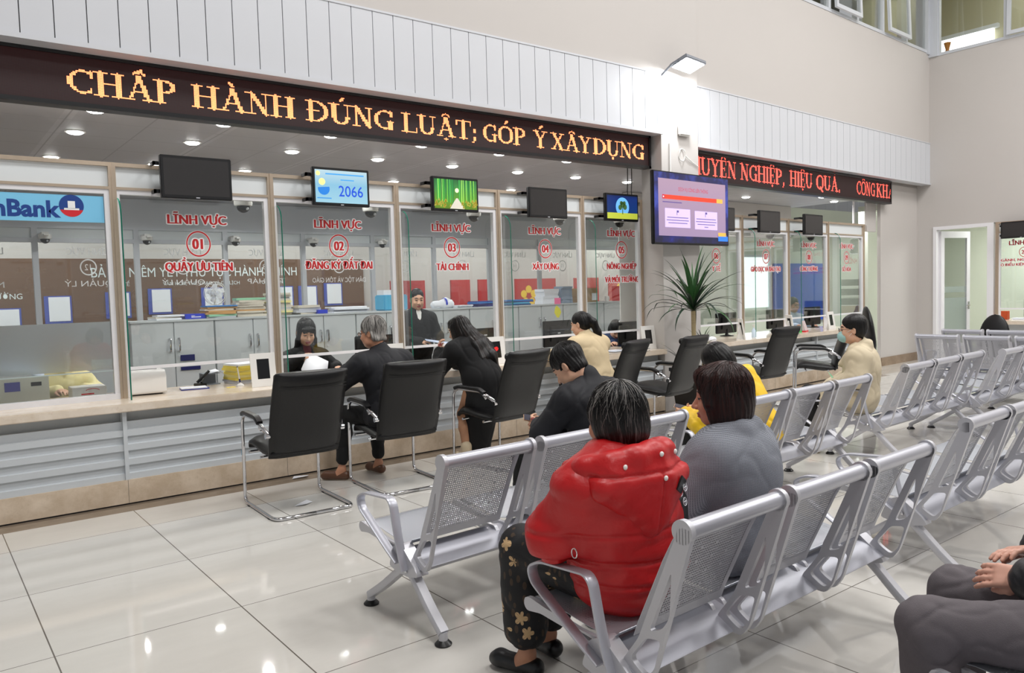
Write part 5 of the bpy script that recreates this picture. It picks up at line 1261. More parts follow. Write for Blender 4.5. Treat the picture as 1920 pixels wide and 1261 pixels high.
# 1 woman in the red padded jacket, seen from behind
def red_jacket(c):
    def f(S):
        c['torso'](S, .055, k=.06); P, C, Nk, up = c['P'], c['C'], c['N'], c['up']
        S.ell(P+np.array([.01, -.005, .02]), (.215, .20, .12), k=.05); S.ell((P+C)/2+np.array([0, 0, .03]), (.232, .19, .14), k=.05); S.ell(C+np.array([0, .0, .02]), (.235, .175, .15), k=.05)
        for k in 'LR':
            e, w, sh = c['g']('el'+k), c['g']('wr'+k), c['sh'][k]
            S.cap(sh+np.array([0, 0, -.02]), e, .085, .095, k=.03); S.cap(e, e+(w-e)*.85, .092, .078, k=.03); S.cap(e+(w-e)*.85, w-(w-e)*.05, .055, .052, k=.02)
        nt = c['H']+c['HR'] @ np.array([0, -.02, -.05]); S.cap(Nk+up*.02, nt, .055, .06, k=.01, op=-1)
    w = wob(5, n=9, f0=9, f1=26); w2 = wob(9, n=10, f0=34, f1=80); w3 = wob(15, n=8, f0=18, f1=40, aniso=(.45, .45, 1.5))
    def d(p):
        z = p[:, 2]+.006*w(p); seam = .011*np.exp(-((z-.600)/.008)**2)+.009*np.exp(-((z-.515)/.007)**2)+.007*np.exp(-((z-.70)/.008)**2)*(p[:, 0] < .05)
        return seam+.0035*w(p)-.0055*np.abs(w3(p))+.0025*np.abs(w2(p))+.004
    c['cloth']('jacket', f, M_RNYL, seed=2, hh=.0065, dfun=d)
    # hood lying on the back
    from mathutils.bvhtree import BVHTree
    jk = [o_ for o_ in COL.objects if o_.parent is c['T'] and o_.name.startswith('jacket')][-1].data
    bv = BVHTree.FromPolygons([v.co[:] for v in jk.vertices], [p_.vertices[:] for p_ in jk.polygons])
    def back(x, z, off=.004):
        h_ = bv.ray_cast(Vector((x, -.9, z)), Vector((0, 1, 0))); return np.array(h_[0])+np.array([0, -off, 0]) if h_[0] is not None else np.array([x, -.25, z])
    def g(S):
        Nk = c['N']
        # folded rim round the neck
        rim = [Nk+np.array(q_) for q_ in ((-.165, .045, -.005), (-.175, -.03, .01), (-.135, -.10, .03), (-.065, -.138, .045), (.02, -.142, .05), (.095, -.12, .045), (.15, -.06, .025), (.165, .03, .0))]
        S.chain(rim, [.04, .046, .046, .044, .044, .046, .046, .04], k=.02)
        # hood bag tapering down the back
        for x, z0, z1, r_ in ((-.20, -.04, -.09, .05), (-.13, -.04, -.13, .052), (-.06, -.03, -.17, .052), (.0, -.03, -.20, .052), (.06, -.03, -.17, .052), (.125, -.04, -.13, .052), (.18, -.04, -.08, .05)):
            a0, a1 = back(Nk[0]+x*.9, Nk[2]+z0, .0), back(Nk[0]+x*.62, Nk[2]+z1, -.022); S.cap(a0, a1, r_, r_*.62, k=.045)
        S.cap(Nk+np.array([-.15, .03, -.03]), Nk+np.array([-.13, -.07, -.04]), .05, .05, k=.04); S.cap(Nk+np.array([.155, .03, -.03]), Nk+np.array([.14, -.07, -.04]), .05, .05, k=.04)
        S.cap(Nk+np.array([0, .05, .10]), Nk+np.array([0, .01, -.02]), .075, .085, k=.015, op=-1)
    wv = wob(21, n=8, f0=16, f1=44)
    o = c['cloth']('hood', g, M_RNYL, hh=.0055, dfun=lambda p: .006*np.exp(-((p[:, 0]-c['N'][0]-.0)/.004)**2)*(p[:, 2] < c['N'][2]+.0)+.0035*np.abs(wv(p))+.006*np.exp(-((p[:, 2]-c['N'][2]-.0)/.006)**2)*(p[:, 1] < -.12))
    hd_ = o.data; bv = BVHTree.FromPolygons([v.co[:] for v in hd_.vertices]+[v.co[:] for v in jk.vertices], [p_.vertices[:] for p_ in hd_.polygons]+[tuple(i_+len(hd_.vertices) for i_ in p_.vertices) for p_ in jk.polygons])
    Nk = c['N']
    for x, z in ((-.23, .03), (-.09, .055), (.01, .045), (-.095, -.02)):
        m = MB(); cc = back(x, Nk[2]+z, .001); m.sphere(tuple(cc), (.009, .006, .009), 10, 6); m.build('snap_button', M_WHITEP, o, smooth=True)
    # patterned bag strap over the right shoulder blade
    s = MB(); pts = [back(x, z, .004) for x, z in ((-.03, .86), (.01, .835), (.05, .80), (.085, .76), (.12, .705), (.14, .64))]
    s.tube([tuple(p) for p in pts], 1, flat=(.05, .006, (.6, 0, .75)), cap=True); st = s.build('bag_strap', M_BLACKP, c['T'], smooth=True)
    for i in (1, 2, 3):
        r = MB(); dd = np.array([.25, -1, .15]); dd = dd/np.linalg.norm(dd); o_ = pts[i]+dd*.006; u = np.cross(dd, [0, 0, 1]); u /= np.linalg.norm(u); v = np.cross(u, dd)
        r.tube([tuple(o_+u*.014*math.cos(t)+v*.014*math.sin(t)) for t in [2*PI*k/12 for k in range(12)]], .0016, 4, closed=True); r.tube([tuple(o_-u*.009), tuple(o_+u*.009)], .0015, 4); r.tube([tuple(o_-v*.009), tuple(o_+v*.009)], .0015, 4); r.build('strap_emblem', M_PAPER, st)
    rg = MB(); cc = np.array(c['sh']['L'])+np.array([-.10, -.05, -.17]); rg.tube([tuple(cc+np.array([0, .012*math.cos(t), .016*math.sin(t)])) for t in [2*PI*k/12 for k in range(12)]], .002, 5, closed=True); rg.build('sleeve_ring', M_CHROME, c['T'])
def red_hair(S, q):
    S.ell(q(0, -.06, -.05), (.078, .062, .065), k=.03); S.ell(q(-.045, -.02, .0), (.055, .075, .09), k=.03); S.ell(q(.045, -.02, .0), (.055, .075, .09), k=.03)
    for x in (-1, 1): S.cap(q(x*.07, .02, .03), q(x*.076, .01, -.045), .024, .016, k=.02)
person('woman in a red hooded padded jacket and floral trousers seated with her back turned', (1.985, 1.94, 0), math.radians(3),
  dict(pelvis=(0, -.01, .51), chest=(-.075, -.045, .74), neck=(-.10, -.055, .905), head=(-.07, -.025, 1.052), hyaw=.05, hpitch=-.12, elL=(-.29, .06, .685), wrL=(-.15, .27, .62), elR=(.20, .05, .66), wrR=(.10, .27, .59),
    hdL=(.6, .7, -.1), hdR=(-.6, .7, -.1), cuL=.8, cuR=.8, knL=(-.13, .41, .505), anL=(-.13, .40, .09), knR=(.08, .44, .50), anR=(.05, .47, .09), ftL=(-.25, 1, 0), ftR=(.1, 1, 0)),
  dict(skin=M_SKIN2, wear=[trousers(M_FLORAL, .02, .74, 1.12, .006, 4, flare=.012), shoefn(M_BLKSH, 'flat'), red_jacket, lambda c: strands(c, hair(c, m=M_SALTH, kind='bob', vol=.004, extra=red_hair, groove=.0025, face=.95), [M_HB, M_HB, M_HG, M_HB2], 420, 3)]), h=(.005, .0065), s=1.0)
# 2 woman in grey tweed, profile to the left
def tweed_hair(S, q):
    S.ell(q(0, -.055, -.055), (.090, .072, .095), k=.03)
    for x in (-1, 1): S.ell(q(x*.066, -.005, -.03), (.030, .062, .105), k=.03); S.cap(q(x*.05, .055, .075), q(x*.079, .045, -.02), .026, .018, k=.02)
    S.ell(q(0, .055, .09), (.06, .04, .03), k=.03); S.box(q(0, -.03, -.20), (.3, .3, .05), .005, k=.01, op=-1)
def tweed_collar(S, c):
    N_ = c['N']; S.cap(N_+np.array([-.085, .05, .0]), N_+np.array([-.05, -.07, .035]), .03, .034, k=.03); S.cap(N_+np.array([.085, .05, .0]), N_+np.array([.05, -.07, .035]), .03, .034, k=.03); S.cap(N_+np.array([-.05, -.07, .035]), N_+np.array([.05, -.07, .035]), .034, .034, k=.03)
    S.cap(N_+np.array([-.085, .05, .0]), N_+np.array([-.03, .15, -.14]), .028, .022, k=.02); S.cap(N_+np.array([.085, .05, .0]), N_+np.array([.03, .15, -.14]), .028, .022, k=.02)
person('woman in a grey tweed coat with a dark brown bob, seated and looking left', (2.56, 1.95, 0), math.radians(12),
  dict(pelvis=(0, -.02, .51), chest=(-.0, -.05, .745), neck=(-.0, -.04, .905), head=(-.01, .0, 1.058), hyaw=.42, hpitch=-.06, elL=(-.285, .06, .66), wrL=(-.10, .28, .60), elR=(.285, .04, .65), wrR=(.08, .28, .60),
    hdL=(.7, .7, -.1), hdR=(-.7, .7, -.1), cuL=.8, cuR=.8, knL=(-.10, .42, .50), anL=(-.10, .44, .09), knR=(.10, .42, .50), anR=(.10, .44, .09)),
  dict(skin=mat('warm_skin', srgb(200, 138, 112), .45, var=.06, scale=30), bulk=1.2, wear=[trousers(M_BLKC), shoefn(M_BLKSH), top(M_TWEED, .035, hem=hem_coat(.13, .3, .19), amp=.0035, seed=8, b=1.25, extra=tweed_collar, name='coat'), lambda c: strands(c, hair(c, m=M_BRHAIR, kind='bob', vol=.010, extra=tweed_hair, groove=.002, face=1.0), [M_HR, M_HR2], 420, 5)]), h=(.004, .0065))
# 3 man with a phone, head bowed
PM = person('man in a black jacket bowing over his phone on the front bench', (3.07, 3.22, 0), math.radians(10),
  dict(pelvis=(0, -.02, .51), chest=(0, .0, .77), neck=(-.0, .045, .965), head=(-.045, .145, 1.065), hyaw=.18, hpitch=-.72, elL=(-.27, .16, .70), wrL=(-.075, .345, .70), elR=(.27, .16, .66), wrR=(.03, .36, .68),
    hdL=(.25, .75, .1), hnL=(-.8, .2, -.2), cuL=.9, hdR=(-.6, .7, .0), hnR=(.6, .3, -.6), cuR=.9, knL=(-.12, .44, .51), anL=(-.12, .45, .09), knR=(.12, .44, .51), anR=(.12, .45, .09)),
  dict(bulk=1.05, wear=[trousers(M_BLKC), shoefn(M_BLKSH), top(M_NAVYC, .022, hem=hem_coat(.1, .1), amp=.007, seed=12, b=1.2), lambda c: strands(c, hair(c, kind='short', vol=.002, groove=.0025), [M_HB, M_HB2], 260, 9, skip=noear)]), h=(.0045, .007), female=False)
phone((2.975, 3.635, .722), (-.75, .5, .22), (-.05, -.4, .9), 'phone held by the man in the black jacket')
# 4 person in yellow, hunched
def yellow_hair(S, q): S.ell(q(0, -.03, -.01), (.098, .108, .115), k=.03); S.ell(q(0, -.06, -.06), (.08, .06, .06), k=.03)
def yellow_hood(S, c): N_ = c['N']; S.ell(N_+np.array([.0, -.09, -.02]), (.13, .07, .09), k=.05); S.cap(N_+np.array([.10, .0, .02]), N_+np.array([.04, -.09, .05]), .05, .05, k=.03); S.cap(N_+np.array([-.10, .0, .02]), N_+np.array([-.04, -.09, .05]), .05, .05, k=.03)
person('person in a yellow hooded jacket with black hair bending over a phone', (4.60, 3.20, 0), math.radians(14),
  dict(pelvis=(0, -.0, .50), chest=(.03, .10, .70), neck=(.03, .19, .845), head=(.0, .30, .965), hyaw=.1, hpitch=-.6, elL=(-.22, .30, .54), wrL=(-.05, .50, .57), elR=(.26, .34, .62), wrR=(.09, .46, .60),
    hdL=(.1, .9, .1), hnL=(-.7, .3, -.1), cuL=.8, hdR=(-.6, .7, 0), hnR=(.6, .3, -.4), cuR=.8, knL=(-.12, .44, .50), anL=(-.12, .46, .09), knR=(.12, .44, .50), anR=(.12, .46, .09)),
  dict(wear=[trousers(M_BLKC), shoefn(M_BLKSH), top(M_YELN, .03, hem=hem_coat(.09, .05), amp=.009, seed=14, b=1.3, extra=yellow_hood), hairfn(kind='bob', vol=.004, extra=yellow_hair, groove=.002)]), h=(.007, .009))
phone((4.48, 3.74, .61), (-.5, .75, .2), (0, -.4, .9), 'phone held out by the person in yellow')
# 5 masked woman in a beige trench coat, profile
def updo(S, q): S.ell(q(0, -.075, .03), (.075, .06, .07), k=.03); S.ell(q(0, -.03, .06), (.086, .098, .075), k=.02)
def maskfn(c):
    def f(S):
        R, H, s = c['HR'], c['H'], c['hs']; o = S.at(R, H); S.ell((0, .055, -.058), np.array((.060, .068, .058))*s, k=.02); S.ell((0, .0, -.05), (.2, .052, .2), k=.01, op=-1); S.box((0, .05, .03), (.2, .2, .04), .002, k=.005, op=-1); S.back(o)
    o = c['cloth']('face_mask', f, M_MASK, .0015, 3, hh=.006)
    for x in (-1, 1):
        m = MB(); q = lambda *a: tuple(c['H']+c['HR'] @ np.array(a)); m.tube([q(x*.052, .06, -.03), q(x*.077, .01, -.005)], .0018, 5); m.tube([q(x*.05, .05, -.08), q(x*.077, .005, -.03)], .0018, 5); m.build('ear_loop', M_WHTC, o)
def trench_bits(c):
    m = MB(); p = np.array(c['sh']['L'])+np.array([-.045, .04, -.05]); m.sphere(tuple(p), (.014, .014, .014), 10, 6); m.build('button', M_BLACKP, c['T'], smooth=True)
person('woman in a beige trench coat and pale green face mask sitting sideways', (6.50, 3.50, 0), math.radians(26),
  dict(pelvis=(0, -.0, .51), chest=(0, -.03, .74), neck=(.0, -.01, .925), head=(-.01, .05, 1.09), hyaw=.1, hpitch=-.05, elL=(-.22, .0, .69), wrL=(-.10, .22, .58), elR=(.22, .0, .69), wrR=(.06, .22, .58), hdL=(.5, .8, -.2), hdR=(-.5, .8, -.2), cuL=.6, cuR=.6,
    knL=(-.10, .42, .51), anL=(-.08, .36, .09), knR=(.10, .42, .51), anR=(.08, .40, .09)),
  dict(wear=[trousers(M_BLKC), shoefn(M_BEISH), top(M_BEIGE2, .035, hem=hem_coat(.15, .55, .17), amp=.006, seed=16, b=1.3, name='trench_coat', extra=tweed_collar), trench_bits, hairfn(kind='bob', vol=.0, extra=updo, groove=.002, face=1.1), maskfn, glasses]), h=(.006, .008))
sheetof('pouch', 'pale green plastic pouch held by the masked woman', [[(6.30, 3.62, .66), (6.36, 3.60, .60)], [(6.36, 3.70, .72), (6.43, 3.68, .66)]], mat('green_film', srgb(120, 196, 150), .3), 'pouch')
# 6 grey haired man on the second chair
def oldhair(S, q):
    for x in (-1, 1): S.cap(q(x*.07, -.03, -.02), q(x*.06, -.07, -.06), .022, .018, k=.02)
person('grey haired man in a dark navy jacket with glasses seated at window 02', (3.0, 5.50, 0), math.radians(8),
  dict(pelvis=(0, .0, .56), chest=(-.0, .05, .84), neck=(-.0, .10, 1.035), head=(-.03, .155, 1.205), hyaw=.40, hpitch=-.12, elL=(-.30, .24, .83), wrL=(-.22, .50, .82), elR=(.28, .28, .82), wrR=(.12, .52, .82), hdL=(.3, .9, 0), hdR=(-.3, .9, 0), cuL=.4, cuR=.4,
    knL=(-.17, .38, .54), anL=(-.21, .40, .09), knR=(.14, .38, .54), anR=(.13, .36, .09), ftL=(-.6, .8, 0), ftR=(0, 1, 0)),
  dict(skin=M_SKIN2, brow=M_GRHAIR, bulk=1.0, wear=[trousers(M_BLKC, .01, .82), shoefn(M_BROWNSH), top(M_NAVYC, .03, hem=hem_coat(.1, .1), amp=.006, seed=18, b=1.3), lambda c: strands(c, hair(c, m=M_GRHAIR, kind='short', vol=.003, extra=oldhair, groove=.003), [M_HG, M_HG2, M_HB2], 260, 8, skip=noear), glasses]), h=(.005, .0075), female=False)
# 7 long haired woman in black leaning on the counter
def longhair(S, q):
    S.ell(q(0, -.06, -.06), (.088, .06, .10), k=.03)
    for x in (-1, 1): S.ell(q(x*.065, .0, -.04), (.028, .06, .10), k=.03)
    S.cap(q(0, .06, .085), q(0, .09, .03), .03, .012, k=.03)
    S.chain([q(-.03, -.09, -.08), q(-.09, -.14, -.20), q(-.13, -.18, -.33)], [.07, .075, .05], k=.04); S.chain([q(.03, -.09, -.08), q(.0, -.16, -.20), q(-.035, -.22, -.33), q(-.05, -.26, -.44)], [.07, .085, .075, .035], k=.04)
def black_dress(c):
    def f(S):
        P = c['P']; c['torso'](S, .03)
        for k in c['hn']: c['arm'](S, k, .02, .97, 1.2)
        S.cap(P, P+np.array([-.03, -.0, -.25]), .165, .15, k=.05); S.cap(P+np.array([-.03, 0, -.25]), np.array([.0, .03, .07]), .15, .125, k=.05)
        nt = c['H']+c['HR'] @ np.array([0, -.02, -.06]); S.cap(c['N'], nt, .05, .055, k=.01, op=-1); S.box((0, 0, 0), (1, 1, .05), .001, k=.004, op=-1)
    c['cloth']('dress', f, M_BLKC, .008, 22, kw=dict(aniso=(1, 1, .35)))
person('woman with long black hair in a long black dress leaning on the counter', (4.0, 5.72, 0), math.radians(4),
  dict(pelvis=(.05, -.04, .72), chest=(.04, .08, .93), neck=(.03, .17, 1.04), head=(.01, .235, 1.162), hyaw=.5, hpitch=-.30, elL=(-.20, .30, .80), wrL=(-.08, .42, .96), elR=(.27, .30, .82), wrR=(.20, .56, .82), hdL=(.1, .1, .9), hnL=(-.8, .3, 0), cuL=.7, hdR=(-.3, .9, 0), cuR=.4,
    hipL=(-.04, .0, .68), hipR=(.10, .0, .68), knL=(-.115, .06, .42), anL=(-.15, -.02, .09), knR=(.04, .10, .42), anR=(.03, .06, .09)),
  dict(wear=[black_dress, trousers(M_TANTR, .004, .9, .78, name='stockings', amp=.001), shoefn(M_BEISH, 'boot'), hairfn(m=M_BLK2, kind='bob', vol=.004, extra=longhair, groove=.003)]), h=(.006, .008))
# 8 woman with a ponytail in beige
def pony(S, q):
    S.ell(q(0, -.10, .045), (.035, .035, .035), k=.02); S.chain([q(0, -.11, .05), q(.02, -.145, -.02), q(.05, -.15, -.13), q(.08, -.14, -.24), q(.10, -.13, -.31)], [.030, .04, .038, .03, .012], k=.02)
person('woman with a black ponytail in a beige coat seated at window 04', (5.46, 5.66, 0), math.radians(-4),
  dict(pelvis=(0, -.02, .56), chest=(-.01, .08, .83), neck=(-.01, .165, 1.01), head=(-.03, .235, 1.15), hyaw=.45, hpitch=-.25, elL=(-.24, .34, .83), wrL=(-.16, .58, .82), elR=(.25, .30, .82), wrR=(.10, .56, .82), hdL=(.3, .9, 0), hdR=(-.3, .9, 0), cuL=.4, cuR=.4,
    knL=(-.10, .40, .52), anL=(-.10, .38, .09), knR=(.10, .40, .52), anR=(.10, .38, .09)),
  dict(wear=[trousers(M_BLKC), shoefn(M_BLKSH), top(M_BEIGE, .028, hem=hem_coat(.16, .3, .17), amp=.007, seed=26, b=1.2, name='coat', kw=dict(aniso=(1, 1, .4))), hairfn(kind='bob', extra=pony, groove=.002, face=1.1)]), h=(.006, .008))
# 9 seated clerk reading
def clerkhair(S, q):
    S.ell(q(0, -.06, -.06), (.085, .06, .10), k=.03)
    for x in (-1, 1): S.ell(q(x*.068, .012, -.03), (.022, .045, .10), k=.02); S.chain([q(x*.075, .01, -.08), q(x*.085, .01, -.18), q(x*.08, .02, -.26)], [.03, .028, .015], k=.03)
    S.cap(q(-.045, .085, .055), q(.045, .085, .055), .022, .022, k=.02); S.cap(q(-.04, .096, .03), q(.04, .096, .03), .010, .010, k=.02)
person('seated clerk with long black hair and fringe in a black jacket reading behind window 02', (3.19, 7.62, 0), math.radians(176),
  dict(pelvis=(0, .0, .56), chest=(0, .02, .80), neck=(0, .05, .965), head=(0, .10, 1.155), hs=1.08, hyaw=-.1, hpitch=-.38, elL=(-.27, .16, .78), wrL=(-.20, .40, .80), elR=(.26, .14, .78), wrR=(.12, .27, .92), hdL=(.2, .9, -.1), hdR=(-.8, .3, .0), hnR=(.2, .8, .4), cuL=.3, cuR=.6,
    knL=(-.10, .40, .52), anL=(-.10, .38, .09), knR=(.10, .40, .52), anR=(.10, .38, .09)),
  dict(wear=[trousers(M_BLKC), top(M_MAROON, .004, name='blouse', sleeve=.3, amp=.002), top(M_BLKC, .022, amp=.006, seed=28, extra=lambda S, c: S.cap(c['N']+np.array([0, .10, .02]), c['N']+np.array([0, .17, -.14]), .055, .012, k=.01, op=-1)), hairfn(kind='bob', extra=clerkhair, groove=.002, face=.86)]), h=(.0045, .008))
sheetof('paper_sheet', 'white sheet curling in the hand of the seated clerk', [[(3.10, 7.33, .93), (3.02, 7.30, .80), (3.02, 7.27, .76)], [(3.18, 7.27, .92), (3.14, 7.22, .79), (3.13, 7.2, .755)], [(3.29, 7.26, .86), (3.25, 7.20, .78), (3.22, 7.17, .75)]], M_PAPER)
# 10 standing clerk
def bunhair(S, q): S.ell(q(0, -.10, -.01), (.04, .04, .045), k=.02)
def blazer_v(S, c): S.cap(c['N']+np.array([0, .13, .03]), c['N']+np.array([0, .20, -.24]), .07, .02, k=.01, op=-1)
person('standing clerk in a black blazer over a white top holding papers behind window 03', (4.72, 7.95, 0), math.radians(172),
  dict(pelvis=(0, .0, .88), chest=(0, .01, 1.12), neck=(0, .03, 1.285), head=(0, .075, 1.445), hyaw=-.15, hpitch=-.18, elL=(-.26, .05, 1.0), wrL=(-.19, .28, .90), elR=(.25, .06, .99), wrR=(.06, .28, .96), hdL=(.3, .8, -.1), hdR=(-.8, .5, -.1), cuL=.4, cuR=.6,
    knL=(-.09, .02, .48), anL=(-.09, .0, .09), knR=(.09, .02, .48), anR=(.09, .0, .09)),
  dict(wear=[trousers(M_BLKC), shoefn(M_BLKSH), top(M_WHTC, .006, name='shirt', sleeve=.3, amp=.002), top(M_BLKC, .024, name='blazer', amp=.006, seed=30, hem=hem_coat(.13, .1), extra=blazer_v), hairfn(kind='bob', extra=bunhair, groove=.002, vol=-.004, face=1.14)]), h=(.0045, .008))
sheetof('paper_sheet', 'sheaf of forms held out by the standing clerk', [[(4.66, 7.66, .985), (4.86, 7.55, .945), (5.02, 7.52, .92)], [(4.62, 7.56, .97), (4.80, 7.45, .925), (4.96, 7.42, .90)]], mat('form_blue_white', srgb(196, 206, 232), .7, var=.1, scale=80), th=.006)
# 11 clerk with glasses, 12 clerk bent behind screen 05, 13 woman in the far room
person('clerk with glasses and short hair seated behind window 08', (12.28, 7.85, 0), math.radians(160),
  dict(pelvis=(0, 0, .54), chest=(0, .02, .80), neck=(0, .04, .96), head=(0, .09, 1.13), hyaw=.1, hpitch=-.1, hs=1.05, elL=(-.27, .14, .76), wrL=(-.15, .38, .78), elR=(.27, .14, .76), wrR=(.15, .38, .78), hdL=(.2, .9, 0), hdR=(-.2, .9, 0), knL=(-.1, .4, .5), anL=(-.1, .38, .09), knR=(.1, .4, .5), anR=(.1, .38, .09)),
  dict(skin=M_SKIN2, wear=[top(M_LBLUE, .015, name='shirt', amp=.005), trousers(M_BLKC), hairfn(kind='short', groove=.002), glasses]), h=(.007, .011), female=False)
person('clerk with black hair in a blue top bent low behind window 05', (7.72, 7.72, 0), math.radians(150),
  dict(pelvis=(0, 0, .52), chest=(0, .08, .72), neck=(0, .16, .84), head=(0, .24, .945), hpitch=-.7, elL=(-.25, .22, .72), wrL=(-.1, .42, .78), elR=(.25, .22, .72), wrR=(.1, .42, .78), hdL=(.2, .9, 0), hdR=(-.2, .9, 0), knL=(-.1, .4, .5), anL=(-.1, .38, .09), knR=(.1, .4, .5), anR=(.1, .38, .09)),
  dict(wear=[top(M_BLUEC, .018, amp=.005), trousers(M_BLKC), hairfn(kind='bob', vol=.006, groove=.003, extra=lambda S, q: S.ell(q(0, -.05, -.05), (.095, .08, .10), k=.03), face=.8)]), h=(.008, .011))
person('woman in dark blue with tied black hair far away at the counter beyond the opening', (17.6, 9.25, 0), math.radians(120),
  dict(pelvis=(0, 0, .54), chest=(0, .02, .80), neck=(0, .05, .96), head=(0, .10, 1.12), hpitch=-.3, elL=(-.25, .16, .76), wrL=(-.1, .36, .8), elR=(.25, .16, .76), wrR=(.1, .36, .8), hdL=(.2, .9, 0), hdR=(-.2, .9, 0), knL=(-.1, .4, .5), anL=(-.1, .38, .09), knR=(.1, .4, .5), anR=(.1, .38, .09)),
  dict(wear=[top(M_BLUEC, .02, amp=.005), trousers(M_BLKC), hairfn(kind='bob', groove=.002, extra=bunhair)]), h=(.009, .013))
# 14 man in grey trousers at the picture corner
person('man in grey flannel trousers and black jacket at the lower right corner, hands clasped', (2.62, .70, 0), math.radians(14),
  dict(pelvis=(0, -.02, .51), chest=(.03, -.08, .78), neck=(.05, -.08, .985), head=(.05, -.03, 1.15), hyaw=.2, elL=(-.14, .0, .63), wrL=(.035, .175, .595), elR=(.34, .0, .67), wrR=(.23, .165, .63), hdL=(.15, 1, -.12), hnL=(-.75, 0, .65), cuL=.35, hdR=(-.75, .65, .05), hnR=(.2, .2, .9), cuR=.3, thL=.2,
    knL=(-.215, .40, .485), anL=(-.16, .36, .09), knR=(.195, .385, .46), anR=(.15, .40, .09), ftL=(-.3, 1, 0)),
  dict(skin=mat('pink_skin', srgb(212, 160, 140), .5, var=.08, scale=40), wear=[trousers(M_GREYT, .018, .97, 1.05, .0065, 33, flare=.03), shoefn(M_BLKSH), top(M_BLKN, .03, .93, amp=.004, seed=36, b=1.25), hairfn(kind='short', groove=.002)]), h=(.0045, .006), female=False)

# ------------------------------------------------------------------ television on the pillar
def em_tv():
    return em_grad('tv_lilac', [(0, srgb(190, 164, 206)), (1, srgb(214, 178, 204))], .78, z0=0, z1=.845)
def television():
    t = thing('wall_television', 'large flat television with a lilac page on its screen, hung on the pillar', 'television'); t.matrix_world = Matrix.Translation((6.80, 6.08, 1.998)) @ Matrix.Rotation(A2, 4, 'Z')
    w, h = 1.48, .845; m = MB(); m.bbox((w/2, .025, h/2), (w/2, .025, h/2), .008); m.box((w*.25, .05, h*.15), (w*.75, .085, h*.6)); m.build('casing', M_BLACKP, t, smooth=True)
    e = .014; s = MB(); q4(s, e, e*1.6, w-e, h-e, 0, -.001); sc = s.build('screen', em_grad('tv_blue', [(0, srgb(14, 16, 70)), (.45, srgb(24, 34, 140)), (.62, srgb(70, 90, 210)), (1, srgb(20, 24, 100))], .75, z0=0, z1=.845, noise=(5, (1, 1, 1), 1.6)), t, fix=False)
    a = MB(); q4(a, .085, .10, w-.07, h-.085, 0, -.002); q4(a, .20, .20, .68, .42, 1, -.003); q4(a, .77, .19, 1.23, .41, 1, -.003); q4(a, .155, .525, 1.22, .575, 2, -.003); q4(a, 1.22, .525, 1.345, .575, 3, -.003); q4(a, .155, .525, .20, .575, 4, -.0035); disc(a, (.177, .55), .009, -.004, 0, 2*PI, 5)
    put_text(a, 'DỊCH VỤ CÔNG LIÊN THÔNG', .06, (.75, -.003, .63), UX, UZ, 4, fit=.58); q4(a, .16, .485, .52, .497, 6, -.003)
    for cx, ls in ((.44, 3), (1.0, 4)):
        q4(a, cx-.02, .345, cx+.018, .40, 6, -.004); q4(a, cx-.012, .335, cx+.024, .375, 1, -.0045)
        for k in range(ls): hw = [.20, .21, .18, .04][k]; q4(a, cx-hw, .312-k*.032, cx+hw, .320-k*.032, 6, -.004)
    q4(a, 1.235, .09, 1.43, .135, 6, -.004); q4(a, 1.245, .055, 1.45, .115, 7, -.0042); q4(a, 1.245, .115, 1.41, .16, 3, -.0045)
    a.build('picture', [em_tv(), em('tv_card', srgb(190, 172, 224), .8), em('tv_bar', srgb(206, 56, 34), .8), em('tv_gold', srgb(214, 160, 70), .8), em('tv_title', srgb(170, 40, 60), .8), em('tv_white', srgb(245, 240, 245), .9), em('tv_ink', srgb(90, 74, 130), .7), em('tv_cyan', srgb(40, 110, 210), .8)], sc, fix=False)
    MB().box((w/2-.12, .08, h*.3), (w/2+.12, .10, h*.6)).box((w/2-.03, .10, h*.42), (w/2+.03, .20, h*.5)).box((w/2-.09, .195, h*.3), (w/2+.09, .215, h*.6)).build('wall_mount', M_BLACKP, t)
television()
# floodlight over the pillar
t = thing('floodlight', 'lit square floodlight on a short arm high on the pillar', 'lamp'); t.matrix_world = Matrix.Translation((7.42, 6.06, 4.10)) @ Matrix.Rotation(math.radians(-14), 4, 'X') @ Matrix.Rotation(math.radians(6), 4, 'Y')
m = MB(); m.bbox((0, 0, .012), (.175, .13, .022), .006)
for k in range(7): m.box((-.14+.045*k, -.10, .03), (-.132+.045*k, .10, .05))
m.build('housing', mat('grey_casting', srgb(120, 124, 132), .5), t, smooth=True); MB().box((-.155, -.11, -.016), (.155, .11, -.011)).build('lens', M_LEDB, t)
m = MB(); m.tube([(-.18, 0, .01), (-.20, .06, .0), (-.20, .26, -.06)], .012, 8); m.build('bracket', mat('grey_casting', srgb(120, 124, 132), .5), t)
d = bpy.data.lights.new('floodlight_beam', 'AREA'); d.shape = 'RECTANGLE'; d.size = .28; d.size_y = .2; d.energy = 30; d.color = (.95, .98, 1); o = bpy.data.objects.new('floodlight_beam', d); o.location = (7.42, 6.04, 4.07); o.rotation_euler = (math.radians(16), 0, 0); COL.objects.link(o)
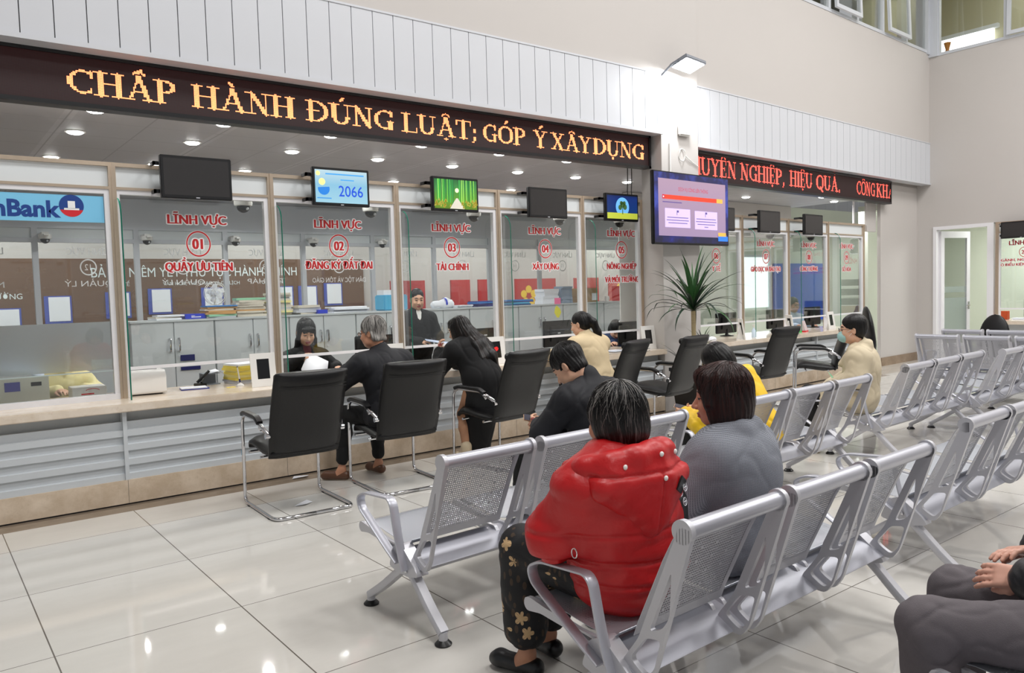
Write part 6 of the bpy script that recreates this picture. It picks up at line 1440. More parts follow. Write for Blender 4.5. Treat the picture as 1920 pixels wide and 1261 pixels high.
# router and its cable loop
t = thing('wireless_router', 'white wireless access box on the pillar above the television', 'router', (7.59, 6.297, 3.41))
m = MB(); m.bbox((0, -.025, 0), (.105, .025, .085), .018); m.build('case', M_WHITEP, t, smooth=True); m = MB(); m.box((-.05, -.052, -.05), (.06, -.05, -.035)); m.build('badge', M_STEEL, t)
c = MB(); c.tube([(7.56+.055*math.cos(a), 6.287-.006*math.sin(3*a), 3.10+.075*math.sin(a)) for a in [2*PI*k/22 for k in range(45)]]+[(7.66, 6.285, 3.07), (7.75, 6.29, 3.03), (7.87, 6.29, 2.98)], .005, 6); tag(c.build('cable', M_WHITEP, None, smooth=True), 'white cable coiled in a loop on the pillar under the access box', 'cable')
c = MB(); c.box((7.33, 6.28, 2.86), (7.345, 6.298, 3.22)); tag(c.build('cable_trunking', M_WHITEP), 'short white vertical cable cover low on the pillar left of the cable loop', 'cable cover')

# ------------------------------------------------------------------ dracaena in a black pot
def leaf(mb, base, az, el, L, droop, w, mi=0):
    n = 9; d = Vector((math.cos(az), math.sin(az), 0)); p = Vector(base); e = el; pts = []
    side = Vector((-math.sin(az), math.cos(az), 0)); vs = []; fs = []
    for i in range(n+1):
        t = i/n; ww = w*(.55+.9*t if t < .35 else (1-(t-.35)/.65)**.8)*.9+.0008
        up = (d*-math.sin(e)+Vector((0, 0, 1))*math.cos(e))
        vs += [p+side*ww+up*ww*.35, p.copy(), p-side*ww+up*ww*.35]
        p = p+(d*math.cos(e)+Vector((0, 0, 1))*math.sin(e))*L/n; e -= droop*(.4+1.5*t)/n
    for i in range(n):
        for k in (0, 1): a = 3*i+k; fs.append((a, a+1, a+4, a+3))
    mb.add([(v[0], min(v[1], .40), v[2]) for v in vs], fs, mi)
M_LEAF = mat('dracaena_leaf', srgb(46, 92, 44), .35, var=.4, scale=9); M_LEAF2 = mat('dracaena_dark_leaf', srgb(26, 48, 32), .35, var=.35, scale=9); M_TRUNK = mat('ringed_stem', srgb(176, 158, 120), .7, var=.25, scale=60, stretch=(.2, .2, 2.5), bump=.5, bscale=90)
def dracaena():
    t = thing('dracaena', 'tall dracaena with a bare stem and sprayed narrow leaves before the pillar', 'plant', (7.22, 5.86, 0))
    m = MB(); m.tube([(0, .03, .42), (.02, .02, .7), (-.005, .01, .95), (-.02, 0, 1.22)], [.03, .028, .026, .026], 10); m.build('stem', M_TRUNK, t, smooth=True)
    r = random.Random(11); f = MB(); b = (-.02, 0, 1.21)
    for k in range(52):
        q = k/51; az = k*2.39996+r.uniform(-.2, .2); el = math.radians(84-72*q+r.uniform(-8, 8)); L = r.uniform(.52, .74); dr = math.radians(r.uniform(14, 45)+66*q*r.uniform(.4, 1.25))
        leaf(f, (b[0]+.012*math.cos(az), b[1]+.012*math.sin(az), b[2]+.08*(1-q)), az, el, L, dr, r.uniform(.020, .029), 0 if r.random() < .55-.3*q else 1)
    f.build('foliage', [M_LEAF, M_LEAF2], t, smooth='all', fix=False)
    m = MB(); m.tube([(.10, -.03, .42), (.105, -.03, .60), (.10, -.03, .80)], .013, 8); m.build('side_stem', M_TRUNK, t, smooth=True)
    f = MB()
    for k in range(18): az = k*2.4; leaf(f, (.10, -.03, .79), az, math.radians(78-60*k/17), r.uniform(.2, .32), math.radians(r.uniform(20, 70)), .009, k % 2)
    for k in range(5): leaf(f, (-.13, .0, .55), 2.2+k*.5, math.radians(55-6*k), r.uniform(.38, .5), math.radians(35), .012, 1)
    f.build('side_foliage', [M_LEAF, M_LEAF2], t, smooth='all', fix=False)
    p = thing('plant_pot', 'square black plant pot holding the dracaena', 'pot', (7.22, 5.86, 0)); m = MB()
    A = [(.15, 0), (.205, .52), (.215, .52), (.215, .56), (.185, .56), (.18, .47)]
    vs = []; fs = []
    for a, z in A: vs += [(-a, -a, z), (a, -a, z), (a, a, z), (-a, a, z)]
    for i in range(len(A)-1):
        for k in range(4): fs.append((4*i+k, 4*i+(k+1) % 4, 4*i+4+(k+1) % 4, 4*i+4+k))
    fs.append((3, 2, 1, 0)); m.add(vs, fs); m.build('pot', mat('black_pot', srgb(20, 20, 22), .3), p); MB().box((-.181, -.181, .44), (.181, .181, .475)).build('soil', mat('soil', srgb(52, 40, 32), .9, var=.3, scale=60), p)
dracaena()

# ------------------------------------------------------------------ rating tablets standing on the counters
def tablet(M, label, lit=False):
    t = thing('rating_tablet', label, 'tablet', group='white framed rating tablets on the counters'); t.matrix_world = M @ Matrix.Rotation(math.radians(-9), 4, 'X')
    w, h = .105, .285
    f = MB(); f.prism([(-w, 0), (w, 0), (w, h), (-w, h)], -.006, .006, 'y', holes=[[(-.052, .065), (.052, .065), (.052, h-.05), (-.052, h-.05)]]); f.build('frame', M_WHITEP, t)
    s = MB(); s.box((-.054, -.003, .063), (.054, .005, h-.048)).build('screen', mat('tablet_black', srgb(14, 14, 16), .1, var=0), t)
    if lit:
        a = MB()
        for k in range(26):
            an = k*2.4; rr = .0055*math.sqrt(k); x, z = -.004+rr*math.cos(an), .16+rr*math.sin(an)*.8; a.add([(x-.003, -.0035, z-.003), (x+.003, -.0035, z-.003), (x+.002, -.0035, z+.003)], [(0, 1, 2)])
        a.build('red_display', em('tablet_red', (1, .02, .02, 1), 2.5), t, fix=False)
    b = MB(); b.box((-.06, .0, .0), (.06, .10, .006)); b.prism([(.006, .004), (.095, .004), (.012, .20)], -.02, .02, 'x'); b.build('stand', M_WHITEP, t)
ct = .758
TB = [((2.36, 6.50), -4, 'white framed rating tablet with a dark screen standing beside the yellow folders'), ((3.63, 6.50), 0, 'white framed rating tablet half hidden behind the grey haired man'), ((4.79, 6.44), -2, 'white framed rating tablet with a glowing red mark'), ((6.11, 6.50), 0, 'white framed rating tablet behind the woman with the ponytail'), ((7.07, 6.42), -6, 'white framed rating tablet at the right end of the left counter by the pillar')]
for i, (p, a, lb) in enumerate(TB): tablet(Matrix.Translation((*p, ct)) @ Matrix.Rotation(math.radians(a), 4, 'Z'), lb, i == 2)
for p, a, lb in (((1.17, .10), 48, 'white framed rating tablet turned sideways nearest the dracaena on the right counter'), ((2.46, .12), 55, 'white framed rating tablet turned sideways in the middle of the right counter'), ((3.66, .10), 0, 'white framed rating tablet facing the hall at the far end of the right counter')):
    tablet(T2 @ Matrix.Translation((*p, ct)) @ Matrix.Rotation(math.radians(a), 4, 'Z'), lb)

# ------------------------------------------------------------------ things on the left counter
def put(name, label, cat, mb, m, group=None, smooth=True): return tag(mb.build(name, m, None, smooth=smooth), label, cat, group)
t = thing('printer', 'white box printer standing on the counter under window 01', 'printer', (1.50, 6.86, ct), math.radians(-4))
m = MB(); m.prism(rpoly([(-.17, .01), (.17, .01), (.17, .13), (.12, .19), (-.12, .195), (-.17, .15)], .02, 3), -.135, .135, 'x'); m.build('casing', M_WHITEP, t, smooth=True); MB().box((-.137, -.16, .012), (-.06, .16, .12)).build('side_cover', mat('dark_grey_plastic', srgb(52, 52, 58), .4), t)
MB().box((-.11, -.12, 0), (.11, .12, .012)).build('foot', M_BLACKP, t); MB().box((-.10, .03, .19), (.10, .15, .20)).build('paper_tray', mat('dark_grey_plastic', srgb(52, 52, 58), .4), t)
def paper_stack(name, label, c, n, sz, cols, rz=0, jit=.02, th=.012, group=None, cat='papers'):
    t = thing(name, label, cat, c, rz, group); r = random.Random(hash(label) % 1000 if False else len(label)*7+n); z = 0
    for k in range(n):
        q = MB(); hh = th*r.uniform(.7, 1.3)/2; M = Matrix.Translation((r.uniform(-jit, jit), r.uniform(-jit, jit), z+hh)) @ Matrix.Rotation(r.uniform(-.12, .12), 4, 'Z'); q.bbox((0, 0, 0), (sz[0]*r.uniform(.92, 1.04), sz[1]*r.uniform(.92, 1.03), hh), .0015, M=M)
        q.build('folder', cols[k % len(cols)], t, smooth=True); z += 2*hh
    return t
P_Y = mat('yellow_folder', srgb(238, 218, 96), .5, var=.05); P_Y2 = mat('pale_yellow_folder', srgb(240, 228, 150), .5, var=.05); P_B = mat('blue_folder', srgb(60, 130, 200), .5); P_DB = mat('deep_blue_box', srgb(30, 54, 190), .4); P_O = mat('manila_folder', srgb(206, 158, 96), .6, var=.1); P_G = mat('green_folder', srgb(150, 206, 170), .5); P_C = mat('cream_papers', srgb(214, 206, 190), .7, var=.12, scale=40); P_GR = mat('grey_papers', srgb(190, 192, 200), .7, var=.1, scale=40); P_LB = mat('light_blue_binder', srgb(86, 176, 216), .45, var=.1); P_K = mat('kraft_box', srgb(168, 138, 104), .7); P_P = mat('violet_blue_file', srgb(70, 70, 140), .5)
paper_stack('folder_stack', 'stack of yellow folders on papers left of the first rating tablet', (2.40, 7.0, ct), 9, (.185, .13), [M_PAPER, P_GR, P_Y, P_Y2, P_Y, P_Y2, P_Y, P_Y], .2, .012, .019)
t = thing('hole_punch', 'open black hole punch on the counter under window 01', 'hole punch', (1.98, 7.02, ct), .3); MB().bbox((0, 0, .012), (.03, .055, .012), .004).build('base', M_BLACKP, t, smooth=True); m = MB(); m.tube([(-.01, .03, .03), (.05, -.0, .09), (.085, -.01, .125)], .012, 8); m.tube([(0, -.02, .03), (.035, 0, .06)], .009, 8); m.build('lever', M_BLACKP, t, smooth=True)
t = thing('booklet', 'white and blue booklet lying on the counter in front of the hole punch', 'booklet', (1.88, 6.84, ct), -.15); MB().box((-.11, -.075, 0), (.11, .075, .008)).build('cover', mat('blue_cover', srgb(36, 50, 140), .4), t); MB().box((-.108, -.073, .008), (.095, .06, .016)).build('pages', M_PAPER, t)
sheetof('paper_sheet', 'curled white sheet hanging off the small tray by the folders', [[(2.08, 7.05, .86), (2.08, 7.18, .87)], [(2.16, 7.04, .875), (2.16, 7.17, .885)], [(2.21, 7.02, .83), (2.22, 7.15, .84)], [(2.25, 6.97, .775), (2.27, 7.12, .78)]], M_PAPER)
t = thing('letter_tray', 'small grey tray carrying the curled sheet', 'tray', (2.10, 7.10, ct)); m = MB(); m.box((-.08, -.06, .0), (.06, .08, .005)); m.box((-.08, .07, .005), (.06, .08, .1)); m.box((-.08, -.06, .095), (.06, .08, .1)); m.build('tray', mat('smoke_grey_plastic', srgb(130, 136, 146), .4), t)
t = thing('pen_stand', 'white desk pen standing on its base beside the first tablet', 'pen', (2.235, 6.74, ct)); MB().lathe([(0, 0), (.032, 0), (.03, .008), (.01, .022), (0, .022)], n=18).build('base', M_WHITEP, t, smooth=True); m = MB(); m.cyl((0, 0, .02), (-.02, 0, .16), .0065, .0055, 10); m.build('pen', M_WHITEP, t, smooth=True); m = MB(); m.cyl((-.02, 0, .16), (-.021, 0, .168), .005, n=10); m.cyl((-.002, 0, .03), (-.006, 0, .06), .0072, n=10); m.build('grip', mat('navy_plastic', srgb(26, 34, 90), .4), t, smooth=True)
put('paper_scrap', 'yellow slip lying on the counter edge beside the pen stand', 'paper', MB().box((2.10, 6.66, ct), (2.17, 6.70, ct+.004)), P_Y)
sheetof('paper_sheet', 'flat sheet on the counter in front of the grey haired man', [[(2.78, 6.35, ct+.002), (3.02, 6.35, ct+.002)], [(2.78, 6.62, ct+.003), (3.02, 6.66, ct+.002)]], M_PAPER)
for k, (x, y, a, lb) in enumerate(((3.95, 6.62, .3, 'heap of white forms on the counter under window 03'), (5.25, 6.62, -.2, 'few white forms beside the glowing tablet behind the third chair'), (6.62, 6.55, .1, 'sheets of forms on the counter under window 05'))): paper_stack('form_stack', lb, (x, y, ct), 4 if k == 0 else 2, (.15, .105), [M_PAPER, P_GR], a, .03, .006 if k else .018)
# bank desk behind the frosted strip
t = thing('banknote_counter', 'beige banknote counting machine behind the frosted strip of the bank window', 'machine', (.66, 7.06, ct)); m = MB(); m.prism(rpoly([(-.15, 0), (.13, 0), (.13, .09), (.06, .12), (.02, .12), (-.02, .17), (-.15, .2)], .01, 2), -.17, .17, 'x'); m.build('casing', mat('beige_plastic', srgb(206, 204, 190), .4), t, smooth=True); MB().box((-.12, -.155, .10), (-.02, -.151, .17)).build('label', mat('violet_label', srgb(70, 70, 150), .4), t); MB().box((.05, -.152, .13), (.12, -.15, .16)).build('display', M_BLACKP, t)
sheetof('paper_sheet', 'pale blue sheets drooping over the banknote counter', [[(.30, 6.98, 1.02), (.30, 7.2, 1.04)], [(.55, 6.96, 1.03), (.55, 7.2, 1.04)], [(.70, 6.93, 1.005), (.72, 7.16, 1.02)], [(.80, 6.92, .945), (.83, 7.14, .96)]], mat('blue_white_paper', srgb(214, 224, 242), .6), th=.02)
t = thing('paper_box', 'white cardboard paper box beside the banknote counter', 'box', (1.10, 6.98, ct)); MB().bbox((0, 0, .045), (.12, .10, .045), .003).build('carton', M_WHITEP, t, smooth=True); m = MB(); m.tube([(.02+.05*math.cos(a), -.1012, .055+.02*math.sin(a)) for a in [.2+2.6*k/12 for k in range(13)]], .0025, 5); m.box((-.06, -.1012, .03), (.03, -.1, .04)); m.build('print', M_LOGOR, t)
person('bank clerk in a pale yellow top blurred behind the frosted strip', (1.02, 7.75, 0), math.radians(185),
  dict(pelvis=(0, 0, .50), chest=(0, .04, .76), neck=(0, .08, .90), head=(0, .14, 1.06), hpitch=-.3, elL=(-.25, .16, .74), wrL=(-.1, .36, .79), elR=(.25, .16, .74), wrR=(.1, .36, .79), hdL=(.2, .9, 0), hdR=(-.2, .9, 0), knL=(-.1, .4, .5), anL=(-.1, .38, .09), knR=(.1, .4, .5), anR=(.1, .38, .09)),
  dict(wear=[top(mat('pale_yellow_cotton', srgb(226, 214, 160), .8), .02, amp=.004), trousers(M_BLKC), hairfn(m=hair_mat('light_brown_hair', srgb(120, 84, 60), srgb(160, 120, 90)), kind='bob', groove=.002, extra=bunhair)]), h=(.009, .012))

# ------------------------------------------------------------------ computer screens on the desks
def pc_monitor(x, y, z0, w, h, label, rz=0, M=Matrix.Identity(4)):
    t = thing('computer_monitor', label, 'monitor', group='computer monitors seen from behind'); t.matrix_world = M @ Matrix.Translation((x, y, ct)) @ Matrix.Rotation(rz, 4, 'Z'); zb = z0-ct
    m = MB(); m.bbox((0, 0, zb+h/2), (w/2, .018, h/2), .008); m.bbox((0, -.02, zb+h*.5), (w*.3, .016, h*.3), .01); m.build('casing', M_BLACKP, t, smooth=True)
    m = MB(); m.lathe([(0, 0), (.10, 0), (.10, .008), (.03, .018), (.022, .03), (.022, zb+h*.35), (0, zb+h*.35)], (0, -.01, 0), 18); m.build('stand', M_BLACKP, t, smooth=True)
    b = MB(); b.box((-.02, -.0375, zb+h*.5), (.02, -.036, zb+h*.5+.014)); b.build('badge', M_STEEL, t); MB().box((-w/2+.012, .0182, zb+.015), (w/2-.012, .019, zb+h-.012)).build('screen', M_DARK, t)
pc_monitor(3.76, 7.10, .80, .50, .30, 'black computer monitor behind the grey haired man'); pc_monitor(6.13, 7.04, .83, .44, .31, 'black computer monitor behind window 04 left of the ponytail'); pc_monitor(7.42, 7.05, .78, .50, .32, 'black computer monitor behind window 05 by the pillar'); pc_monitor(5.12, 7.14, .93, .46, .17, 'low black screen beside the glowing tablet behind window 03')
for x, lb, yy in ((1.65, 'black computer monitor behind window 07 nearest the plant', .7), (3.0, 'black computer monitor beside the clerk in glasses', .7), (4.15, 'black computer monitor behind window 09', .7)): pc_monitor(x, yy, .80, .5, .3, lb, M=T2)
t = thing('bottle', 'small clear sanitizer bottle on the right counter beside the first sideways tablet', 'bottle'); t.matrix_world = T2 @ Matrix.Translation((1.52, .16, ct)); MB().lathe([(0, 0), (.028, 0), (.03, .01), (.03, .10), (.012, .125), (.012, .14), (0, .14)], n=16).build('flask', mat('clear_gel', srgb(206, 222, 236), .15), t, smooth=True); MB().lathe([(0, .14), (.01, .14), (.01, .17), (.024, .172), (.024, .18), (0, .18)], n=12).build('pump', M_WHITEP, t, smooth=True)
t = thing('desk_calendar', 'small triangular desk calendar with red foot on the right counter', 'calendar'); t.matrix_world = T2 @ Matrix.Translation((2.95, .2, ct)) @ Matrix.Rotation(.3, 4, 'Z'); MB().prism([(-.05, .02), (.05, .02), (0, .17)], -.09, .09, 'x').build('sheets', mat('calendar_print', srgb(206, 188, 190), .6, var=.25, scale=40), t); MB().box((-.09, -.055, 0), (.09, .055, .022)).build('foot', M_LOGOR, t)
put('tape_roll', 'small green tape roll on the right counter', 'tape', MB().lathe([(.02, 0), (.045, 0), (.045, .03), (.02, .03)], tuple(L2(2.78, .18, ct)), 18), mat('green_tape', srgb(70, 170, 90), .4))
put('paper_scrap', 'crumpled white paper on the right counter beside the dracaena', 'paper', MB().sphere(tuple(L2(.42, .1, ct+.04)), (.09, .06, .042), 9, 6), M_PAPER, smooth=False)

# ------------------------------------------------------------------ filing cabinets and what lies on them
def cabinet(x, label):
    t = thing('filing_cabinet', label, 'cabinet', (x, 9.6, 0), 0, 'grey two door filing cabinets in the office'); w = .925
    MB().box((0, .022, .05), (w, .45, 1.262)).box((.02, .06, 0), (w-.02, .43, .05)).build('body', M_GREYP, t); MB().bbox((w/2, .225, 1.272), (w/2+.004, .235, .0125), .003).build('top_board', M_GREYP, t, smooth=True)
    for s in (0, 1):
        a = .006+s*(w/2); d = MB().box((a, .0, .055), (a+w/2-.012, .02, 1.255)).build('door', M_GREYP, t); hx = w/2-.05 if s == 0 else w/2+.05
        h = MB(); h.tube(rounded([(hx, .0, .92), (hx, -.034, .925), (hx, -.034, 1.065), (hx, .0, 1.07)], .02, 4), .012, 8); h.build('handle', M_CHROME, d, smooth=True)
    k = MB(); k.lathe([(0, -.001), (.012, -.001), (.012, -.006), (0, -.006)], (w/2+.05, 0, .86), 12, axis='y'); k.build('lock', M_STEEL, t, smooth=True)
cl_ = ['behind the printer', 'behind the yellow folders', 'behind the seated clerk', 'behind the grey haired man', 'behind the standing clerk', 'behind the glowing tablet', 'left of the sticky notes', 'behind the ponytail', 'behind the white roller blind']
for k in range(9): cabinet(1.98+.932*k, f'grey two door filing cabinet {cl_[k]}')
cz = 1.285
put('blue_label', 'dark blue label stuck on the cabinet door above the hole punch', 'label', MB().box((2.50, 9.588, .80), (2.66, 9.5985, .87)), mat('navy_label', srgb(24, 30, 92), .5), 'dark blue door labels'); put('blue_label', 'dark blue lower label stuck on the cabinet door above the hole punch', 'label', MB().box((2.50, 9.588, .69), (2.72, 9.5985, .73)), mat('navy_label', srgb(24, 30, 92), .5), 'dark blue door labels')
paper_stack('paper_pile', 'low pile of white papers at the left end of the cabinets', (2.42, 9.8, cz), 3, (.15, .11), [M_PAPER, P_C], .1, .03, .022)
t = thing('paper_box', 'blue cardboard box with white print on the cabinets', 'box', (2.72, 9.78, cz)); MB().bbox((0, 0, .03), (.12, .1, .03), .003).build('carton', P_DB, t, smooth=True); m = MB(); m.box((-.05, -.1015, .018), (.06, -.1, .028)).box((-.05, -.1015, .036), (-.01, -.1, .042)); m.build('print', M_WHT, t)
paper_stack('folder_stack', 'stack of manila folders topped with blue in front of the fan', (3.01, 9.76, cz), 7, (.18, .13), [P_GR, P_G, P_O, P_O, P_C, P_O, P_B], .05, .015, .022)
paper_stack('folder_stack', 'tall stack of papers topped with a green folder right of the fan', (3.40, 9.82, cz), 9, (.18, .13), [P_C, P_C, P_C, P_O, P_C, P_C, P_C, P_C, P_G], -.1, .018, .025)
paper_stack('paper_pile', 'highest pile of yellowed papers behind the edge of window 02', (3.79, 9.84, cz), 11, (.14, .12), [P_C, P_Y2, P_C, P_GR, P_C], .15, .03, .026)
paper_stack('paper_pile', 'grey pile of papers right of the highest pile', (4.14, 9.80, cz), 4, (.16, .12), [P_C, P_GR, P_GR], .2, .03, .026)
t = thing('paper_box', 'flat blue box on the cabinets above the seated clerk', 'box', (4.33, 9.72, cz)); MB().bbox((0, 0, .025), (.07, .06, .025), .003).build('carton', P_DB, t, smooth=True)
paper_stack('paper_pile', 'spread of loose white papers over the grey haired man', (4.78, 9.82, cz), 4, (.26, .12), [M_PAPER, P_GR, M_PAPER], -.05, .05, .018)
t = thing('file_crate', 'light blue plastic file crate behind the standing clerk', 'crate', (5.46, 9.85, cz)); MB().bbox((0, 0, .11), (.19, .14, .11), .015).build('crate', P_LB, t, smooth=True); paper_q = MB(); paper_q.box((-.17, -.1, .22), (.05, .1, .29)); paper_q.build('papers', M_PAPER, t)
t = thing('plastic_bag', 'white plastic bag with a blue band lying on the cabinets', 'bag', (6.28, 9.78, cz)); S = Solid(); S.cap((-.15, 0, .05), (.12, 0, .06), .055, .07, k=.05).cap((.02, 0, .06), (.06, 0, .14), .06, .02, k=.05); V, F = solid_mesh(S, .012, folds(77, .012, f0=20, f1=70)); np_object('bag', V, F, M_PAPER, t); m = MB(); m.tube([(.03, .075*math.cos(a), .07+.08*math.sin(a)) for a in [-.3+3.7*k/12 for k in range(13)]], 1, flat=(.03, .004, (1, 0, 0))); m.build('band', P_DB, t)
paper_stack('paper_pile', 'white papers beside the plastic bag', (6.62, 9.78, cz), 2, (.16, .1), [M_PAPER], .1, .02, .02)
paper_stack('folder_stack', 'dark blue files on the cabinets behind window 03 right edge', (7.05, 9.82, cz), 4, (.2, .13), [P_P, P_P, P_B], .1, .03, .025); paper_stack('folder_stack', 'scattered blue folders on the cabinets behind window 04', (7.6, 9.80, cz), 4, (.28, .13), [P_B, P_LB, P_P, P_B], -.12, .05, .02)
paper_stack('paper_pile', 'tall white block of paper behind window 04', (8.36, 9.84, cz), 6, (.17, .11), [M_PAPER], 0, .004, .043); paper_stack('paper_pile', 'tall grey blue block of files next to the white block', (8.72, 9.84, cz), 8, (.12, .11), [mat('blue_grey_files', srgb(140, 156, 176), .6, var=.1)], 0, .006, .032)
t = thing('carton', 'brown cardboard carton on the cabinets at the window 05 mullion', 'box', (9.22, 9.86, cz)); MB().bbox((0, 0, .12), (.2, .13, .12), .004).build('carton', P_K, t, smooth=True); MB().box((.06, -.133, .03), (.19, -.131, .15)).build('label', M_PAPER, t)
t = thing('file_box', 'red file box standing on the cabinets behind window 05', 'file box', (10.02, 9.82, cz)); MB().bbox((0, 0, .13), (.05, .12, .13), .004).build('box', M_LOGOR, t, smooth=True)
t = thing('file_box', 'silver file box standing beside the red one', 'file box', (10.16, 9.82, cz)); MB().bbox((0, 0, .12), (.06, .12, .12), .004).build('box', mat('silver_card', srgb(196, 198, 204), .4), t, smooth=True)
t = thing('mug', 'small white mug on the cabinets behind window 05', 'mug', (9.66, 9.75, cz)); MB().lathe([(0, 0), (.035, 0), (.04, .09), (.036, .09), (.032, .01), (0, .01)], n=16).build('cup', M_WHITEP, t, smooth=True); m = MB(); m.tube(arc((.04, .045), .025, -1.3, 1.3, 8, 'xz', 0), .005, 6); m.build('handle', M_WHITEP, t)
# desk fan
t = thing('desk_fan', 'white desk fan standing behind the manila folders', 'fan', (3.06, 10.0, cz), .25)
MB().lathe([(0, 0), (.09, 0), (.085, .015), (.02, .03), (0, .03)], n=20).build('base', M_WHITEP, t, smooth=True); m = MB(); m.cyl((0, .02, .02), (0, .02, .26), .014); m.bbox((0, .05, .30), (.04, .05, .04), .02); m.build('pole', M_WHITEP, t, smooth=True)
g = MB()
for rr, yy in ((.145, -.02), (.145, .02), (.11, -.045), (.07, -.055), (.03, -.06)): g.tube([(rr*math.cos(a), yy, .30+rr*math.sin(a)) for a in [2*PI*k/28 for k in range(28)]], .0035, 5, closed=True)
for k in range(24): a = 2*PI*k/24; g.tube([(.03*math.cos(a), -.06, .30+.03*math.sin(a)), (.11*math.cos(a), -.045, .30+.11*math.sin(a)), (.145*math.cos(a), -.0, .30+.145*math.sin(a))], .0016, 4)
g.build('guard', M_WHITEP, t, smooth=True); g = MB(); g.lathe([(0, -.04), (.028, -.035), (.03, 0), (0, 0)], (0, 0, .30), 16, axis='y')
for k in range(5):
    a0 = 2*PI*k/5; vs = [(.02*math.cos(a0), -.01, .30+.02*math.sin(a0)), (.12*math.cos(a0+.1), -.022, .30+.12*math.sin(a0+.1)), (.125*math.cos(a0+.55), -.005, .30+.125*math.sin(a0+.55)), (.07*math.cos(a0+.9), .008, .30+.07*math.sin(a0+.9))]; g.add(vs+[(v[0], v[1]+.003, v[2]) for v in vs], [(0, 1, 2, 3), (7, 6, 5, 4)])
g.build('blade', M_PVC, t)
# notes stuck inside window 04, roller blind behind window 05
put('sticky_note', 'pink sticky note on the glass of window 04', 'note', MB().box((5.77, 6.657, 1.345), (5.86, 6.66, 1.415)), mat('pink_note', srgb(250, 120, 170), .6)); put('sticky_note', 'yellow sticky note curling on the glass of window 04 under the pink one', 'note', MB().prism([(5.775, 1.30), (5.80, 1.33), (5.85, 1.29), (5.865, 1.25), (5.83, 1.19), (5.80, 1.195), (5.765, 1.25)], 6.657, 6.66, 'y'), mat('yellow_note', srgb(236, 226, 60), .6))
t = thing('roller_blind', 'white roller blind with a blue edge hanging behind window 05', 'blind', (0, 0, 0)); MB().box((7.10, 6.93, 1.10), (7.66, 6.94, 2.42)).build('cloth', M_WHTC, t); MB().box((7.66, 6.925, 1.05), (7.73, 6.945, 2.42)).build('edge', mat('blue_edge', srgb(58, 92, 160), .6), t); MB().cyl((7.08, 6.935, 1.09), (7.70, 6.935, 1.09), .012).build('bottom_bar', M_PVC, t); MB().box((7.08, 6.90, 2.42), (7.74, 6.97, 2.47)).build('head_box', M_PVC, t)
# paper scraps on the floor
put('paper_scrap', 'torn white paper scrap on the tiles under the empty first chair', 'paper', MB().add([(2.12, 5.36, .004), (2.20, 5.33, .012), (2.27, 5.38, .006), (2.24, 5.42, .018), (2.16, 5.40, .004)], [(0, 1, 2, 3, 4)]), M_PAPER, smooth=False); put('paper_scrap', 'small white paper scrap at the foot of the counter plinth', 'paper', MB().add([(2.44, 6.19, .004), (2.56, 6.17, .012), (2.60, 6.22, .006), (2.48, 6.25, .01)], [(0, 1, 2, 3)]), M_PAPER, smooth=False)

# ------------------------------------------------------------------ second hall: brown notice boards, red boards with yellow flowers
b = MB(); b.box((-3, 16.33, .55), (8.35, 16.385, 2.34)); put_text(b, 'BẢNG NIÊM YẾT THỦ TỤC HÀNH CHÍNH', .26, (4.75, 16.325, 1.99), UX, UZ, 1, fit=4.0); put_text(b, 'Y TẾ', .10, (3.3, 16.325, 1.82), UX, UZ, 1); put_text(b, 'VĂN HOÁ, THỂ THAO VÀ DU LỊCH', .10, (4.75, 16.325, 1.82), UX, UZ, 1, fit=1.5); put_text(b, 'CÔNG AN', .10, (6.2, 16.325, 1.82), UX, UZ, 1); put_text(b, 'MÔI TRƯỜNG', .14, (1.2, 16.325, 1.62), UX, UZ, 1); put_text(b, 'CÔNG THƯƠNG', .10, (5.3, 16.325, 1.02), UX, UZ, 1); put_text(b, 'NỘI VỤ', .10, (3.4, 16.325, 1.02), UX, UZ, 1)
nb = thing('notice_board', 'long brown notice board on the back wall of the second hall', 'board'); b.build('board', [M_BROWN, M_WHTG], nb, fix=False)
for k, (x, z) in enumerate([(3.2, 1.45), (3.95, 1.5), (4.95, 1.5), (6.45, 1.5), (7.0, 1.5), (7.6, 1.55), (3.5, .85), (2.2, 1.4), (1.4, 1.2)]):
    t = thing('notice_holder', 'blue edged paper holder on the brown board, ' + ['behind the left of window 01', 'left of the middle of window 01', 'right of the middle of window 01', 'behind the right edge of window 01', 'behind the window 02 mullion', 'behind the middle of window 02', 'low behind window 01', 'behind the bank window, right one', 'behind the bank window, left one'][k], 'notice', (x, 16.32, z), 0, 'paper holders on the brown notice board'); MB().box((-.24, -.01, -.24), (.2, .0, .26)).build('backing', mat('holder_blue', srgb(70, 84, 170), .5), t); MB().box((-.17, -.02, -.2), (.17, -.011, .24)).build('sheet', M_PAPER, t)
M_REDB = mat('red_board', srgb(176, 34, 38), .5, var=.04); M_FLOW = mat('yellow_emblem', srgb(232, 190, 50), .5, var=0)
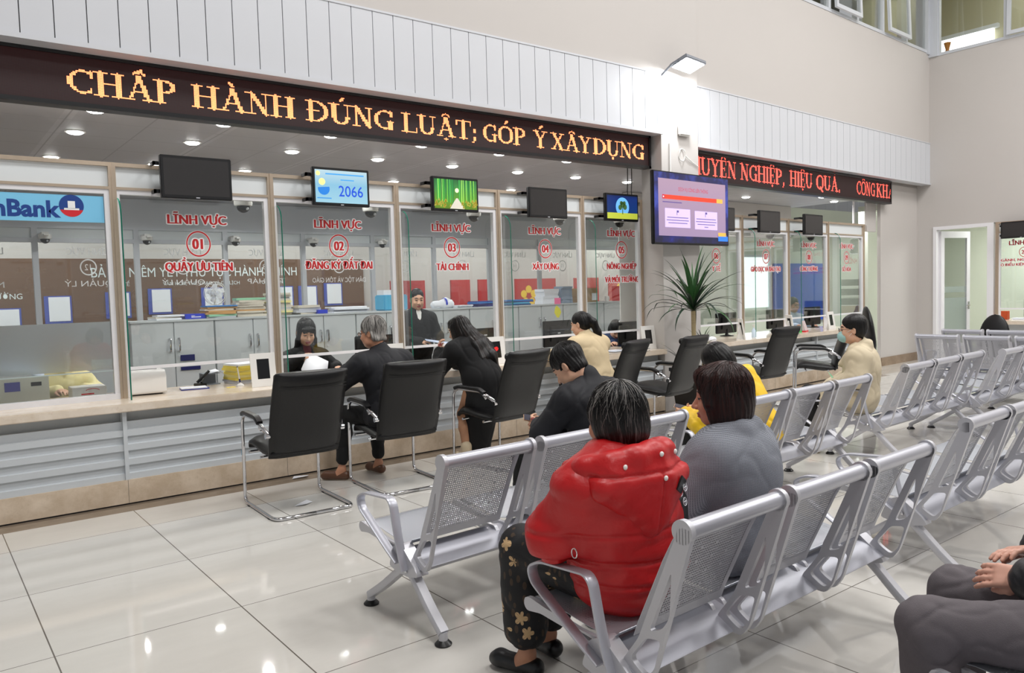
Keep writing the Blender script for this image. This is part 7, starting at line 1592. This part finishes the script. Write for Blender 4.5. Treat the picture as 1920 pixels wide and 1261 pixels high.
for k, (x, w_) in enumerate([(9.1, .9), (10.55, .55), (11.4, .65), (12.9, 1.35), (14.7, .9), (16.2, 1.3), (18.0, 1.2)]):
    t = thing('red_panel', 'red display panel in the second hall, ' + ['behind the standing clerk', 'second behind window 03', 'third behind window 03', 'with a yellow flower at the window 04 mullion', 'behind the middle of window 04', 'behind the ponytail', 'behind window 05'][k], 'panel', (x, 15.6, 0), 0, 'red panels standing in the second hall'); MB().box((-w_/2, 0, .5), (w_/2, .05, 1.82)).build('board', M_REDB, t); MB().box((-w_/2, .0, 0), (-w_/2+.05, .05, .5)).build('leg', M_STEEL, t); MB().box((w_/2-.05, .0, 0), (w_/2, .05, .5)).build('leg', M_STEEL, t)
    if k in (3, 4, 5):
        f = MB()
        for j in range(5): a = PI/2+2*PI*j/5; f.add([(-.25+.17*math.cos(a)+.10*math.cos(q), -.004, 1.38+.17*math.sin(a)+.10*math.sin(q)) for q in [2*PI*i/14 for i in range(14)]], [tuple(range(14))])
        f.build('flower', M_FLOW, t, fix=False); st = MB(); pt = []
        for j in range(10): a = PI/2+PI*j/5; r_ = .10 if j % 2 == 0 else .04; pt.append((-.25+r_*math.cos(a), -.006, 1.38+r_*math.sin(a)))
        st.add(pt, [tuple(range(10))]); st.build('star', M_REDB, t, fix=False)
# far side of the right counter: blue board, bright window
put('blue_board', 'large blue board seen through windows 07 and 08', 'board', MB().box((16.75, 11.12, .55), (19.2, 11.18, 2.0)), mat('blue_panel', srgb(34, 80, 186), .4, var=.15, scale=3))
t = tag(thing('window_40', 'bright daylight window seen through window 07', 'window'), kind='structure'); MB().box((15.45, 11.14, .95), (16.5, 11.17, 2.15)).build('pane', lamp_mat('daylight_pane', 1.6, (.9, 1, .98, 1)), t); MB().box((15.38, 11.1, .9), (15.45, 11.18, 2.2)).box((16.5, 11.1, .9), (16.57, 11.18, 2.2)).box((15.45, 11.1, 2.15), (16.5, 11.18, 2.2)).build('window_frame', M_STEEL, t)
t = thing('service_counter', 'short pale counter with a yellow top beyond the opening at the far end', 'counter'); MB().box((18.0, 9.4, .0), (20.6, 9.7, .66)).build('body', M_GREYP, t); MB().box((17.9, 9.3, .66), (20.7, 9.9, .71)).build('top', mat('yellow_top', srgb(196, 180, 100), .4), t); MB().box((18.0, 9.38, .0), (20.6, 9.4, .22)).build('plinth', M_STONE, t)
m = MB(); put_text(m, 'LĨNH VỰC', .2, (20.75, 11.19, 2.0), UX, UZ); put_text(m, 'TƯ PHÁP', .13, (21.2, 11.19, 1.72), UX, UZ); put('wall_lettering', 'small red letters on the pale wall beyond the opening', 'lettering', m, M_RED, smooth=False)
m = MB(); m.box((20.4, 11.14, 2.25), (24, 11.2, 2.32)).box((20.4, 11.14, 2.62), (24, 11.2, 2.68)).box((22.2, 11.14, .7), (22.3, 11.2, 2.62)); struct('window_41', m, M_PVC, label='white frame of the far counter window beyond the opening', cat='window frame')
t = thing('loudspeaker', 'small black loudspeaker on the end post of the right counter windows', 'speaker'); t.matrix_world = T2 @ Matrix.Translation((5.30, .50, 2.12)); MB().bbox((0, 0, 0), (.06, .08, .12), .01).build('cabinet', M_BLACKP, t, smooth=True); MB().box((-.05, -.083, -.1), (.05, -.08, .1)).build('grille', M_DARK, t); MB().box((-.07, .0, -.02), (-.03, .06, .02)).build('bracket', M_STEEL, t)

# ------------------------------------------------------------------ right wall: open glass door and the counter window
X = 15.0
t = tag(thing('door_1', 'open white framed glass door in the right wall', 'door'), kind='structure')
m = MB(); m.box((X-.02, 6.57, 0), (X+.14, 6.63, 2.46)); m.box((X-.02, 5.62, 0), (X+.14, 5.72, 2.46)); m.box((X-.02, 5.72, 2.40), (X+.14, 6.57, 2.46)); m.build('door_frame', M_PVC, t)
Md = Matrix.Translation((X+.10, 6.55, 0)) @ Matrix.Rotation(math.radians(-14), 4, 'Z')
m = MB(); w_ = .78
for a, c in (((0, .02), (.085, 2.38)), ((w_-.085, .02), (w_, 2.38)), ((.085, .02), (w_-.085, .30)), ((.085, 2.26), (w_-.085, 2.38))): m.box((a[0], -.02, a[1]), (c[0], .02, c[1]), M=Md)
lf = m.build('door_leaf', M_PVC, t); MB().box((.085, -.004, .30), (w_-.085, .004, 2.26), M=Md).build('pane', M_GLASS, lf); MB().box((.085, -.006, .55), (w_-.085, -.0045, 1.15), M=Md).box((.085, -.006, 1.25), (w_-.085, -.0045, 1.36), M=Md).build('frosted_band', M_FROST, lf)
h = MB(); h.tube([Md @ Vector(p) for p in rounded([(w_-.04, -.02, 1.0), (w_-.04, -.06, 1.0), (w_-.14, -.06, 1.0)], .02, 3)], .009, 8); h.box((w_-.06, -.026, .93), (w_-.02, -.02, 1.07), M=Md); h.build('handle', M_CHROME, lf, smooth=True)
GR = Matrix.Translation((X+.03, 5.60, 0)) @ Matrix.Rotation(-PI/2, 4, 'Z')
t = service_window(50, GR, .03, 1.30, 'counter window with red letters beside the open door on the right wall', zb=.96, top=2.27, hdr=(2.29, 2.43), ztop=2.46, fin=False); s = MB()
def redtxt(txt, z, sz, cx, fit): 
    for q in range(8): put_text(s, txt, sz, (cx+.006*math.cos(q*PI/4), -.001-.0002*q, z+.006*math.sin(q*PI/4)), UX, UZ, 1, .85, 0, fit=fit)
    for q in (-1, 0, 1): put_text(s, txt, sz, (cx+q*.0025, -.0032-.0002*q, z), UX, UZ, 0, .85, 0, fit=fit)
redtxt('LĨNH VỰC', 2.05, .105, .44, .46); ring(s, (.44, 1.925), .075, .085, -.003); redtxt('21', 1.89, .095, .44, None); redtxt('NGÀNH, NGHỀ ĐẦU TƯ', 1.775, .062, .44, .82); redtxt('CÓ ĐIỀU KIỆN VỀ AN NINH', 1.695, .062, .44, .80); s.build('lettering', [M_RED, M_WHT], t, fix=False)
service_window(51, GR, 1.30, 2.40, 'counter window at the right picture edge', zb=.96, top=2.27, hdr=(2.29, 2.43), ztop=2.46, fin=False, post_r=True)
t = thing('service_counter', 'low counter under the windows of the right wall', 'counter'); MB().box((X-.22, 3.2, .70), (X+.7, 5.60, .76)).build('countertop', M_STONE2, t); MB().box((X-.04, 3.2, 0), (X-.002, 5.60, .70)).build('front', M_LOUV, t)
pc_monitor(0, 0, .80, .5, .32, 'black computer monitor at the right picture edge behind the wall window', M=Matrix.Translation((15.45, 5.05, 0)) @ Matrix.Rotation(-PI/2, 4, 'Z'))
t = thing('tissue_box', 'orange box on the counter behind the right wall window', 'box', (15.3, 5.55, .76)); MB().bbox((0, 0, .075), (.06, .06, .075), .006).build('carton', mat('orange_card', srgb(206, 84, 40), .5), t, smooth=True)
paper_stack('paper_pile', 'white papers on the counter of the right wall', (15.25, 5.25, .76), 3, (.1, .14), [M_PAPER], 0, .02, .012)
t = thing('shelf_rack', 'shelf with dark files behind the right wall window', 'shelf', (17.6, 5.1, 0)); MB().box((-.2, -.5, 0), (.2, .5, .95)).build('base_cabinet', P_K, t)
for k in range(3): MB().box((-.2, -.5, .95+.22*k), (.2, .5, .97+.22*k)).build('shelf_board', M_WHITEP, t); MB().box((-.15, -.45, .97+.22*k), (.1, .45, 1.12+.22*k)).build('files', M_BLACKP, t)
m = MB(); m.tube([(12.9, 7.02, 2.50), (12.9, 7.02, 2.94)], .02, 8); put('hanger_rod', 'thin pale rod hanging from the ceiling at the end of the right counter windows', 'rod', m, M_PVC)
t = thing('vase', 'small amber ornament on the sill of the high right window', 'ornament', (15.24, 6.50, 5.53)); MB().lathe([(0, 0), (.04, 0), (.055, .05), (.03, .14), (.06, .26), (0, .26)], n=16).build('body', mat('amber_glaze', srgb(190, 120, 30), .3, var=.3), t, smooth=True)

for k, x in enumerate((6.93, 7.0)):
    c = MB(); c.tube([(x, 6.60, 2.95), (x+.01, 6.61, 2.8), (x-.01, 6.60, 2.66), (x+.005, 6.60, 2.58)], .006, 6); tag(c.build('cable', M_BLACKP, None, smooth=True), ['dark cable hanging from the ceiling left of its twin at the amber display end', 'dark cable hanging from the ceiling nearest the pillar'][k], 'cable')
